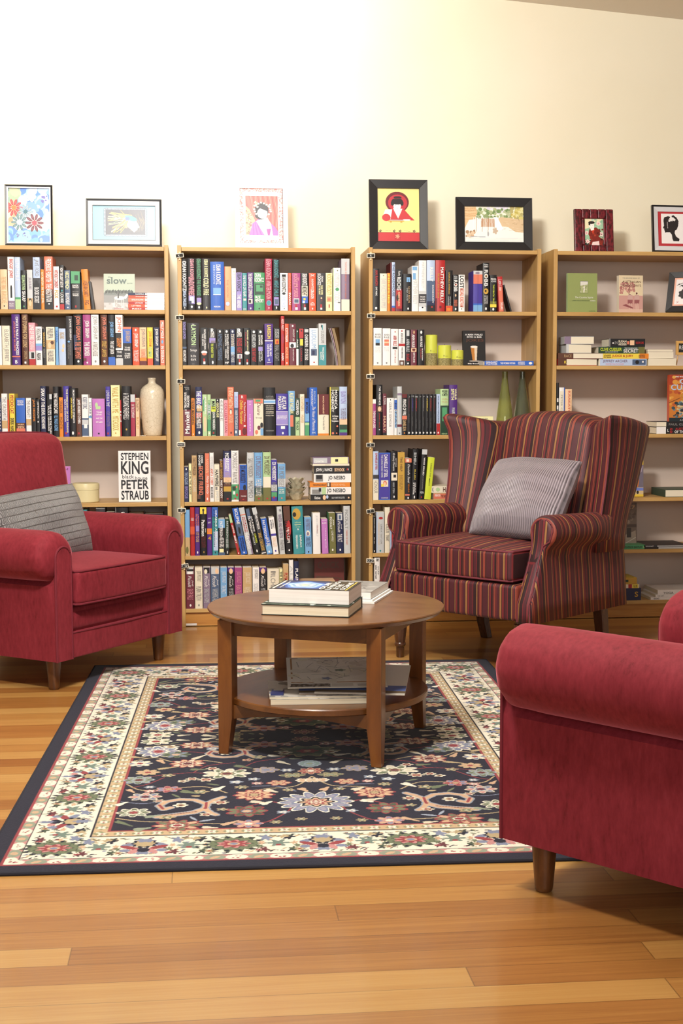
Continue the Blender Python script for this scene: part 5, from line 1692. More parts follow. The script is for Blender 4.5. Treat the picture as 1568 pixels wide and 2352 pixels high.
G3 = 'books on the glass vase bookcase'
shelf_row(1, 715, 'after the upper R sign', G3, [
    (856.5, 871, 617, 'k', 'vr4-40@34,76:IAN RANKIN|vw43-64@40,66:EXIT MUSIC|dw90-96@30,66'), (872.2, 888.5, 628, 'c', 'Vlg14-50:DARK PLACES|Vlg52-92:THEORA NYMUS|dg4-7@40,60'), (889.2, 895.8, 627, 'o', 'vy4-80:FIREFLIES'), (896.3, 899, 603, 'dr', ''), (899.5, 907, 602, 'pb', 'vsl4-70:THE ROADHOUSE|pb89-93|pr93-100'), (908, 924, 619, 'm', 'pk0-46|pr50-94@10,90|dk60-76@10,50|Vw4-16@30,70:Kathy|vw18-50@22,76:REICHS|vpe54-88@34,66:MONDAY MOURNING'),
    (926, 944.5, 629, 'k', 'psb9-22@40,86|pk14-24@58,64|Vt34-78@60,84:KATHY REICHS|Vlg38-72@36,56:DEJA DEAD|dw90-96@50,70'), (945.5, 960.5, 610.5, 'w', 'psb2-10@8,80|psb16-30@14,60|Vlg30-84:MATTHEW REILLY'), (961.5, 979, 598, 'w', 'plg60-66|pch66-84|plg84-90|Vlg4-54@34,70:MATTHEW REILLY|hw70-73:THE SIX|hw75-78:SACRED|hw80-82:STONES|pk91-94@40,60'), (980, 998.8, 597.5, 'pb', 'psl40-84|pn80-100|pk88-100|vw14-42@36,76:REILLY|vw48-84@66,84:SCARECROW|pr90-93@52,74'),
    (1000, 1022, 597.5, 'r', 'vw14-84@52,84:MATTHEW REILLY|vgd25-74@20,38:THE GREAT ZOO OF CHINA|pm74-100@0,14|pdr89-94@40,62'), (1023.2, 1039.3, 621, 'k', 'vgd4-58@38,60:GABRIELS INFERNO|Vw64-86@56,72:SYLVAIN|Vw64-86@32,44:REYNARD|pro86-100|po92-98@20,70'), (1040.2, 1052, 631, 'k', 'hlg3-8:NORA|hlg9-12:ROBERTS|vw15-46:ROBB|ds22-30@26,72|dk24-28@38,60|dpe52-60@36,64|vs68-86:STRANGERS IN DEATH|dw90-97@36,66'), (1053, 1067, 631, 'w', 'vk3-36:LOST|vs37-88:MICHAEL ROBOTHAM|dg91-95@40,60'),
    (1086.5, 1107.5, 622, 'v', 'plg0-9|ps9-32|pb80-84|psb84-100|dmv3-8@20,70|pk0-100@49,51'), (1108.5, 1123, 604, 'k', 'hlg2-5:NORA|hw6-9:ROBERTS|vw14-48@20,80:ROBB|dt23-32@30,74|dk25-30@42,60|dgd52-64@10,90|dk55-60@30,60|Vw67-84@56,80:CREATION|Vw67-84@24,46:IN DEATH|dw91-97@36,66'),
    (1125, 1140, 631.5, 'k', 'hw9-14@10,94:PAULA|hlg15-20@10,94:ADAMS|vlm26-80@44,66:THE DEATH TRUST|py80-88|pol72-80|dw90-97@36,66'), (1142, 1153.5, 635, 'r', 'Sw8-40:Latin Love|ps30-100@10,90|vw74-94@40,84:DOLLARS', 1145.5), (1155, 1158.5, 653.5, 'k', '', 1172),
])
shelf_row(2, 839, 'after the lower R sign', G3, [
    (857.5, 876.5, 753, 'w', 'Hk15-20:ANN|Hk22-27:RULE|psb30-47@24,76|pk40-47@24,76|Hlg51-53:AND|Hlg55-57:NEVER|Hlg59-61:LET|Hlg63-65:HER GO|dg91-96@40,60'), (878.5, 896.5, 754, 'w', 'Hk15-20:ANN|Hk22-27:RULE|ps30-47@20,80|ppe36-40@20,80|Hlg51-53:BUT|Hlg55-57:TRUSTED|Hlg59-61:HER|dg91-96@40,60'), (897.5, 914, 755.5, 'w', 'dr6-10@50,66|vr18-46@30,80:ANN RULE|pk49-55@22,90|Sr58-94@44,70:Every Breath'), (915, 930, 756, 'w', 'pr3-7@40,60|vg10-38@30,70:ANN RULE|pr40-47|vk50-80@44,64:WORTH MORE DEAD|pbr86-100@10,90|plg90-98@30,70'),
    (931, 942, 757, 'k', 'plg2-18@20,80|vlg26-62:ANN RULE|vr68-88:IN RAGE|dw92-97@36,70'), (943, 957, 757, 'm', 'dt3-12@40,66|vw14-50@20,66:ANN RULE|ppe52-62@6,94|ddr53-60@20,80|vw64-92@40,70:HEART FULL OF LIES'), (959, 974.5, 757, 'k', 'dw3-12@36,66|vw18-48@36,70:ANN RULE|vw52-86@62,78:THE END OF THE DREAM|vr52-80@40,54:THE GOLDEN'),
])
shelf_row(3, 1000, 'after the upper S sign', G3, [
    (855.5, 863, 917, 'mg', 'pw0-12|vw32-54:THEMARA|dw51-53@50,66|vw56-80:PAGE'), (864, 878, 883.7, 'k', 'vw3-40@40,70:THE PRESENCE|pbr42-54|dpe43-53@24,80|vr56-86@36,60:JOHN SAUL|dw88-90@40,60'), (878.7, 887, 904, 'm', 'Vw6-26:A TOWN|Vpe54-90:MARY|pk94-100'), (888, 904.5, 914, 'w', 'Vg12-78@30,64:GERALD SEYMOUR|dk3-7@44,58'), (905.2, 911.2, 915, 'w', 'pb4-30|psb34-80@20,90|vn10-78:JONAS'), (912, 922.5, 887.6, 'lg', 'pmv14-18|pm78-83|Vpb24-62@44,70:ANITA SHREVE|pk95-97@40,64'),
    (923, 934.5, 905, 'k', 'pdr0-9|vw13-52:PRINCE OF FIRE|ps53-62|vt64-90:DANIEL SILVA|do93-97@36,60'),
    (935.2, 942.8, 905.5, 'k', 'hg4-8@36,80:3|vm10-42@34,64:UNDERBELLY|dw92-97@26,76|vg48-70@44,56:THE CRIMES'), (943.6, 951, 905.5, 'k', 'hlg3-7@20,90:11|vv10-42@34,64:UNDERBELLY|dw92-97@26,76|vg54-78@44,56:THE CRIMES'), (951.9, 959.6, 905.5, 'k', 'hlg4-8@20,90:10|vr10-42@34,64:UNDERBELLY|dw92-97@26,76|vg60-84@44,56:THE CRIMES'), (960.4, 968, 905.5, 'k', 'hg4-8@36,80:9|vdg10-42@34,64:UNDERBELLY|dw92-97@26,76|vg63-86@44,56:THE CRIMES'),
    (968.8, 976, 905.5, 'k', 'hlg4-8@36,80:7|vg10-42@34,64:UNDERBELLY|dw92-97@26,76|vg55-78@44,56:THE CRIMES'), (976.8, 984.4, 905.5, 'k', 'hlg4-8@36,80:6|vy10-42@34,64:UNDERBELLY|dw92-97@26,76|vg58-82@44,56:THE CRIMES'), (985.2, 992.8, 905.5, 'k', 'hlg4-8@36,80:4|vr10-42@34,64:UNDERBELLY|dw92-97@26,76|vg58-82@44,56:THE CRIMES'), (993.6, 1001.2, 905.5, 'k', 'hg4-8@36,70:1|vdr10-42@34,64:UNDERBELLY|dw92-97@26,76|vg48-70@44,56:THE CRIMES'),
    (1002, 1010.5, 905, 'pb', 'pr72-100|vsl4-70@30,66:DICK SMITHS POPULATION|dw92-97@30,70'), (1011, 1030, 893.5, 'lgn', 'hk2-8:WILBUR|hk9-15:A SMITH|Ht20-24:WHEN|Ht26-30:THE LION|pdg36-100|pgr40-70@20,80|hlgn96-99:READ'), (1031.5, 1050, 884, 'p', 'vpy8-30@20,60:SMITH|vpy8-30@66,90:WILBUR|vlg45-70@30,70:WARLOCK|pmg72-100@0,50|pr88-93@30,66'),
])
shelf_row(4, 1149, 'after the lower S sign', G3, [
    (856.5, 869, 1036.6, 'pb', 'vr4-38@40,80:DANIELLE STEEL|pch48-56|pc58-100|Vg60-86:HONOUR'), (870, 896, 1040, 'v', 'pb0-100|pv2-98@3,97|vw4-52@46,76:DANIELLE STEEL|vlg4-52@18,36:THE LONG ROAD HOME|pc58-72@18,82|ds59-70@36,70|dpe62-70@40,62|py66-72@18,44|hlg94-97@20,80:CORGI'), (897, 912.5, 1036.6, 'k', 'Sw4-40@22,62:Ordinary Moments|Vw14-32@70,86:NOT YOUR|pc44-60@8,94|pk48-54@40,80|Vlg64-86@30,56:NIKKI STERN|dw91-96@40,60'), (913.2, 929, 1038.7, 't', 'pgd0-100|vbr10-40@34,66:THE HELP|Vbr48-78@50,72:KATHRYN|Vbr48-78@24,44:STOCKETT'),
    (929.8, 945, 1053, 'k', 'ps0-10|pc2-8@20,60|Sw14-60@40,74:Danielle Steel|Vo62-82@44,66:PEGASUS|ps86-90@0,70|dw93-98@36,60'), (948.5, 961, 1032, 'k', 'vlg6-30@20,66:SIHEU|vy40-60@40,60:ELLEN|vw66-90@20,44:STONE|vw66-86@50,70:GERALD|dw92-98@40,64', 944.8), (969.5, 981.5, 1032, 'k', 'plg0-10|vw16-52@40,70:WHO KILLED|vg52-80@44,64:CHANNING|hlg84-88:KEN|pr94-97@36,60', 961.5), (983.5, 998.5, 1050, 'lm', 'Vol14-48@44,66:DANIELLE STEEL|vk50-68@44,60:MERCY', 974),
])
shelf_row(5, 1270.5, 'after the T sign', G3, [
    (855.5, 863, 1186, 'k', 'vw4-46@40,66:THE JOY LUCK CLUB|vw56-74@40,60:AMY TAN|dw92-97@40,70'), (864, 882, 1176, 'lg', 'ppb0-100@0,14|dr12-18@30,84|Vg30-78@54,72:LINDA TAYLOR|Vpe26-80@24,40:SHADOW OF A DOUBT|dtl92-97@40,62'), (883.5, 895, 1165, 'c', 'Vg36-56:SCALEUR|Vg60-74:TENNANT'), (895.8, 899, 1190, 'pb', ''), (899.6, 906, 1190, 'r', ''),
])
shelf_row(6, 1393, 'below the U-Z sign', G3, [(859.5, 872, 1280, 'w', 'vk2-7@30,80:IN|vk15-44@16,44:sutter mermaid|vk18-36@60,80:CLAY')])

G4 = 'books on the half-empty bookcase'
shelf_row(3, 1000, 'on the shelf behind the wing, half-empty bookcase', G4, [
    (1277.5, 1282.5, 879, 'k', 'vw30-80:IN'), (1283.5, 1296, 890, 'w', 'pb0-100@86,100|pc8-100@10,76|Vg16-70@30,60:PETER CAREY'), (1297.5, 1313, 894, 'pe', 'vs4-62@40,72:KRAKATOA|pcr72-84@40,70'),
])
# third lying row: dark books under the arm level of the first case
shelf_row(5, 1277, 'above the armchair arm, under the cream tin', G1, [
    (170, 188, 1182, 'k', ''), (190, 200.5, 1171, 'tl', ''), (203, 219, 1180, 'k', ''), (221, 242, 1166.5, 'ch', 'pg0-2'), (244, 264, 1176, 'k', ''), (266, 294, 1164.5, 'k', 'pw0-100@0,2|hw9-14@46,76:S'), (296, 330, 1178, 'br', ''), (332, 376, 1180, 'k', ''),
])

# ------------------------------------------------------------------ lying stacks
z = SHELF_Z[1]
zz = SHELF_Z[1] + .0004
GS = 'thin paperbacks stacked beside the horse magazine'
for i, (y0, y1, col, it, lab) in enumerate(((706.5, 711.5, 'r', 'hw20-80@10,36:RED', 'lowest red and white paperback in the stack beside the horse magazine'), (697.5, 706, 'ro', 'hw30-70@10,36:LETTERS', 'orange-red paperback second from bottom in the stack beside the horse magazine'),
                                            (692, 697, 'r', 'hw20-80@18,40:CATE WILLIAMS', 'red paperback third from bottom in the stack beside the horse magazine'), (682.5, 691.5, 's', 'hw30-70@10,42:BESTSELLER COLLECTION', 'thick coral paperback third from top of the stack beside the horse magazine'),
                                            (676.5, 682, 'ro', 'hw30-70@20,44:MADDEN', 'slim rust paperback under the blue one, stack beside the horse magazine'), (670, 676, 'n', 'hw25-75@20,44:SANDRA', 'blue and white paperback topping the stack beside the horse magazine'))):
    zz = lying(295 - (i % 2), 377.5, y0, y1, col, 'pw0-100@52,100|dw10-90@46,52|' + it, lab, d_=.13, zb=zz, group=GS)
zz = SHELF_Z[4] + .0004
GS = 'books lying beside the lotus bowls'
for (x0, x1, y0, y1, col, it, lab) in ((713, 806.5, 1137, 1151, 'k', 'hw30-76@10,24:Kitchen|dpe10-90@30,38|dpb10-70@38,44|hlg40-70@52,84:SALLY M SMITH THE CLUTTER|dpe40-70@92,96', 'black book lettered in script, lowest in the stack beside the lotus bowls'),
                                       (713, 806.5, 1120.5, 1137, 'w', 'plg0-100@2,28|pg30-90@4,24|pk10-60@20,26|plgn0-100@28,38|hk18-86@40,86:JO NESBO', 'white book second from bottom in the stack beside the lotus bowls'), (711, 804, 1109, 1120, 'o', 'hbr30-70@8,40:THE OFFICE GROUP|pbr0-100@42,52|pc10-80@44,48|Hpe30-70@54,88:PATRICK NEWELL', 'orange book in the middle of the stack beside the lotus bowls'),
                                       (721, 806.5, 1088.5, 1108.5, 'w', 'pg10-90@4,24|pk16-60@6,22|hk24-80@38,84:JO NESBO', 'white book under the black one in the stack beside the lotus bowls'), (721, 804.5, 1070, 1088, 'k', 'hw28-80@5,50:JOHN J. NANCE|hpe30-72@56,84:SKYHOOK|pr34-60@90,93|pw36-60@94,95', 'black book with white and peach lettering in the stack beside the lotus bowls'),
                                       (718, 802, 1065, 1070, 'c', 'Hg40-70@34,48:DANCE', 'thin cream book second from top in the stack beside the lotus bowls'), (718, 801, 1050.5, 1065, 'mv', 'plg10-90@2,40|ppy0-100@50,97|pk30-70@62,70|hw50-86@4,30:COONTIN', 'mauve and yellow book topping the stack beside the lotus bowls')):
    zz = lying(x0, x1, y0, y1, col, it, lab, d_=.14, zb=zz, group=GS)
# blue biography and HANN pair, pale pair on the vase shelf
lying(1112.5, 1225, 828.5, 839, 'b', 'hw12-48@3,26:MARGARET|hw52-88@3,26:THATCHER|hw28-74@32,62:THE WOMAN WITHIN|hw14-46@68,82:ANDREW|hw50-86@68,82:THOMSON|dw20-80@90,97', 'blue book lying flat in front of the dark beer-pint book', k=2, d_=.15)
zz = lying(992.5, 1062, 1133.5, 1148.5, 't', 'pk0-100@0,3|ps10-90@4,100|hw20-56@8,26:OPERATION|hbr30-70@28,60:THE BARTENDER', 'lower tan and salmon book lying beside the lime book', k=4, d_=.14, rot=-.03)
lying(990.5, 1060, 1117.5, 1133, 'c', 'hg20-80@2,8:K|dlgn20-80@14,28|hbr16-84@38,98:HANNAH', 'white book lying on the tan one beside the lime book', d_=.14, zb=zz)
zz = lying(1048, 1131, 955.5, 970, 'c', '', 'lower cream book lying between the purple book and green vase', k=3, d_=.14)
zz = lying(1048, 1131.5, 970, 986, 'w', '', 'white book lying between the purple book and green vase', d_=.14, zb=zz)
lying(1048, 1132, 943.5, 955, 'py', 'ds20-80@4,12|Hg30-70@30,86:JULIA SPENCER', 'pale yellow book topping the pile beside the green vase', d_=.14, zb=zz)
# flat books on the lowest shelf of the second case
zz = lying(688, 770, 1334, 1343, 'ch', '', 'charcoal book lying low beside the maroon book', k=6, d_=.112)
for i in range(2):
    zz = lying(688, 769, 1334, 1356, ('br', 'm')[i], '', ('brown', 'maroon')[i] + ' book within the low pile beside the facing maroon book', d_=.112, zb=zz)
lying(688, 769.5, 1329.5, 1334, 'pe', 'pk20-80@80,84', 'peach paperback topping the low pile beside the facing maroon book', d_=.112, zb=zz)

# half-empty case, second shelf stacks (k = 2)
GS = 'paperbacks stacked with their page edges outward'
zz = SHELF_Z[2] + .0004
zz = lying(1281, 1371, 824.5, 840, 'r', 'pbr0-100@0,22|hy30-70@16,22:K', 'paperback with red-brown spine, lowest of the pages-out stack', d_=.11, zb=zz, pages='L', rot=.02, group=GS)
zz = lying(1281, 1384, 812, 825, 'br', 'pbr0-100@0,34|Ht26-76@14,30:RACE', 'brown-spined paperback second from bottom of the pages-out stack', d_=.11, zb=zz, pages='L', rot=-.02, group=GS)
zz = lying(1300, 1358, 791.5, 812, 'lg', 'plg0-100@0,10', 'pale paperback third from bottom of the pages-out stack', d_=.12, zb=zz, pages='L', rot=.03, group=GS)
ztop = lying(1296, 1363, 774, 791.5, 'lg', 'pmv0-100@0,22', 'topmost paperback with lifted cover on the pages-out stack', d_=.12, zb=zz, pages='L', rot=-.03, group=GS)
GS = 'spine-out books stacked beside the pages-out paperbacks'
zz = SHELF_Z[2] + .0004
zz = lying(1375, 1484.5, 824.5, 840, 'pb', 'pc0-100@0,2|hmv14-62@8,60:JEFFREY ARCHER|Hpk68-90@14,52:MIGHTIER THAN THE SWORD|psl10-90@70,98|dk20-80@76,84|dw30-60@90,94', 'pale blue book at the bottom of the spine-out stack', d_=.12, zb=zz, group=GS)
zz = lying(1384, 1489, 812.5, 824.5, 'y', 'po0-100@80,100|hbr20-50@2,18:JAMES|hbr54-84@2,18:PATTERSON|hr22-78@20,66:JUDGE & JURY|hbr20-46@78,92:ANDREW|hbr50-78@78,92:GROSS', 'yellow and orange book second from bottom in the spine-out stack', d_=.12, zb=zz, group=GS)
zz = lying(1374, 1480, 797, 812.5, 'dg', 'pol0-100@86,100|hlm16-62@4,50:CLIVE CUSSLER|hlg70-84@14,42:AND GRAHAM BROWN|hlg10-34@56,84:THE PHARAOHS|hw38-86@54,86:SECRET', 'dark green book lettered in lime in the spine-out stack', d_=.12, zb=zz, group=GS)
lying(1398, 1481, 778.5, 797, 'k', 'pg0-100@0,4|dw46-64@9,14|hg30-70@16,24:IN|hc20-48@26,48:SUSAN|hc54-84@26,48:ANDERSEN|ps30-70@50,56|ppe20-80@58,70|hr36-66@74,96:SHADOW GAMES', 'black book topping the spine-out stack', d_=.12, zb=zz, group=GS)
GS = 'cream paperbacks beside the easel sign'
zz = SHELF_Z[2] + .0004
zz = lying(1488, 1553, 823, 840, 'c', '', 'lowest cream paperback with pages outward beside the easel sign', d_=.12, zb=zz, pages='R', rot=.02, group=GS)
zz = lying(1487, 1546, 808.5, 823, 'c', '', 'middle cream paperback with pages outward beside the easel sign', d_=.12, zb=zz, pages='R', rot=-.02, group=GS)
lying(1487, 1545, 802.5, 808.5, 'm', '', 'maroon-covered paperback topping the cream pile beside the easel sign', d_=.12, zb=zz, pages='R', rot=.01, group=GS)
lying(1362, 1398, 795, 806, 'b', 'Hw30-70@60,90:TI', 'blue book behind the two leaning stacks of paperbacks', d_=.05, Y=D + .14, zb=SHELF_Z[2] + .062) if False else None
# third shelf pair, k = 3
zz = lying(1507, 1590, 980.5, 996, 'k', 'pw0-100@0,26|hw30-70@30,34:L|vr14-90@37,44:50|hr10-44@52,100:AUSTRALIAS|hw52-90@50,100:OF THE BEST', 'black and white book lowest under the orange adventure book', k=3, d_=.15)
lying(1507, 1590, 968, 980.5, 'k', 'pc8-92@0,27|hg34-72@34,98:PAUL CLEAVE', 'black book lying under the standing orange adventure book', d_=.15, zb=zz)
# fifth shelf (k=5) and lowest
lying(1433, 1481, 1250.5, 1260.5, 'gr', 'hdg26-74@6,86:PATRICK BARTLEY|dpy36-64@92,96', 'slim green paperback lying flat behind the striped armchair', k=5, d_=.16)
GS = 'magazines lying on the half-empty bookcase'
zz = lying(1479.5, 1580, 1257, 1261, 'k', 'plg10-90@32,100', 'lower glossy magazine on the fifth shelf of the half-empty bookcase', k=5, d_=.21, group=GS)
lying(1478.5, 1580, 1252.5, 1257, 'ch', 'plg20-80@30,100|hlg20-80@4,22:GOURMET', 'upper glossy magazine on the fifth shelf of the half-empty bookcase', d_=.21, zb=zz, group=GS)
zz = SHELF_Z[6] + .0004
GS = 'books lying on the lowest shelf beside the striped armchair'
zz = lying(1405, 1471.5, 1350.5, 1378.5, 'n', 'pw8-92@34,35.5|hgd28-72@78,90:S', 'thick navy book with gold emblem, lowest behind the striped armchair', d_=.17, zb=zz, group=GS)
zz = lying(1405, 1467.5, 1341.5, 1350.5, 'c', 'pr0-100@60,73|py0-100@74,96|hol20-80@80,92:LS', 'white, red and yellow paperback lying on the thick navy book', d_=.13, zb=zz, group=GS)
lying(1405, 1462, 1326.5, 1341.5, 'y', 'pgd0-100|pdg30-66@44,66', 'mustard yellow book on top of the navy book pile', d_=.14, zb=zz, group=GS)
GS = 'white booklets lying on the lowest shelf'
zz = SHELF_Z[6] + .0004
for i, (x0, y0, y1, it, lab) in enumerate(((1494, 1372, 1378, 'hg20-80@6,18:ABUNDANCE', 'lowest white booklet of the pile on the bottom shelf'), (1505, 1365.5, 1371.5, 'hg30-70@4,20:THE ART', 'middle white booklet of the pile on the bottom shelf'), (1510, 1354.5, 1365, 'hg40-90@14,40:YOGA', 'thick white booklet topping the pile on the bottom shelf'))):
    zz = lying(x0, 1600, y0, y1, 'w', it, lab, d_=.20, zb=zz, group=GS)
lying(1499 + 28, 1640, 1124.5, 1141.5, 'dg', '', 'large dark green book lying flat with pages outward', k=4, d_=.20, pages='L')
# ------------------------------------------------------------------ framed pictures on the bookcases
def bars(mb, w_, h_, fw, y0, y1, inset=0.0, m=0, slope=0.0):
    """four mitred bars; slope = how far the inner lip lies behind the outer edge"""
    a, b_ = inset, inset + fw
    O = [(a, a), (w_ - a, a), (w_ - a, h_ - a), (a, h_ - a)]
    I = [(b_, b_), (w_ - b_, b_), (w_ - b_, h_ - b_), (b_, h_ - b_)]
    for k in range(4):
        j = (k + 1) % 4
        V = [(O[k][0], y0, O[k][1]), (O[j][0], y0, O[j][1]), (I[j][0], y0 + slope, I[j][1]), (I[k][0], y0 + slope, I[k][1]),
             (O[k][0], y1, O[k][1]), (O[j][0], y1, O[j][1]), (I[j][0], y1, I[j][1]), (I[k][0], y1, I[k][1])]
        mb.add(V, [(0, 1, 2, 3), (7, 6, 5, 4), (0, 4, 5, 1), (3, 2, 6, 7), (0, 3, 7, 4), (1, 5, 6, 2)], m)
    return mb


def frame(px0, px1, y0, y1, label, rings, art, artrect, back=.03, tilt=.10, rz=0.0, z=None, roll=0.0, th=.016, group='framed pictures on the bookcases', k=0):
    """rings: (width in px, colour, roughness, slope, name); artrect: px rectangle of the printed sheet"""
    Y = D + back
    zb = (SHELF_Z[k] if z is None else z) + .0006
    a, c_ = pix(px0, (y0 + y1) / 2, Y), pix(px1, (y0 + y1) / 2, Y)
    w_ = c_[0] - a[0]
    h_ = (pix((px0 + px1) / 2, y0, Y)[2] - zb) / math.cos(tilt)
    s_ = w_ / (px1 - px0)
    t = empty('picture_frame', (a[0], Y + .012, zb + .009 * math.sin(tilt)), 0, label, 'picture', group)
    t.rotation_euler = (-tilt, roll, rz)
    ins = 0.0
    for i, (wd_, col, ro, sl, nm) in enumerate(rings):
        bars(MB(), w_, h_, wd_ * s_, -.010 + .0015 * i, .006, ins, 0, sl).obj(nm, flat(col, ro), t, bevel=.0006 if i == 0 else 0)
        ins += wd_ * s_
    box('backing_board', .001, w_ - .001, .0005, .0055, .001, h_ - .001, flat('3a3230', 0.8), t)
    ax0, ax1, ay0, ay1 = artrect
    aw, ah = (ax1 - ax0) * s_, (ay1 - ay0) * s_
    cvs = art(aw, ah)
    hz = h_ - (ay0 - y0) * s_ - ah
    cvs.mesh('picture', ((ax0 - px0) * s_, -.0003, max(hz, ins * .9)), (1, 0, 0), (0, 0, 1), t, M_PRINT)
    # fold-out stand behind
    L = h_ * .55
    box('stand', w_ / 2 - .012, w_ / 2 + .012, .0056, .0086, .0, L, flat('2a2726', 0.7), t)
    return t


m, n, l, b = newmat('print_under_glass')
a = node(n, 'ShaderNodeAttribute', attribute_name='Col')
l.new(a.outputs['Color'], b.inputs['Base Color'])
b.inputs['Roughness'].default_value = 0.35
M_PRINT = m
ST = .0011


def art_flowers(w_, h_):
    c = Canvas(w_, h_, ST, 'c9dcec')
    R_ = c.rg
    for (x0, x1, y0, y1, cols, k) in ((0, .4, .5, 1, ['8aa596', 'a3b594', 'b5bd9c', '7a9292'], 60), (.35, 1, .45, 1, ['9abde8', '7aa2e2', 'a9c9ee', '5584d4', 'c2d8ef'], 90), (0, .45, .15, .5, ['d8b893', 'e2d3b0', 'c8a27c', 'd8d2b8'], 40),
                                     (.2, 1, .2, .5, ['e9e6e2', 'd5e2ee', 'e4ddd0'], 40), (0, 1, 0, .2, ['9cc2d3', '7aafcb', '92c0d2', '6a90ce'], 60)):
        c.speckle(w_ * x0, w_ * x1, h_ * y0, h_ * y1, cols, k, .006, .022, 1.4)
    for x, y, r_, cols in ((.15, .63, .040, ('c0333a', 'd6605e', 'e07a3a')), (.42, .56, .034, ('8ba0ac', 'a9b7bd', '3d6f7a')), (.28, .37, .038, ('5d7f8a', '7f9b92', 'dfe6e2')), (.62, .36, .042, ('6a2f3c', '8a4a55', 'c04050'))):
        for kk in range(10):
            a_ = kk * PI / 5
            c.blob(w_ * x + r_ * .66 * math.cos(a_), h_ * y + r_ * .66 * math.sin(a_), r_ * .36, r_ * .15, cols[0], a_)
            c.blob(w_ * x + r_ * .66 * math.cos(a_), h_ * y + r_ * .66 * math.sin(a_), r_ * .2, r_ * .06, cols[1], a_)
        c.blob(w_ * x, h_ * y, r_ * .3, r_ * .3, cols[2], 0, 8, .2)
    for x, y in ((.47, .8), (.57, .77), (.9, .58)):
        c.blob(w_ * x, h_ * y, .008, .008, 'f4f6fa')
        c.blob(w_ * x, h_ * y, .003, .003, '8fb2e6')
    c.speckle(w_ * .2, w_ * .5, h_ * .1, h_ * .2, ['5a62a8', '8070a8'], 8, .002, .004)
    c.speckle(w_ * .78, w_ * .95, h_ * .72, h_ * .86, ['6a62a8'], 8, .003, .006)
    return c


def art_windhair(w_, h_):
    c = Canvas(w_, h_, ST, '74c0da')
    X0, X1, Y0, Y1 = w_ * .205, w_ * .83, h_ * .155, h_ * .80
    for k in range(30):
        x = X0 + (X1 - X0) * k / 29
        for y in (Y0 - .004, Y1 + .004):
            c.blob(x, y, .0058, .0058, '4a5568')
            c.blob(x, y, .0030, .0030, 'bfe4ee')
    for k in range(20):
        y = Y0 + (Y1 - Y0) * k / 19
        for x in (X0 - .004, X1 + .004):
            c.blob(x, y, .0058, .0058, '4a5568')
            c.blob(x, y, .0030, .0030, 'bfe4ee')
    c.rect(X0, X1, Y0, Y1, '3d3c48')
    W_, H_ = X1 - X0, Y1 - Y0
    rr = np.random.RandomState(2)
    for k in range(46):
        a_ = rr.uniform(0, 1)
        p0_ = (X0 + W_ * .66, Y0 + H_ * (.45 + .35 * a_))
        q = (X0 + W_ * rr.uniform(.05, .45), Y0 + H_ * rr.uniform(.05, .97))
        mid = ((p0_[0] + q[0]) / 2, (p0_[1] + q[1]) / 2 + H_ * rr.uniform(-.1, .16))
        pts = [((1 - t_) ** 2 * p0_[0] + 2 * t_ * (1 - t_) * mid[0] + t_ * t_ * q[0], (1 - t_) ** 2 * p0_[1] + 2 * t_ * (1 - t_) * mid[1] + t_ * t_ * q[1]) for t_ in np.linspace(0, 1, 9)]
        c.line(pts, rr.uniform(.0015, .005), ['c9b25a', '8d8a45', 'a7a98e', '6c7f6a', 'd9cf9a', '7a6a4a', 'b59a3e'][k % 7])
    for k in range(16):
        x = X0 + W_ * rr.uniform(.6, .98)
        c.line([(x, Y0 + H_ * rr.uniform(.1, .3)), (x + .008, Y0 + H_ * .5), (x - .004, Y0 + H_ * rr.uniform(.6, .95))], .0014, '6d6352')
    c.poly([(X0 + W_ * .52, Y0 + H_ * .36), (X0 + W_ * .60, Y0 + H_ * .60), (X0 + W_ * .76, Y0 + H_ * .62), (X0 + W_ * .82, Y0 + H_ * .42), (X0 + W_ * .80, Y0 + H_ * .20), (X0 + W_ * .72, Y0 + H_ * .10), (X0 + W_ * .62, Y0 + H_ * .24)], 'f6efdc')
    c.poly([(X0 + W_ * .82, Y0 + H_ * .42), (X0 + W_ * .86, Y0 + H_ * .30), (X0 + W_ * .80, Y0 + H_ * .26)], 'f6efdc')
    c.blob(X0 + W_ * .64, Y0 + H_ * .66, W_ * .16, H_ * .10, '3c8f8a', -.3)
    c.blob(X0 + W_ * .55, Y0 + H_ * .64, .010, .008, '4a62b8', 0, 6, .3)
    c.blob(X0 + W_ * .52, Y0 + H_ * .33, .007, .008, 'd98a6a')
    return c


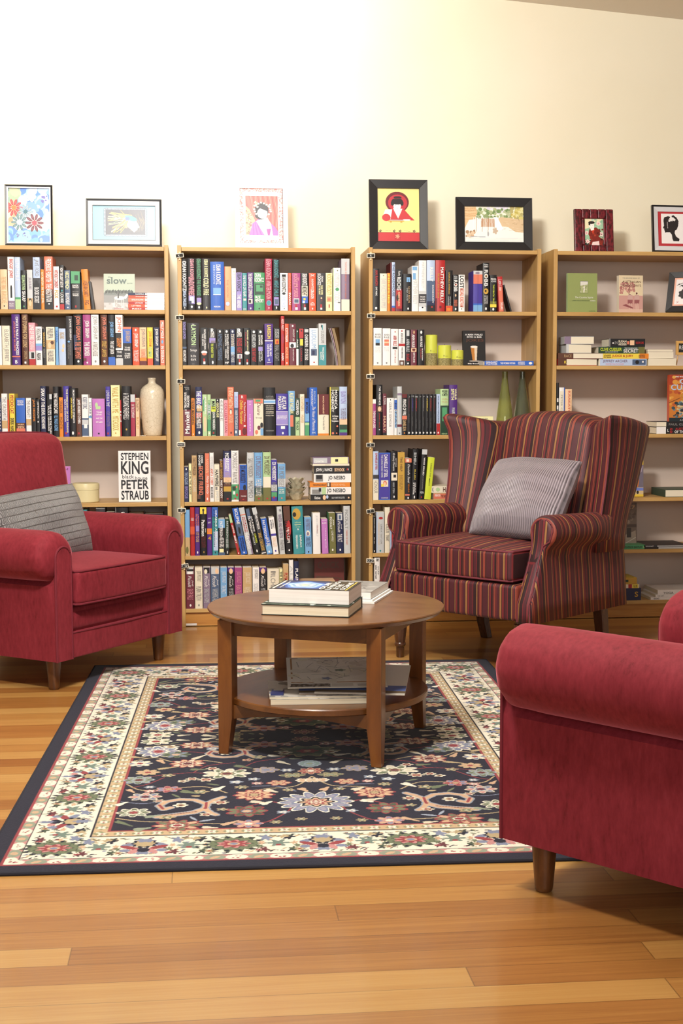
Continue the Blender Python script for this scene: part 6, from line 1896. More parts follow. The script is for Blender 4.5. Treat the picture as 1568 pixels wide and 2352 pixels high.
def art_lady(w_, h_):
    c = Canvas(w_, h_, ST, 'd9625c')
    for k in range(26):
        x = w_ * (.05 + .95 * k / 26)
        c.line([(x, h_), (x + w_ * .10, h_ * .5), (x + w_ * .06, h_ * .2)], .0022, ['e98378', 'c94c48', 'e07068', 'f0a090'][k % 4])
    c.poly([(0, 0), (0, h_ * .75), (w_ * .12, h_ * .66), (w_ * .30, h_ * .36), (w_ * .15, 0)], 'b7a68c')
    c.speckle(0, w_ * .2, h_ * .04, h_ * .62, ['8a7460', 'd9ccb4', 'a08c74', '9a6a60'], 60, .002, .004)
    c.poly([(0, h_), (w_ * .08, h_ * .75), (w_ * .32, h_ * .38), (w_ * .40, h_ * .42), (w_ * .16, h_ * .76), (w_ * .10, h_)], 'e07068')
    c.poly([(w_ * .10, 0), (w_ * .22, h_ * .30), (w_ * .40, h_ * .42), (w_ * .62, h_ * .42), (w_ * .90, h_ * .22), (w_, h_ * .10), (w_, 0)], 'a468b4')
    for k in range(7):
        c.line([(w_ * (.2 + .03 * k), h_ * .3), (w_ * (.18 + .06 * k), 0)], .002, ['b87cc4', '8f56a4'][k % 2])
    c.poly([(w_ * .32, h_ * .36), (w_ * .58, 0), (w_ * .70, 0), (w_ * .84, 0), (w_ * .78, h_ * .30), (w_ * .66, h_ * .46)], 'f6f0fa')
    c.poly([(w_ * .64, h_ * .16), (w_ * .78, h_ * .17), (w_ * .74, 0), (w_ * .68, 0)], 'a04a9c')
    c.poly([(w_ * .44, h_ * .44), (w_ * .62, h_ * .18), (w_ * .74, h_ * .18), (w_ * .62, h_ * .46)], 'fbf8f6')
    c.blob(w_ * .50, h_ * .64, w_ * .215, h_ * .205, '29262c')
    c.blob(w_ * .46, h_ * .50, w_ * .17, h_ * .10, '29262c')
    c.blob(w_ * .52, h_ * .56, w_ * .158, h_ * .135, 'fdfaf8')
    c.poly([(w_ * .36, h_ * .66), (w_ * .40, h_ * .70), (w_ * .70, h_ * .60), (w_ * .71, h_ * .76), (w_ * .40, h_ * .80)], '35323a')
    for x in (.45, .58):
        c.blob(w_ * x, h_ * .565, .0028, .0012, '57545a')
    c.blob(w_ * .51, h_ * .458, .003, .0011, 'd8a0a0')
    for x, y in ((.33, .77), (.37, .72), (.28, .75), (.30, .83), (.40, .80), (.48, .83), (.57, .81), (.65, .78), (.71, .74), (.74, .72), (.75, .78), (.27, .66), (.29, .60), (.76, .66), (.78, .61), (.33, .54), (.72, .54)):
        c.blob(w_ * x, h_ * y, .0048, .0040, 'fbf6e2', 0, 5, .2)
    c.speckle(w_ * .25, w_ * .38, h_ * .72, h_ * .86, ['d9c070', 'f6f0e0'], 10, .0015, .0028)
    return c


def art_lady_sheet(w_, h_):
    c = Canvas(w_, h_, ST, 'fdfcfa')
    bw = w_ * .085
    for x0, x1, y0, y1 in ((0, w_, 0, bw), (0, w_, h_ - bw, h_), (0, bw, 0, h_), (w_ - bw, w_, 0, h_)):
        c.rect(x0, x1, y0, y1, 'f6dcd6')
        nn = int((x1 - x0) * (y1 - y0) / 8e-6)
        c.speckle(x0, x1, y0, y1, ['e08a84', 'd86a68', 'ffffff', 'eeb0a8'], nn, .0012, .0030)
    q = art_lady(w_ * .755, h_ * .705)
    i0, j0 = int(.14 / 1 * c.nx), int(.155 * c.ny)
    hh, ww = min(q.ny, c.ny - j0), min(q.nx, c.nx - i0)
    c.C[j0:j0 + hh, i0:i0 + ww] = q.C[:hh, :ww]
    return c


def art_redrobe(w_, h_):
    c = Canvas(w_, h_, ST, 'f0dc8c')
    c.rect(0, w_, 0, h_ * .175, 'c2343a')
    c.rect(0, w_, h_ * .175, h_ * .182, '8a2a30')
    for k in range(5):
        x = w_ * (.08, .40, .54, .87, .7)[k]
        if k < 4:
            c.blob(x, h_ * .205, .0058, .0058, '2b2420', 0, 5, .35)
            c.blob(x, h_ * .205, .0018, .0018, 'e8d28a')
    c.line([(w_ * .2, h_ * .205), (w_ * .32, h_ * .21)], .001, '7a5a30')
    c.line([(w_ * .64, h_ * .21), (w_ * .78, h_ * .2)], .001, '7a5a30')
    c.rect(w_ * .41, w_ * .55, h_ * .05, h_ * .17, 'b22a32')
    c.blob(w_ * .48, h_ * .11, .008, .009, 'e0a080', 0, 7, .5)
    c.blob(w_ * .48, h_ * .73, w_ * .275, h_ * .19, '6a1e26')
    c.blob(w_ * .49, h_ * .715, w_ * .225, h_ * .155, 'b8303a')
    c.poly([(w_ * .14, h_ * .44), (w_ * .20, h_ * .50), (w_ * .36, h_ * .62), (w_ * .62, h_ * .62), (w_ * .78, h_ * .48), (w_ * .89, h_ * .40), (w_ * .16, h_ * .40)], 'c2363c')
    c.poly([(w_ * .12, h_ * .44), (w_ * .20, h_ * .60), (w_ * .36, h_ * .60), (w_ * .32, h_ * .42)], 'f4ece4')
    c.blob(w_ * .22, h_ * .45, w_ * .10, h_ * .065, 'c2363c')
    c.poly([(w_ * .38, h_ * .62), (w_ * .50, h_ * .43), (w_ * .60, h_ * .61)], 'f8f2ea')
    c.line([(w_ * .50, h_ * .44), (w_ * .56, h_ * .58)], .0012, '9a9a9a')
    c.blob(w_ * .48, h_ * .66, w_ * .088, h_ * .075, 'f8efe4')
    c.blob(w_ * .48, h_ * .745, w_ * .135, h_ * .060, '231d1f')
    c.blob(w_ * .37, h_ * .71, w_ * .04, h_ * .045, '231d1f')
    c.blob(w_ * .59, h_ * .71, w_ * .04, h_ * .045, '231d1f')
    c.blob(w_ * .49, h_ * .815, w_ * .095, h_ * .025, '231d1f')
    c.line([(w_ * .40, h_ * .79), (w_ * .60, h_ * .80)], .0022, '8a2a30')
    for x in (.445, .52):
        c.blob(w_ * x, h_ * .675, .0018, .0008, '2a2426')
    c.blob(w_ * .48, h_ * .618, .0016, .0012, 'c0303a')
    c.rect(w_ * .26, w_ * .64, h_ * .375, h_ * .395, 'd9a650')
    c.rect(w_ * .30, w_ * .62, h_ * .395, h_ * .408, 'a8aab8')
    c.rect(w_ * .30, w_ * .35, h_ * .36, h_ * .376, 'c89440')
    c.rect(w_ * .55, w_ * .60, h_ * .36, h_ * .376, 'c89440')
    c.blob(w_ * .70, h_ * .41, w_ * .09, h_ * .014, 'f4ece4')
    return c


def art_falls(w_, h_):
    c = Canvas(w_, h_, ST, 'f2f1ea')
    c.rect(0, w_, h_ * .72, h_, 'ecebd8')
    c.speckle(w_ * .40, w_ * .75, h_ * .8, h_, ['dcd6e4', 'e6e2ea', 'e9ead2'], 26, .006, .014)
    c.speckle(w_ * .18, w_ * .80, h_ * .66, h_ * .88, ['8fa070', '75905a', 'a9b487', 'b9c09a'], 70, .004, .010)
    c.speckle(w_ * .78, w_, h_ * .62, h_, ['d2c678', 'bfae5a', 'e0d9a0', 'b5aa70'], 60, .004, .010)
    c.poly([(0, h_), (w_ * .19, h_), (w_ * .22, h_ * .78), (w_ * .18, h_ * .62), (w_ * .08, h_ * .60), (w_ * .03, h_ * .45), (0, h_ * .36)], 'dcb98c')
    for k in range(9):
        y = h_ * (.98 - .045 * k)
        c.line([(0, y), (w_ * .09, y - .002), (w_ * .2, y + .002)], .0018, ['b88a5a', 'e6cfa8', 'c99a66'][k % 3])
    c.poly([(w_ * .55, h_ * .62), (w_ * .62, h_ * .68), (w_, h_ * .62), (w_, h_ * .28), (w_ * .86, h_ * .30), (w_ * .74, h_ * .42), (w_ * .62, h_ * .44)], 'd8bd98')
    for k in range(22):
        x, y = w_ * c.rg.uniform(.6, .98), h_ * c.rg.uniform(.32, .62)
        c.line([(x, y), (x + .012, y + c.rg.uniform(-.005, .005))], .0014, ['a98a64', 'c2a278', 'e6d4b8'][k % 3])
    c.rect(w_ * .28, w_ * .51, h_ * .42, h_ * .64, 'c29a78')
    for k in range(16):
        x = w_ * (.16 + .40 * k / 16)
        c.line([(x, h_ * .66), (x - .003, h_ * .30)], .0022, ['f6f6f4', 'e4e6ea', 'b08a70', 'fbfbfa'][k % 4])
    c.poly([(w_ * .50, h_ * .68), (w_ * .56, h_ * .68), (w_ * .66, h_ * .36), (w_ * .54, h_ * .32)], 'fbfbfa')
    c.speckle(w_ * .02, w_ * .17, h_ * .17, h_ * .32, ['c9a684', 'a98566', 'd9c2a4'], 14, .004, .009)
    c.blob(w_ * .52, h_ * .32, .012, .014, 'c4b09a', 0, 5, .2)
    c.blob(w_ * .40, h_ * .24, .004, .012, 'a9a6a8')
    c.line([(w_ * .1, h_ * .17), (w_ * .35, h_ * .16)], .003, '9aa0a8')
    for k in range(7):
        c.line([(w_ * .02, h_ * (.03 + .02 * k)), (w_ * .98, h_ * (.03 + .018 * k))], .0018, ['dfe3e6', 'ece9dc', 'd8dcd8'][k % 3])
    c.line([(w_ * .89, h_ * .72), (w_ * .93, h_ * .58)], .0014, '6a5a48')
    return c


def art_kimono(w_, h_):
    c = Canvas(w_, h_, .0008, 'eadfb8')
    c.poly([(0, h_ * .2), (0, h_ * .6), (w_ * .4, h_ * .7), (w_, h_), (w_, h_ * .2)], '9cc2a0')
    c.speckle(w_ * .3, w_, h_ * .5, h_, ['86b494', 'a8ccae', 'c4dcc4'], 20, .003, .007)
    c.rect(0, w_, 0, h_ * .2, '2b3a34')
    for x, y in ((.75, .82), (.16, .14), (.88, .42), (.1, .46)):
        c.blob(w_ * x, h_ * y, .0105, .0095, 'f0d4cc', 0, 7, .25)
        c.blob(w_ * x, h_ * y, .004, .004, 'd99a9a')
    c.poly([(w_ * .2, h_ * .42), (w_ * .26, h_ * .60), (w_ * .62, h_ * .68), (w_ * .86, h_ * .54), (w_ * .74, h_ * .34), (w_, h_ * .20), (w_ * .96, 0), (w_ * .2, 0), (w_ * .34, h_ * .2)], '7a241c')
    c.speckle(w_ * .25, w_ * .95, 0, h_ * .6, ['5a1814', '93301f', 'a8402a', '3a120e'], 44, .0015, .005)
    c.poly([(w_ * .36, h_ * .6), (w_ * .44, h_ * .40), (w_ * .56, h_ * .62)], 'c23c22')
    c.poly([(w_ * .36, 0), (w_ * .42, h_ * .12), (w_ * .76, h_ * .16), (w_ * .78, 0)], 'ead0cc')
    c.blob(w_ * .38, h_ * .74, w_ * .14, h_ * .10, 'f6f0e6')
    c.poly([(w_ * .3, h_ * .7), (w_ * .34, h_ * .55), (w_ * .5, h_ * .58), (w_ * .52, h_ * .72)], 'f6f0e6')
    c.blob(w_ * .38, h_ * .86, w_ * .17, h_ * .055, '2c2420')
    c.blob(w_ * .27, h_ * .80, w_ * .05, h_ * .05, '2c2420')
    c.blob(w_ * .38, h_ * .655, .0012, .0010, 'a02a28')
    for x in (.32, .44):
        c.blob(w_ * x, h_ * .745, .0012, .0006, '2a2020')
    return c


def art_silhouette(w_, h_):
    c = Canvas(w_, h_, ST, 'b8363e')
    c.rect(w_ * .115, w_ * .9, h_ * .095, h_ * .90, 'f0ecea')
    K = '2b2628'
    P = lambda pts: [(w_ * (.115 + .785 * x), h_ * (.095 + .805 * y)) for x, y in pts]
    c.poly(P([(.10, .78), (.14, .88), (.30, .92), (.40, .90), (.52, .96), (.66, .88), (.74, .76), (.72, .60), (.66, .48), (.58, .44), (.56, .36), (.62, .24), (.76, .16), (.74, .08), (.50, .08), (.46, .16), (.44, .30), (.36, .38), (.24, .38), (.16, .36), (.14, .42), (.12, .46), (.13, .49), (.07, .52), (.12, .60)]), K)
    for x, y in P([(.40, .82), (.45, .79), (.43, .87), (.50, .84), (.36, .77), (.56, .80)]):
        c.blob(x, y, .0062, .0058, 'f0ecea', 0, 5, .25)
    c.line(P([(.26, .72), (.27, .52)]), .003, 'b9b4b2')
    return c


def art_blossom(w_, h_):
    c = Canvas(w_, h_, ST, 'eab09a')
    c.rect(w_ * .07, w_, h_ * .05, h_ * .95, 'e9e4e2')
    c.line([(w_ * .12, h_ * .74), (w_ * .3, h_ * .80), (w_ * .6, h_ * .86)], .003, '2b2628')
    c.speckle(w_ * .12, w_ * .4, h_ * .68, h_ * .82, ['2b2628'], 8, .002, .004)
    c.blob(w_ * .42, h_ * .42, w_ * .20, h_ * .16, '2b2628', 0, 7, .12)
    c.blob(w_ * .62, h_ * .34, w_ * .2, h_ * .2, '2b2628')
    c.line([(w_ * .17, h_ * .16), (w_ * .24, h_ * .10)], .0016, 'b03a3a')
    c.line([(w_ * .24, h_ * .17), (w_ * .17, h_ * .09)], .0016, 'b03a3a')
    return c


BLK, WHT, SIL = '1c1a1b', 'f4f2ee', 'cfd0d2'
frame(10, 120, 423, 563, 'thin black frame with a blue watercolour of red and grey flowers', ((4.5, BLK, .3, .002, 'frame'), (3, WHT, .7, 0, 'mount')), art_flowers, (15, 115.5, 429, 559), .012, .08)
frame(197, 371, 456, 565, 'black and silver frame with a blue mount and wind-blown hair print', ((5, BLK, .3, .002, 'frame'), (9, 'e9e9e9', .3, .003, 'silver_liner'), (1.6, '6a6c70', .4, 0, 'lip')), art_windhair, (212, 357, 466, 556), .014, .09)
frame(540, 662, 419, 569, 'white frame with a lady in a purple robe and pink patterned mount', ((11, 'fbfaf8', .5, .002, 'frame'),), art_lady_sheet, (551, 650, 429, 559), .02, .13, .02)
frame(849, 984, 410.5, 571.5, 'tall black frame with a red-robed lady on yellow', ((18.5, BLK, .35, .004, 'frame'), (1, '0e0d0d', .4, 0, 'lip')), art_redrobe, (867, 965, 430, 556), .04, .10)
frame(1048, 1224, 452.5, 573.5, 'wide black frame with a waterfall watercolour', ((19, BLK, .35, .004, 'frame'), (1, '0e0d0d', .4, 0, 'lip')), art_falls, (1068, 1204.5, 471, 558), .045, .09)
frame(1501, 1600, 470, 578, 'black and silver frame with a black silhouette head on red mount', ((4, BLK, .3, .001, 'frame'), (10, 'd4d4d6', .28, .004, 'silver_liner')), art_silhouette, (1515, 1586, 484, 567), .03, .12, .06)
# padded maroon leather frame: five upright rolls around the opening
Y = D + .03
zb = SHELF_Z[0] + .0006
a_, c_ = pix(1321.5, 530, Y), pix(1412, 530, Y)
w_, h_ = c_[0] - a_[0], (pix(1366, 478, Y)[2] - zb) / math.cos(.13)
t = empty('picture_frame', (a_[0], Y + .015, zb), 0, 'maroon ribbed leather frame holding a small kimono picture', 'picture', 'framed pictures on the bookcases')
t.rotation_euler = (-.13, 0, 0)
m, n, l, b = newmat('embossed_maroon_leather')
v = texco(n, l, (1, 1, .6))
f = noise(n, l, v, 90, 4, .6)
r = ramp(n, [(0.42, '3a1216'), (0.55, '6e1c26'), (0.7, '7d2630')])
l.new(f, r.inputs['Fac'])
l.new(r.outputs['Color'], b.inputs['Base Color'])
b.inputs['Roughness'].default_value = 0.35
bump(n, l, b, f, .4, .001)
ox0, ox1, oz0, oz1 = w_ * .265, w_ * .745, h_ * .16, h_ * .775
box('backing_board', .001, w_ - .001, 0, .008, .001, h_ - .001, flat('2c2220', .8), t)
rw = w_ / 5
for k in range(5):
    x0_ = k * rw
    for (za, zb2) in (((0, h_),) if k in (0, 4) else ((0, oz0), (oz1, h_))):
        mesh('padded_roll', *softbox(rw / 2 - .0004, .006, (zb2 - za) / 2, .0055, 2, 1, 4, f=lambda p, u: p + np.array([x0_ + rw / 2, -.003, (za + zb2) / 2])), m, t, smooth=True)
for xa_, xb_ in ((rw, ox0), (ox1, w_ - rw)):
    mesh('padded_roll', *softbox(max(.003, (xb_ - xa_) / 2), .006, (oz1 - oz0) / 2, .0028, 1, 1, 4, f=lambda p, u: p + np.array([(xa_ + xb_) / 2, -.003, (oz0 + oz1) / 2])), m, t, smooth=True)
art_kimono(ox1 - ox0, oz1 - oz0).mesh('picture', (ox0, -.0012, oz0), (1, 0, 0), (0, 0, 1), t, M_PRINT)
box('stand', w_ * .3, w_ * .7, .0081, .011, 0, h_ * .6, flat('1d1a1a', .8), t)
# blossom print on the first shelf of the last case
frame(1531, 1610, 626, 717.5, 'black frame leaning on the top shelf beside the dusty pink book', ((13, BLK, .4, .003, 'frame'),), art_blossom, (1544, 1597, 639, 705), .05, .33, -.6, None, 0.0, group=None, k=1)

# ------------------------------------------------------------------ books shown face on


def cov_slow(w_, h_):
    c = Canvas(w_, h_, ST, 'aeb9a4')
    c.rect(0, w_, 0, h_ * .20, 'b9b5b4')
    c.rect(0, w_, h_ * .20, h_ * .46, '8a8a88')
    c.rect(0, w_, h_ * .40, h_ * .48, '6f7470')
    for k in range(26):
        c.blob(w_ * (.06 + .9 * k / 26), h_ * (.49 + .04 * ((k * 7) % 5) / 5), w_ * .022, h_ * .045, ['3a3f38', '2e332e', '555a50'][k % 3])
    c.blob(w_ * .5, h_ * .33, w_ * .17, h_ * .055, 'd6d4d0')
    c.poly([(w_ * .62, h_ * .34), (w_ * .74, h_ * .45), (w_ * .80, h_ * .42), (w_ * .7, h_ * .30)], 'd6d4d0')
    for x in (.36, .42, .58, .64):
        c.line([(w_ * x, h_ * .32), (w_ * (x - .02), h_ * .10)], .0026, 'cfcdc8')
    c.line([(w_ * .46, h_ * .34), (w_ * .47, h_ * .46)], .006, '3a3836')
    c.blob(w_ * .47, h_ * .48, .0045, .005, '4a4644')
    c.speckle(0, w_, h_ * .03, h_ * .18, ['a5a09e', 'cac6c4'], 20, .003, .008)
    return c


standing_face('magazine', 238, 309.5, 628.5, 712, 1, .006, 'lgn', 'h' + 'dg9-28@10,74:slow|Hdg7-11@14,24:the|Hdg24-28@76,92:guide|Hr94-98@34,62:Melbourne', 'magazine with a horse and skyline cover, face out on the top shelf', 'magazine', D + .03, .10, cov_slow)
standing_face('book', 272, 345.5, 1036, 1151, 4, .038, 'w', 'hk4-18@8,94:STEPHEN|hk20-46@8,94:KING|Hk47-54@12,48:black|Hk50-57@52,90:house|hk57-75@8,94:PETER|hk78-96@8,94:STRAUB', 'white book facing out with big black capitals under the cream vase', 'book', D + .03, .03)


def cov_pint(w_, h_):
    c = Canvas(w_, h_, ST, '1b1817')
    c.poly([(w_ * .34, h_ * .52), (w_ * .64, h_ * .54), (w_ * .60, h_ * .14), (w_ * .42, h_ * .13)], 'b9772e')
    c.poly([(w_ * .50, h_ * .54), (w_ * .64, h_ * .55), (w_ * .60, h_ * .14), (w_ * .52, h_ * .14)], 'd9c6ae')
    c.blob(w_ * .49, h_ * .53, w_ * .16, h_ * .035, 'e9e0d2')
    c.blob(w_ * .48, h_ * .12, w_ * .22, h_ * .02, 'a39a90')
    c.poly([(w_ * .6, h_ * .14), (w_ * .9, h_ * .12), (w_ * .96, 0), (w_ * .72, 0)], '8f8a84')
    return c


standing_face('book', 1064, 1116, 760, 838.5, 2, .018, 'k', 'Hbr4-6@30,66:THE BEST|hw9-14@10,88:A MAN WALKS|hw16-21@18,84:INTO A BAR|hbr24-34@12,92:JOKES|hw94-98@20,70:Billy Brown', 'dark book facing out with a pint of beer beside the lime candles', 'book', D + .035, .10, cov_pint, .05)


def cov_squire(w_, h_):
    c = Canvas(w_, h_, ST, '8f9a5c')
    c.rect(w_ * .42, w_ * .69, h_ * .49, h_ * .805, '3a3a34')
    c.rect(w_ * .43, w_ * .68, h_ * .50, h_ * .795, 'd9d6cc')
    c.poly([(w_ * .43, h_ * .5), (w_ * .43, h_ * .68), (w_ * .68, h_ * .72), (w_ * .68, h_ * .5)], 'a8ae7a')
    c.speckle(w_ * .44, w_ * .67, h_ * .52, h_ * .70, ['8c9468', 'c9c9a8', '77805a'], 16, .002, .004)
    c.line([(w_ * .55, h_ * .52), (w_ * .56, h_ * .66)], .005, 'e9e4da')
    c.rect(w_ * .18, w_ * .95, h_ * .432, h_ * .436, '6f783e')
    return c


standing_face('book', 1303.5, 1372, 627.5, 716.5, 1, .022, 'lgn', 'Hw59-65@25,86:The Country Squire|hdg69-71@16,74:JAMES GOULD MARGERISON|hw69-71@76,94:PERSIMMON|Hdg95-97@72,94:ILLUSTRATED', 'olive green book facing out on the half-empty top shelf', 'book', D + .05, .03, cov_squire, .03)


def cov_school(w_, h_):
    c = Canvas(w_, h_, ST, 'dfcdaa')
    c.rect(0, w_, 0, h_ * .46, 'c99a90')
    c.rect(0, w_, 0, h_ * .10, 'd6b4a2')
    c.speckle(w_ * .05, w_ * .7, h_ * .52, h_ * .80, ['b98078', 'a86a66', 'cfa090'], 70, .003, .007)
    c.line([(w_ * .42, h_ * .5), (w_ * .44, h_ * .7)], .004, '8a5450')
    for x, s in ((.46, .9), (.74, 1.0)):
        c.blob(w_ * x, h_ * .50 * s + h_ * .02, .0045, .005, '6a3c3c')
        c.poly([(w_ * (x - .1), h_ * .34), (w_ * (x - .08), h_ * .48), (w_ * (x + .1), h_ * .48), (w_ * (x + .12), h_ * .34)], 'c9a49c')
        c.poly([(w_ * (x - .09), h_ * .24), (w_ * (x - .1), h_ * .35), (w_ * (x + .12), h_ * .35), (w_ * (x + .1), h_ * .24)], '96585a')
        c.line([(w_ * (x - .03), h_ * .25), (w_ * (x - .02), h_ * .10)], .004, 'd9b8a8')
        c.line([(w_ * (x + .05), h_ * .25), (w_ * (x + .06), h_ * .08)], .004, 'd9b8a8')
    c.poly([(w_ * .14, h_ * .20), (w_ * .3, h_ * .23), (w_ * .6, h_ * .14), (w_ * .56, h_ * .11)], '8e4e50')
    return c


standing_face('book', 1421.5, 1478, 632.5, 716.5, 1, .028, 'c', 'Hg6-9@14,86:THE SECOND BOOK OF|Hbr14-20@14,90:AUSTRALIAN|Hbr24-30@10,92:SCHOOLDAYS', 'cream and dusty pink book with two children on its cover', 'book', D + .055, .04, cov_school, .07)


def cov_adv(w_, h_):
    c = Canvas(w_, h_, ST, 'c9792e')
    c.rect(0, w_, h_ * .78, h_, 'a83c22')
    c.speckle(0, w_, h_ * .35, h_ * .95, ['b8552a', 'd9963e', 'a8482a', 'e0a850'], 60, .006, .014)
    c.speckle(w_ * .1, w_, h_ * .08, h_ * .42, ['3a4a52', '5a7a88', '8aa4a8', '2a3438', 'c9b88a'], 80, .004, .011)
    c.line([(0, h_ * .40), (w_ * .3, h_ * .50)], .004, '6a3a20')
    c.rect(0, w_, 0, h_ * .08, '1f2a2e')
    return c


zst = SHELF_Z[3]
o = standing_face('book', 1537, 1618, 859.5, 968, 3, .03, 'ro', 'hw3-6@16,96:THE WORLDS BEST ADVENTURE|hpb9-20@28,96:CLIVE|hpb21-33@4,96:CUSSLER|hw36-39@36,90:AND DIRK|hgd42-48@30,84:HAVANA|hgd49-56@34,84:STORM|hw96-98@30,96:A DIRK PITT NOVEL', 'orange adventure book standing face out on two lying books', 'book', D + .03, .02, cov_adv)
o.location.z = SHELF_Z[3] + .0595
o.scale = (1, 1, .79)


def cov_yellow(w_, h_):
    c = Canvas(w_, h_, ST, 'dcb838')
    c.rect(0, w_, h_ * .93, h_, '4a5230')
    c.rect(0, w_, h_ * .19, h_ * .65, '6a6270')
    c.speckle(w_ * .4, w_, h_ * .45, h_ * .64, ['8a7a8a', 'a090a0', '4a444e'], 20, .006, .012)
    c.poly([(w_ * .2, h_ * .20), (w_ * .3, h_ * .5), (w_ * .66, h_ * .50), (w_ * .84, h_ * .34), (w_ * .8, h_ * .20)], 'c9712a')
    c.line([(w_ * .4, h_ * .42), (w_ * .62, h_ * .43)], .004, 'dfe04a')
    c.blob(w_ * .46, h_ * .56, .010, .012, '2e2624')
    c.rect(0, w_, h_ * .05, h_ * .185, 'c9b184')
    c.rect(0, w_, h_ * .12, h_ * .185, '6a7ac0')
    c.blob(w_ * .78, h_ * .09, .006, .008, '1e1a1a')
    return c


standing_face('book', 1418, 1478, 1029, 1141.5, 4, .02, 'y', 'hw16-24@40,76:AS', 'yellow book facing out beside the striped chair, firefighter in orange on it', 'book', D + .03, .06, cov_yellow)


def cov_dvd(w_, h_):
    c = Canvas(w_, h_, ST, '6a5a4e')
    c.rect(0, w_, h_ * .45, h_ * .52, '4a3c34')
    c.speckle(w_ * .2, w_, h_ * .5, h_ * .95, ['7a685a', '5a4a40', '8a7868'], 24, .005, .012)
    c.poly([(w_ * .2, 0), (w_ * .35, h_ * .25), (w_ * .95, h_ * .38), (w_, 0)], '9a8a7a')
    c.line([(w_ * .3, h_ * .04), (w_ * .95, h_ * .22)], .003, 'c9bdb0')
    c.rect(w_ * .55, w_ * .75, h_ * .22, h_ * .44, '3a322c')
    return c


standing_face('film_case', 1412, 1462.5, 1155.5, 1250, 5, .014, 'br', 'ht6-14@60,92:27', 'brown film case standing face out behind the striped chair', 'film case', D + .08, .05, cov_dvd)
standing_face('book', 118, 161.5, 1072, 1152, 4, .030, 'or', 'Hm6-10@70,90:LOVE|dm4-7@86,90', 'orchid pink book facing out, mostly behind the armchair back', 'book', D + .02, .0)


def cov_maroon(w_, h_):
    c = Canvas(w_, h_, ST, '6b2a24')
    c.speckle(0, w_, 0, h_ * .3, ['8a3a30', '7a3028', 'a04a38'], 20, .006, .014)
    return c


standing_face('book', 722, 790, 1283, 1392, 6, .03, 'm', 'hbr8-26@12,84:QUICK|Sbr40-60@6,94:D', 'maroon book facing out in shade beneath the white-spined shelf end', 'book', D + .12, .05, cov_maroon)

# ------------------------------------------------------------------ ornaments
M_CREAM = flat('ded2ba', .3, coat=.3)


def turned(name, pxc, Y, zb, prof, mat, label, cat, group=None, n_=36, parts=True):
    X = pix(pxc, 1000, Y)[0]
    o = mesh(name, *lathe(prof, n_), mat, None, smooth=True, sharp=60)
    o.location = (X, Y, zb)
    return setp(o, label, cat, group)


SC = 6.33 / FPX
m, n, l, b = newmat('crackled_cream_glaze')
v = texco(n, l)
vo = node(n, 'ShaderNodeTexVoronoi', feature='DISTANCE_TO_EDGE')
vo.inputs['Scale'].default_value = 60
l.new(v, vo.inputs['Vector'])
r = ramp(n, [(0.0, 'b9a88a'), (0.03, 'dccfb6'), (1, 'dfd3bc')])
l.new(vo.outputs['Distance'], r.inputs['Fac'])
l.new(r.outputs['Color'], b.inputs['Base Color'])
b.inputs['Roughness'].default_value = 0.22
b.inputs['Coat Weight'].default_value = 0.5
vp = [(.0001, 0), (19 * SC, 0), (20.5 * SC, .003)] + [(x * SC, (1001 - y) * SC) for x, y in ((22.5, 985), (25, 960), (27, 935), (27.9, 915), (27.5, 905), (25.5, 897), (21, 890.5), (15, 886), (10.5, 883.5), (8.6, 881), (8.2, 878), (8.8, 875.5), (9.6, 872.5), (9.6, 870.8), (8.4, 870))] + [(6.2 * SC, (1001 - 871) * SC), (6 * SC, (1001 - 890) * SC), (.0001, (1001 - 890) * SC)]
turned('vase', 350.5, D + .092, SHELF_Z[3] + .0006, vp, m, 'cream crackle-glazed bottle vase at the end of the third shelf', 'vase')


def glass_mat(name, col, dens):
    m, n, l, b = newmat(name)
    b.inputs['Base Color'].default_value = (*lin(col), 1)
    b.inputs['Transmission Weight'].default_value = 0.86
    b.inputs['Roughness'].default_value = 0.03
    b.inputs['IOR'].default_value = 1.3
    b.inputs['Coat Weight'].default_value = 0.6
    return m


def gprof(h_, r0, r1):
    o = [(.0001, 0), (r1 * .80, 0), (r1 * .9, .004), (r1, .03), (r1 * 1.0, .055), (r1 * .86, .11), (r1 * .66, .17), (r1 * .47, .22), (r0 * 1.06, .262), (r0 * .97, h_ * .95), (r0, h_)]
    i = [(max(.0001, r_ - .0028), max(.006, z)) for r_, z in o[::-1][:-2]] + [(.0001, .006)]
    return o + i


mg_ = glass_mat('olive_green_glass', 'd6da92', 1)
turned('glass_vase', 1158, D + .10, SHELF_Z[3] + .0006, gprof(.304, 6.8 * SC, 20.5 * SC), mg_, 'olive green glass bottle vase, nearer the purple book', 'vase', 'green glass bottle vases')
turned('glass_vase', 1198, D + .10, SHELF_Z[3] + .0006, gprof(.304, 6.8 * SC, 20.5 * SC), glass_mat('grey_green_glass', 'a9ae90', 1), 'darker grey-green glass bottle vase, nearer the side panel', 'vase', 'green glass bottle vases')

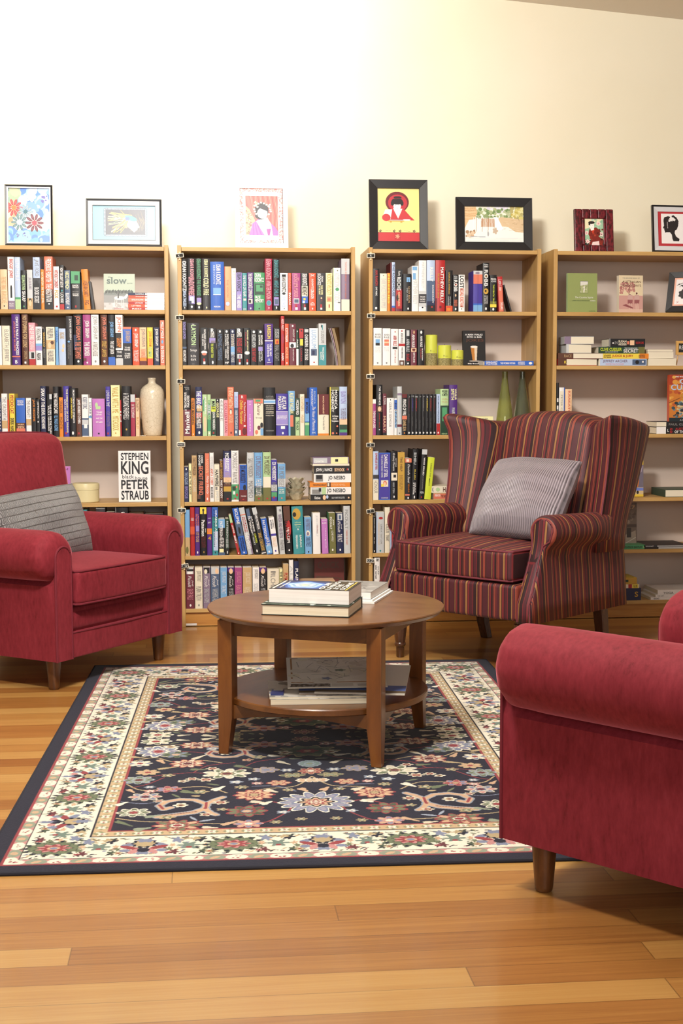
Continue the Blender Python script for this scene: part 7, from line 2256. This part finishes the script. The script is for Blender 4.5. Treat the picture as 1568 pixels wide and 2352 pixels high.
m, n, l, b = newmat('sandy_wax_texture')
f = noise(n, l, texco(n, l), 260, 3, .7)
r = ramp(n, [(.35, '5f5630'), (.5, '8f8452'), (.7, 'b9ad78')])
l.new(f, r.inputs['Fac'])
l.new(r.outputs['Color'], b.inputs['Base Color'])
b.inputs['Roughness'].default_value = .7
bump(n, l, b, f, .5, .002)
M_SAND = m
M_WAX = flat('cfd34e', .35)
M_WRAP = flat('dde07a', .3)
for cx, half, yt, frac, lab in ((989.8, 14.4, 769.5, .40, 'tallest lime green pillar candle beside the dark-spined books'), (1020.2, 15.4, 793, .36, 'middle lime green pillar candle of the three'), (1050, 14.2, 804.5, .40, 'shortest lime green pillar candle next to the beer-pint book')):
    Yc = D + .05
    zb = SHELF_Z[2] + .0005
    p = pix(cx, 820, Yc)
    t = empty('candle', (p[0], Yc, zb), 0, lab, 'candle', 'lime pillar candles')
    R_ = half * Yc / FPX
    H_ = pix(cx, yt, Yc)[2] - zb
    mesh('textured_base', *lathe([(.0001, 0), (R_, 0), (R_, H_ * frac), (.0001, H_ * frac)], 32), M_SAND, t, smooth=True)
    mesh('wax', *lathe([(.0001, H_ * frac), (R_, H_ * frac), (R_, H_ - .003), (R_ - .003, H_), (R_ * .5, H_ - .002), (.0001, H_ - .003)], 32), M_WAX, t, smooth=True)
    mesh('wrapper', *lathe([(R_ + .0006, H_ * frac - .004), (R_ + .0006, H_ * frac + .022)], 32), M_WRAP, t, smooth=True) if False else None
    mb = MB()
    lettering(mb, 'A', (-R_ * .35, -R_ - .0012, H_ * frac + .008), (1, 0, 0), (0, 0, 1), .006, .008)
    lettering(mb, 'Arome', (-R_ * .35 + .0075, -R_ - .0012, H_ * frac + .008), (1, 0, 0), (0, 0, 1), .014, .0035, bold=False)
    mb.obj('label_lettering', flat('6a6c2a', .5), t)
    mesh('wick', *tube([(0, 0, H_ - .003), (.001, 0, H_ + .006)], .0008, 6), flat('2a2620', .9), t)

# cream tin
t = empty('tin', (pix(197, 1130, D + .075)[0], D + .075, SHELF_Z[4] + .0005), 0, 'round cream lidded tin on the shelf beside the armchair back', 'tin')
R_ = 30.5 * 6.31 / FPX
H_ = .0905
mesh('tin_body', *lathe([(.0001, 0), (R_ - .003, 0), (R_ - .0005, .003), (R_ - .0008, H_ - .03), (.0001, H_ - .03)], 40), flat('e0d3a4', .3, coat=.2), t, smooth=True)
mesh('tin_lid', *lathe([(R_ - .004, H_ - .032), (R_ + .0008, H_ - .031), (R_ + .001, H_ - .010), (R_ - .001, H_ - .003), (R_ - .008, H_), (R_ - .016, H_ - .0012), (.0001, H_ - .0012)], 40), flat('e0d3a4', .3, coat=.2), t, smooth=True)

# lotus bowls
m, n, l, b = newmat('pale_soapstone')
f = noise(n, l, texco(n, l), 40, 5, .6)
r = ramp(n, [(.35, 'a39a80'), (.5, 'c2b99e'), (.7, 'd6cfb8')])
l.new(f, r.inputs['Fac'])
l.new(r.outputs['Color'], b.inputs['Base Color'])
b.inputs['Roughness'].default_value = .6
M_STONE = m
zb = SHELF_Z[4] + .0005
Yb_ = D + .065
xb_ = pix(680, 1130, Yb_)[0]
for i, (R_, z0_, hh, lab) in enumerate(((.043, 0, .033, 'lowest stone lotus bowl of the stack by the lying books'), (.049, .0265, .031, 'second stone lotus bowl from the shelf in the stack of four'), (.042, .0515, .029, 'third stone lotus bowl from the shelf in the stack of four'), (.0405, .0745, .029, 'topmost stone lotus bowl of the stack of four'))):
    N = 64
    rings = []
    for (fr_, fz) in ((.02, 0), (.5, 0), (.56, .1), (.62, .3), (.78, .6), (.98, 1.0), (.93, 1.0), (.72, .66), (.5, .5), (.02, .45)):
        ring = []
        for k in range(N):
            a_ = 2 * PI * k / N
            pet = abs(math.cos(4 * a_ + i))
            lift = (pet - .6) * .010 * max(0, fz - .5) / .5 if fz > .5 else 0
            rr_ = R_ * fr_ * (1 + .05 * (pet - .5) * fz)
            ring.append((rr_ * math.cos(a_), rr_ * math.sin(a_), hh * fz + lift))
        rings.append(ring)
    o = mesh('lotus_bowl', *loft(rings), M_STONE, None, smooth=True, sharp=70)
    o.location = (xb_ + (0, -.001, .002, -.001)[i], Yb_, zb + z0_)
    setp(o, lab, 'bowl', 'stone lotus bowls')

# little shells by the vase
mb = MB()
for k, (dx, dy, r_) in enumerate(((0, 0, .006), (.010, .002, .005), (-.009, .003, .005), (.004, -.006, .004))):
    mb.add(*lathe([(.0001, 0), (r_, .001), (r_ * .8, r_ * .6), (.0001, r_ * .8)], 10, dx, dy))
o = mb.obj('shell_garland', flat('e4dccb', .5), None, smooth=True)
o.location = (*pix(328, 1001, D + .018)[:1], D + .018, SHELF_Z[3] + .0005)
setp(o, 'small white shell garland at the foot of the cream vase', 'ornament')

# curled magazines at the end of the second shelf of the second case
def curled(dx, th, col, label, x_off):
    zb = SHELF_Z[2] + .0006
    p0_, p1_ = pix(771 + x_off, 839, D + .012), pix(754 + x_off * 1.3, 764, D + .012)
    rings = []
    hgt = .19
    for j in range(13):
        v_ = j / 12
        xs = p0_[0] + (p1_[0] - p0_[0]) * v_ ** 1.5
        ring = []
        for k in range(9):
            u_ = k / 8
            ring.append((xs + (.010 + .034 * v_) * u_ ** 1.3 + .008 * math.sin(PI * u_) * v_, D + .012 + .20 * u_, zb + hgt * v_ - .016 * v_ * (1 - u_) * 1.0))
        back_ = [(x + th * (1 if True else 0), y, z) for x, y, z in ring[::-1]]
        rings.append(ring + back_)
    o = mesh('magazine', *loft(rings), flat(col, .3), None, smooth=True, sharp=40)
    c = pix(785, 830, D + .1)
    return setp(o, label, 'magazine', 'curled magazines')


curled(0, .0035, '8a8684', 'outer curled grey magazine leaning at the end of the L-sign shelf', 0)
curled(0, .0040, 'a98a94', 'pinkish curled magazine between two others ending the L-sign shelf', 2.6)
curled(0, .0130, '8a7048', 'brown-gold curled magazine, inner of three, ending the L-sign shelf', 5.6)

# small easel sign
p = pix(1551, 838, D + .03)
t = empty('easel_sign', (p[0], D + .03, SHELF_Z[2] + .0008), 0, 'small wooden easel chalkboard sign at the end of the paperback piles', 'sign')
s_ = 6.27 / FPX
WD_ = flat('d0a25c', .5)
bars(MB(), 62 * s_, 33 * s_, 6 * s_, -.004, .004).obj('board_frame', WD_, t).location = (0, 0, 25 * s_)
box('chalkboard', .004, 58 * s_, -.001, .003, 27 * s_, 55 * s_, PEG_BOARD, t)
mb = MB()
lettering(mb, 'RE TURNS', (8 * s_, -.0016, 38 * s_), (1, 0, 0), (0, 0, 1), 46 * s_, 9 * s_, bold=False)
mb.obj('chalk_letter', PEG_CHALK, t)
for xs in ((10, 0), (52, 62)):
    mesh('leg', *tube([(xs[0] * s_, .006, 50 * s_), (xs[1] * s_ + (.004 if xs[1] == 0 else -.004), .0, .0026)], .0026, 6), WD_, t)

# ------------------------------------------------------------------ on the table
TT = .0092 + .4315 + .0004


def flatbook(name, c0, dirv, L, Wd, z, th, cols, pages, label, canvas=None, hard=True, cat='book', spine='back', group=None):
    """lying book: c0 = near corner, long side along dirv, depth to its left"""
    tk = .0024 if hard else .0008
    ov = .003 if hard else 0
    ang = math.atan2(dirv[1], dirv[0])
    mb = MB().box(0, L, 0, Wd, 0, tk).box(0, L, 0, Wd, th - tk, th)
    if spine == 'back':
        mb.box(0, L, Wd - tk, Wd, tk, th - tk)
    else:
        mb.box(0, tk, 0, Wd, tk, th - tk)
    o = mb.obj(name, flat(cols, .4))
    xs = (ov, L - ov) if spine == 'back' else (tk + .0001, L - ov)
    ys = (ov, Wd - tk - .0001) if spine == 'back' else (ov, Wd - ov)
    box('page_block', *xs, *ys, tk + .0001, th - tk - .0001, pages, o)
    if canvas:
        canvas(L, Wd).mesh('cover_picture', (0, 0, th + .0003), (1, 0, 0), (0, 1, 0), o)
    o.location = (c0[0], c0[1], z)
    o.rotation_euler = (0, 0, ang)
    return setp(o, label, cat, group)


def cov_low(L, Wd):
    c = Canvas(L, Wd, .0015, '2a3a2c')
    c.speckle(0, L, 0, Wd, ['4a5a48', 'a9b0a4', '1f2a22', 'c9cdc6'], 120, .004, .012)
    return c


def cov_globe(L, Wd):
    c = Canvas(L, Wd, .0013, '2a261f')
    c.rect(.006, L - .006, .006, Wd - .006, '3a3222')
    c.rect(.018, L * .62, .010, Wd - .010, '2b3760')
    for r_, col in ((.074, '3f5a9a'), (.064, '6a8cc4'), (.054, 'a9c4e0'), (.044, '7f9cb8'), (.034, 'c9d4d8'), (.022, '9ab0b4'), (.012, 'c9c4a0')):
        c.blob(L * .36, Wd * .5, r_ * .92, r_, col, .4, 5, .10)
    c.rect(.006, .013, .008, Wd - .008, 'd9d4c4')
    c.rect(.024, .028, .03, Wd - .03, 'd9d4c4')
    c.rect(L - .014, L - .010, .004, Wd - .004, 'd9b84a')
    return c


PGT = wood('book_page_edges', 'cdbf9f', 'ddd0b4', 'e6dcc4', (2, 2, 500), .8)
PGW = wood('white_page_edges', 'd6cfc6', 'e4deD6'.lower(), 'ece8e2', (2, 2, 500), .8)
flatbook('book', (.176, 3.902), (.255, -.084), .268, .200, TT, .033, '1d241e', PGT, 'dark green hardback lying beneath the thick white-paged book on the coffee table', cov_low)
o = flatbook('book', (.2005, 3.920), (.232, -.077), .2445, .186, TT + .0338, .0425, '26221c', PGW, 'thick book with blue globe cover lying on the dark green hardback', cov_globe, hard=False)
mb = MB()
for i, (txt, y0, y1) in enumerate((('OUR', .012, .150), ('LIVING', .010, .172), ('& THE', .020, .120), ('OCEANS', .014, .165))):
    x = .2445 * (.60 + .088 * i)
    lettering(mb, txt, (x + .0165, y0, .0425 + .0009), (0, 1, 0), (-1, 0, 0), y1 - y0, .0165)
mb.obj('lettering', flat('eeeae2', .5), o)


def cov_grey(L, Wd):
    c = Canvas(L, Wd, .0015, '8d8a86')
    c.speckle(0, L, 0, Wd, ['9d9a96', '7d7a76', 'a9a6a0'], 40, .008, .02)
    for k in range(9):
        x, y = L * c.rg.uniform(.2, .9), Wd * c.rg.uniform(.2, .8)
        c.line([(x, y), (x + .02, y + .012), (x + .045, y + .006)], .003, '3a3836')
    return c


gd = np.array([.097, .248])
gd /= np.linalg.norm(gd)
cn = np.array([.538, 4.066])
for i, (dz, th, cl, lab, cvf, hd) in enumerate(((0, .006, 'e6e4e0', 'lower white booklet under the grey book on the coffee table', None, False), (.0066, .006, 'e9e7e4', 'upper white booklet under the grey book on the coffee table', None, False), (.0133, .022, '8d8a86', 'grey-covered book lying on white booklets behind the thick books', cov_grey, False))):
    q = cn + np.array([.0, .0]) + (gd * .004 - np.array([gd[1], -gd[0]]) * .007) * i
    L_ = .262 - .01 * i
    o = flatbook('booklet' if i < 2 else 'book', q, gd, L_, .165, TT + dz, th, cl, M_PAGES_W, lab, (lambda L, Wd: cvf(L, Wd)) if cvf else None, hard=hd, cat='booklet' if i < 2 else 'book')

# lower shelf: newspapers and magazines
SZ = .0092 + .1715 + .0004


def cov_paper(L, Wd):
    c = Canvas(L, Wd, .002, 'cfc8bc')
    c.speckle(0, L, 0, Wd, ['a9a49a', '8f8a80', 'd9d4cc', '7d7a86'], 60, .006, .02)
    return c


def cov_map(L, Wd):
    c = Canvas(L, Wd, .0018, 'e2ddd2')
    c.rect(.012, L - .02, .045, Wd - .01, 'a8794a')
    c.rect(.018, L - .026, .052, Wd - .016, 'e6dfd0')
    c.speckle(.02, L - .03, .06, Wd - .02, ['ddd6c6', 'e6dfd2', 'd6cdbc', 'e0d9c2'], 60, .01, .03)
    rr = np.random.RandomState(4)
    for k in range(34):
        x, y = rr.uniform(.03, L - .04), rr.uniform(.06, Wd - .03)
        a_ = rr.uniform(0, PI)
        Ln = rr.uniform(.02, .07)
        c.line([(x, y), (x + Ln * math.cos(a_) * .5, y + Ln * math.sin(a_) * .5 + .004), (min(L - .03, x + Ln * math.cos(a_)), y + Ln * math.sin(a_))], .0018, ['7a766e', '8a867c', '6a665e'][k % 3])
    c.blob(L * .55, Wd * .55, .016, .012, '6a7a68', 0, 5, .2)
    c.blob(L * .40, Wd * .28, .014, .012, '7a829a', 0, 5, .2)
    c.rect(.010, L * .42, .008, .036, '5a5248')
    c.speckle(.01, L * .42, .010, .034, ['8a8278', '3a3630', 'a9a298'], 30, .003, .006)
    c.rect(L * .44, L * .66, .010, .036, 'c9c2b4')
    c.rect(L * .7, L - .01, .01, .03, 'b9b6b0')
    return c


def cov_sky(L, Wd):
    c = Canvas(L, Wd, .002, 'd6d0c6')
    c.rect(0, L, .01, Wd * .28, '5a6aa0')
    c.rect(0, L, .01, .03, '6a5a44')
    return c


def sheet(name, c0, ang, L, Wd, z, th, col, label, cvf, cat, tilt=0.0, bend=0.0, group=None):
    o = flatbook(name, c0, (math.cos(ang), math.sin(ang)), L, Wd, z, th, col, PGT, label, cvf, hard=False, cat=cat, group=group)
    o.rotation_euler = Matrix.Rotation(ang, 3, 'Z').to_4x4().to_3x3().to_euler() if not tilt else (Matrix.Rotation(ang, 3, 'Z') @ Matrix.Rotation(tilt, 3, 'X')).to_euler()
    return o


GM = 'papers stacked on the lower shelf of the coffee table'
sheet('newspaper', (.199, 3.838), -.04, .32, .235, SZ, .0165, 'b9b0a0', 'folded newspaper bundle lowest on the coffee table shelf', cov_paper, 'newspaper', group=GM)
sheet('magazine', (.196, 3.842), -.03, .315, .225, SZ + .0171, .006, 'ddd8ce', 'white magazine on the newspaper bundle, its cover mostly hidden', cov_paper, 'magazine', group=GM)
sheet('magazine', (.285, 3.862), -.06, .31, .245, SZ + .0236, .003, '6a4a44', 'maroon-edged magazine tilted beneath the map on the table shelf', cov_sky, 'magazine', .10, group=GM)
sheet('magazine', (.33, 3.858), -.22, .27, .29, SZ + .0275, .003, 'd6d0c6', 'magazine with a blue landscape edge sticking out beneath the map', cov_sky, 'magazine', .10, group=GM)
sheet('map', (.252, 3.876), -.05, .30, .30, SZ + .0400, .0025, 'd6cfc2', 'old fold-out map with brown border lying on top of the magazines', cov_map, 'map', .105, group=GM)
o = box('leaflet_pack', 0, .038, 0, .06, 0, .005, flat('32386a', .4))
o.location = (.200, 3.862, SZ + .0238)
o.rotation_euler = (.0, 0, -.12)
mb = MB().box(.006, .034, .046, .059, .0051, .0056).obj('price_sticker', flat('c9c2b4', .6), o)
setp(o, 'small dark blue leaflet pack lying at the near corner of the magazines', 'leaflet')
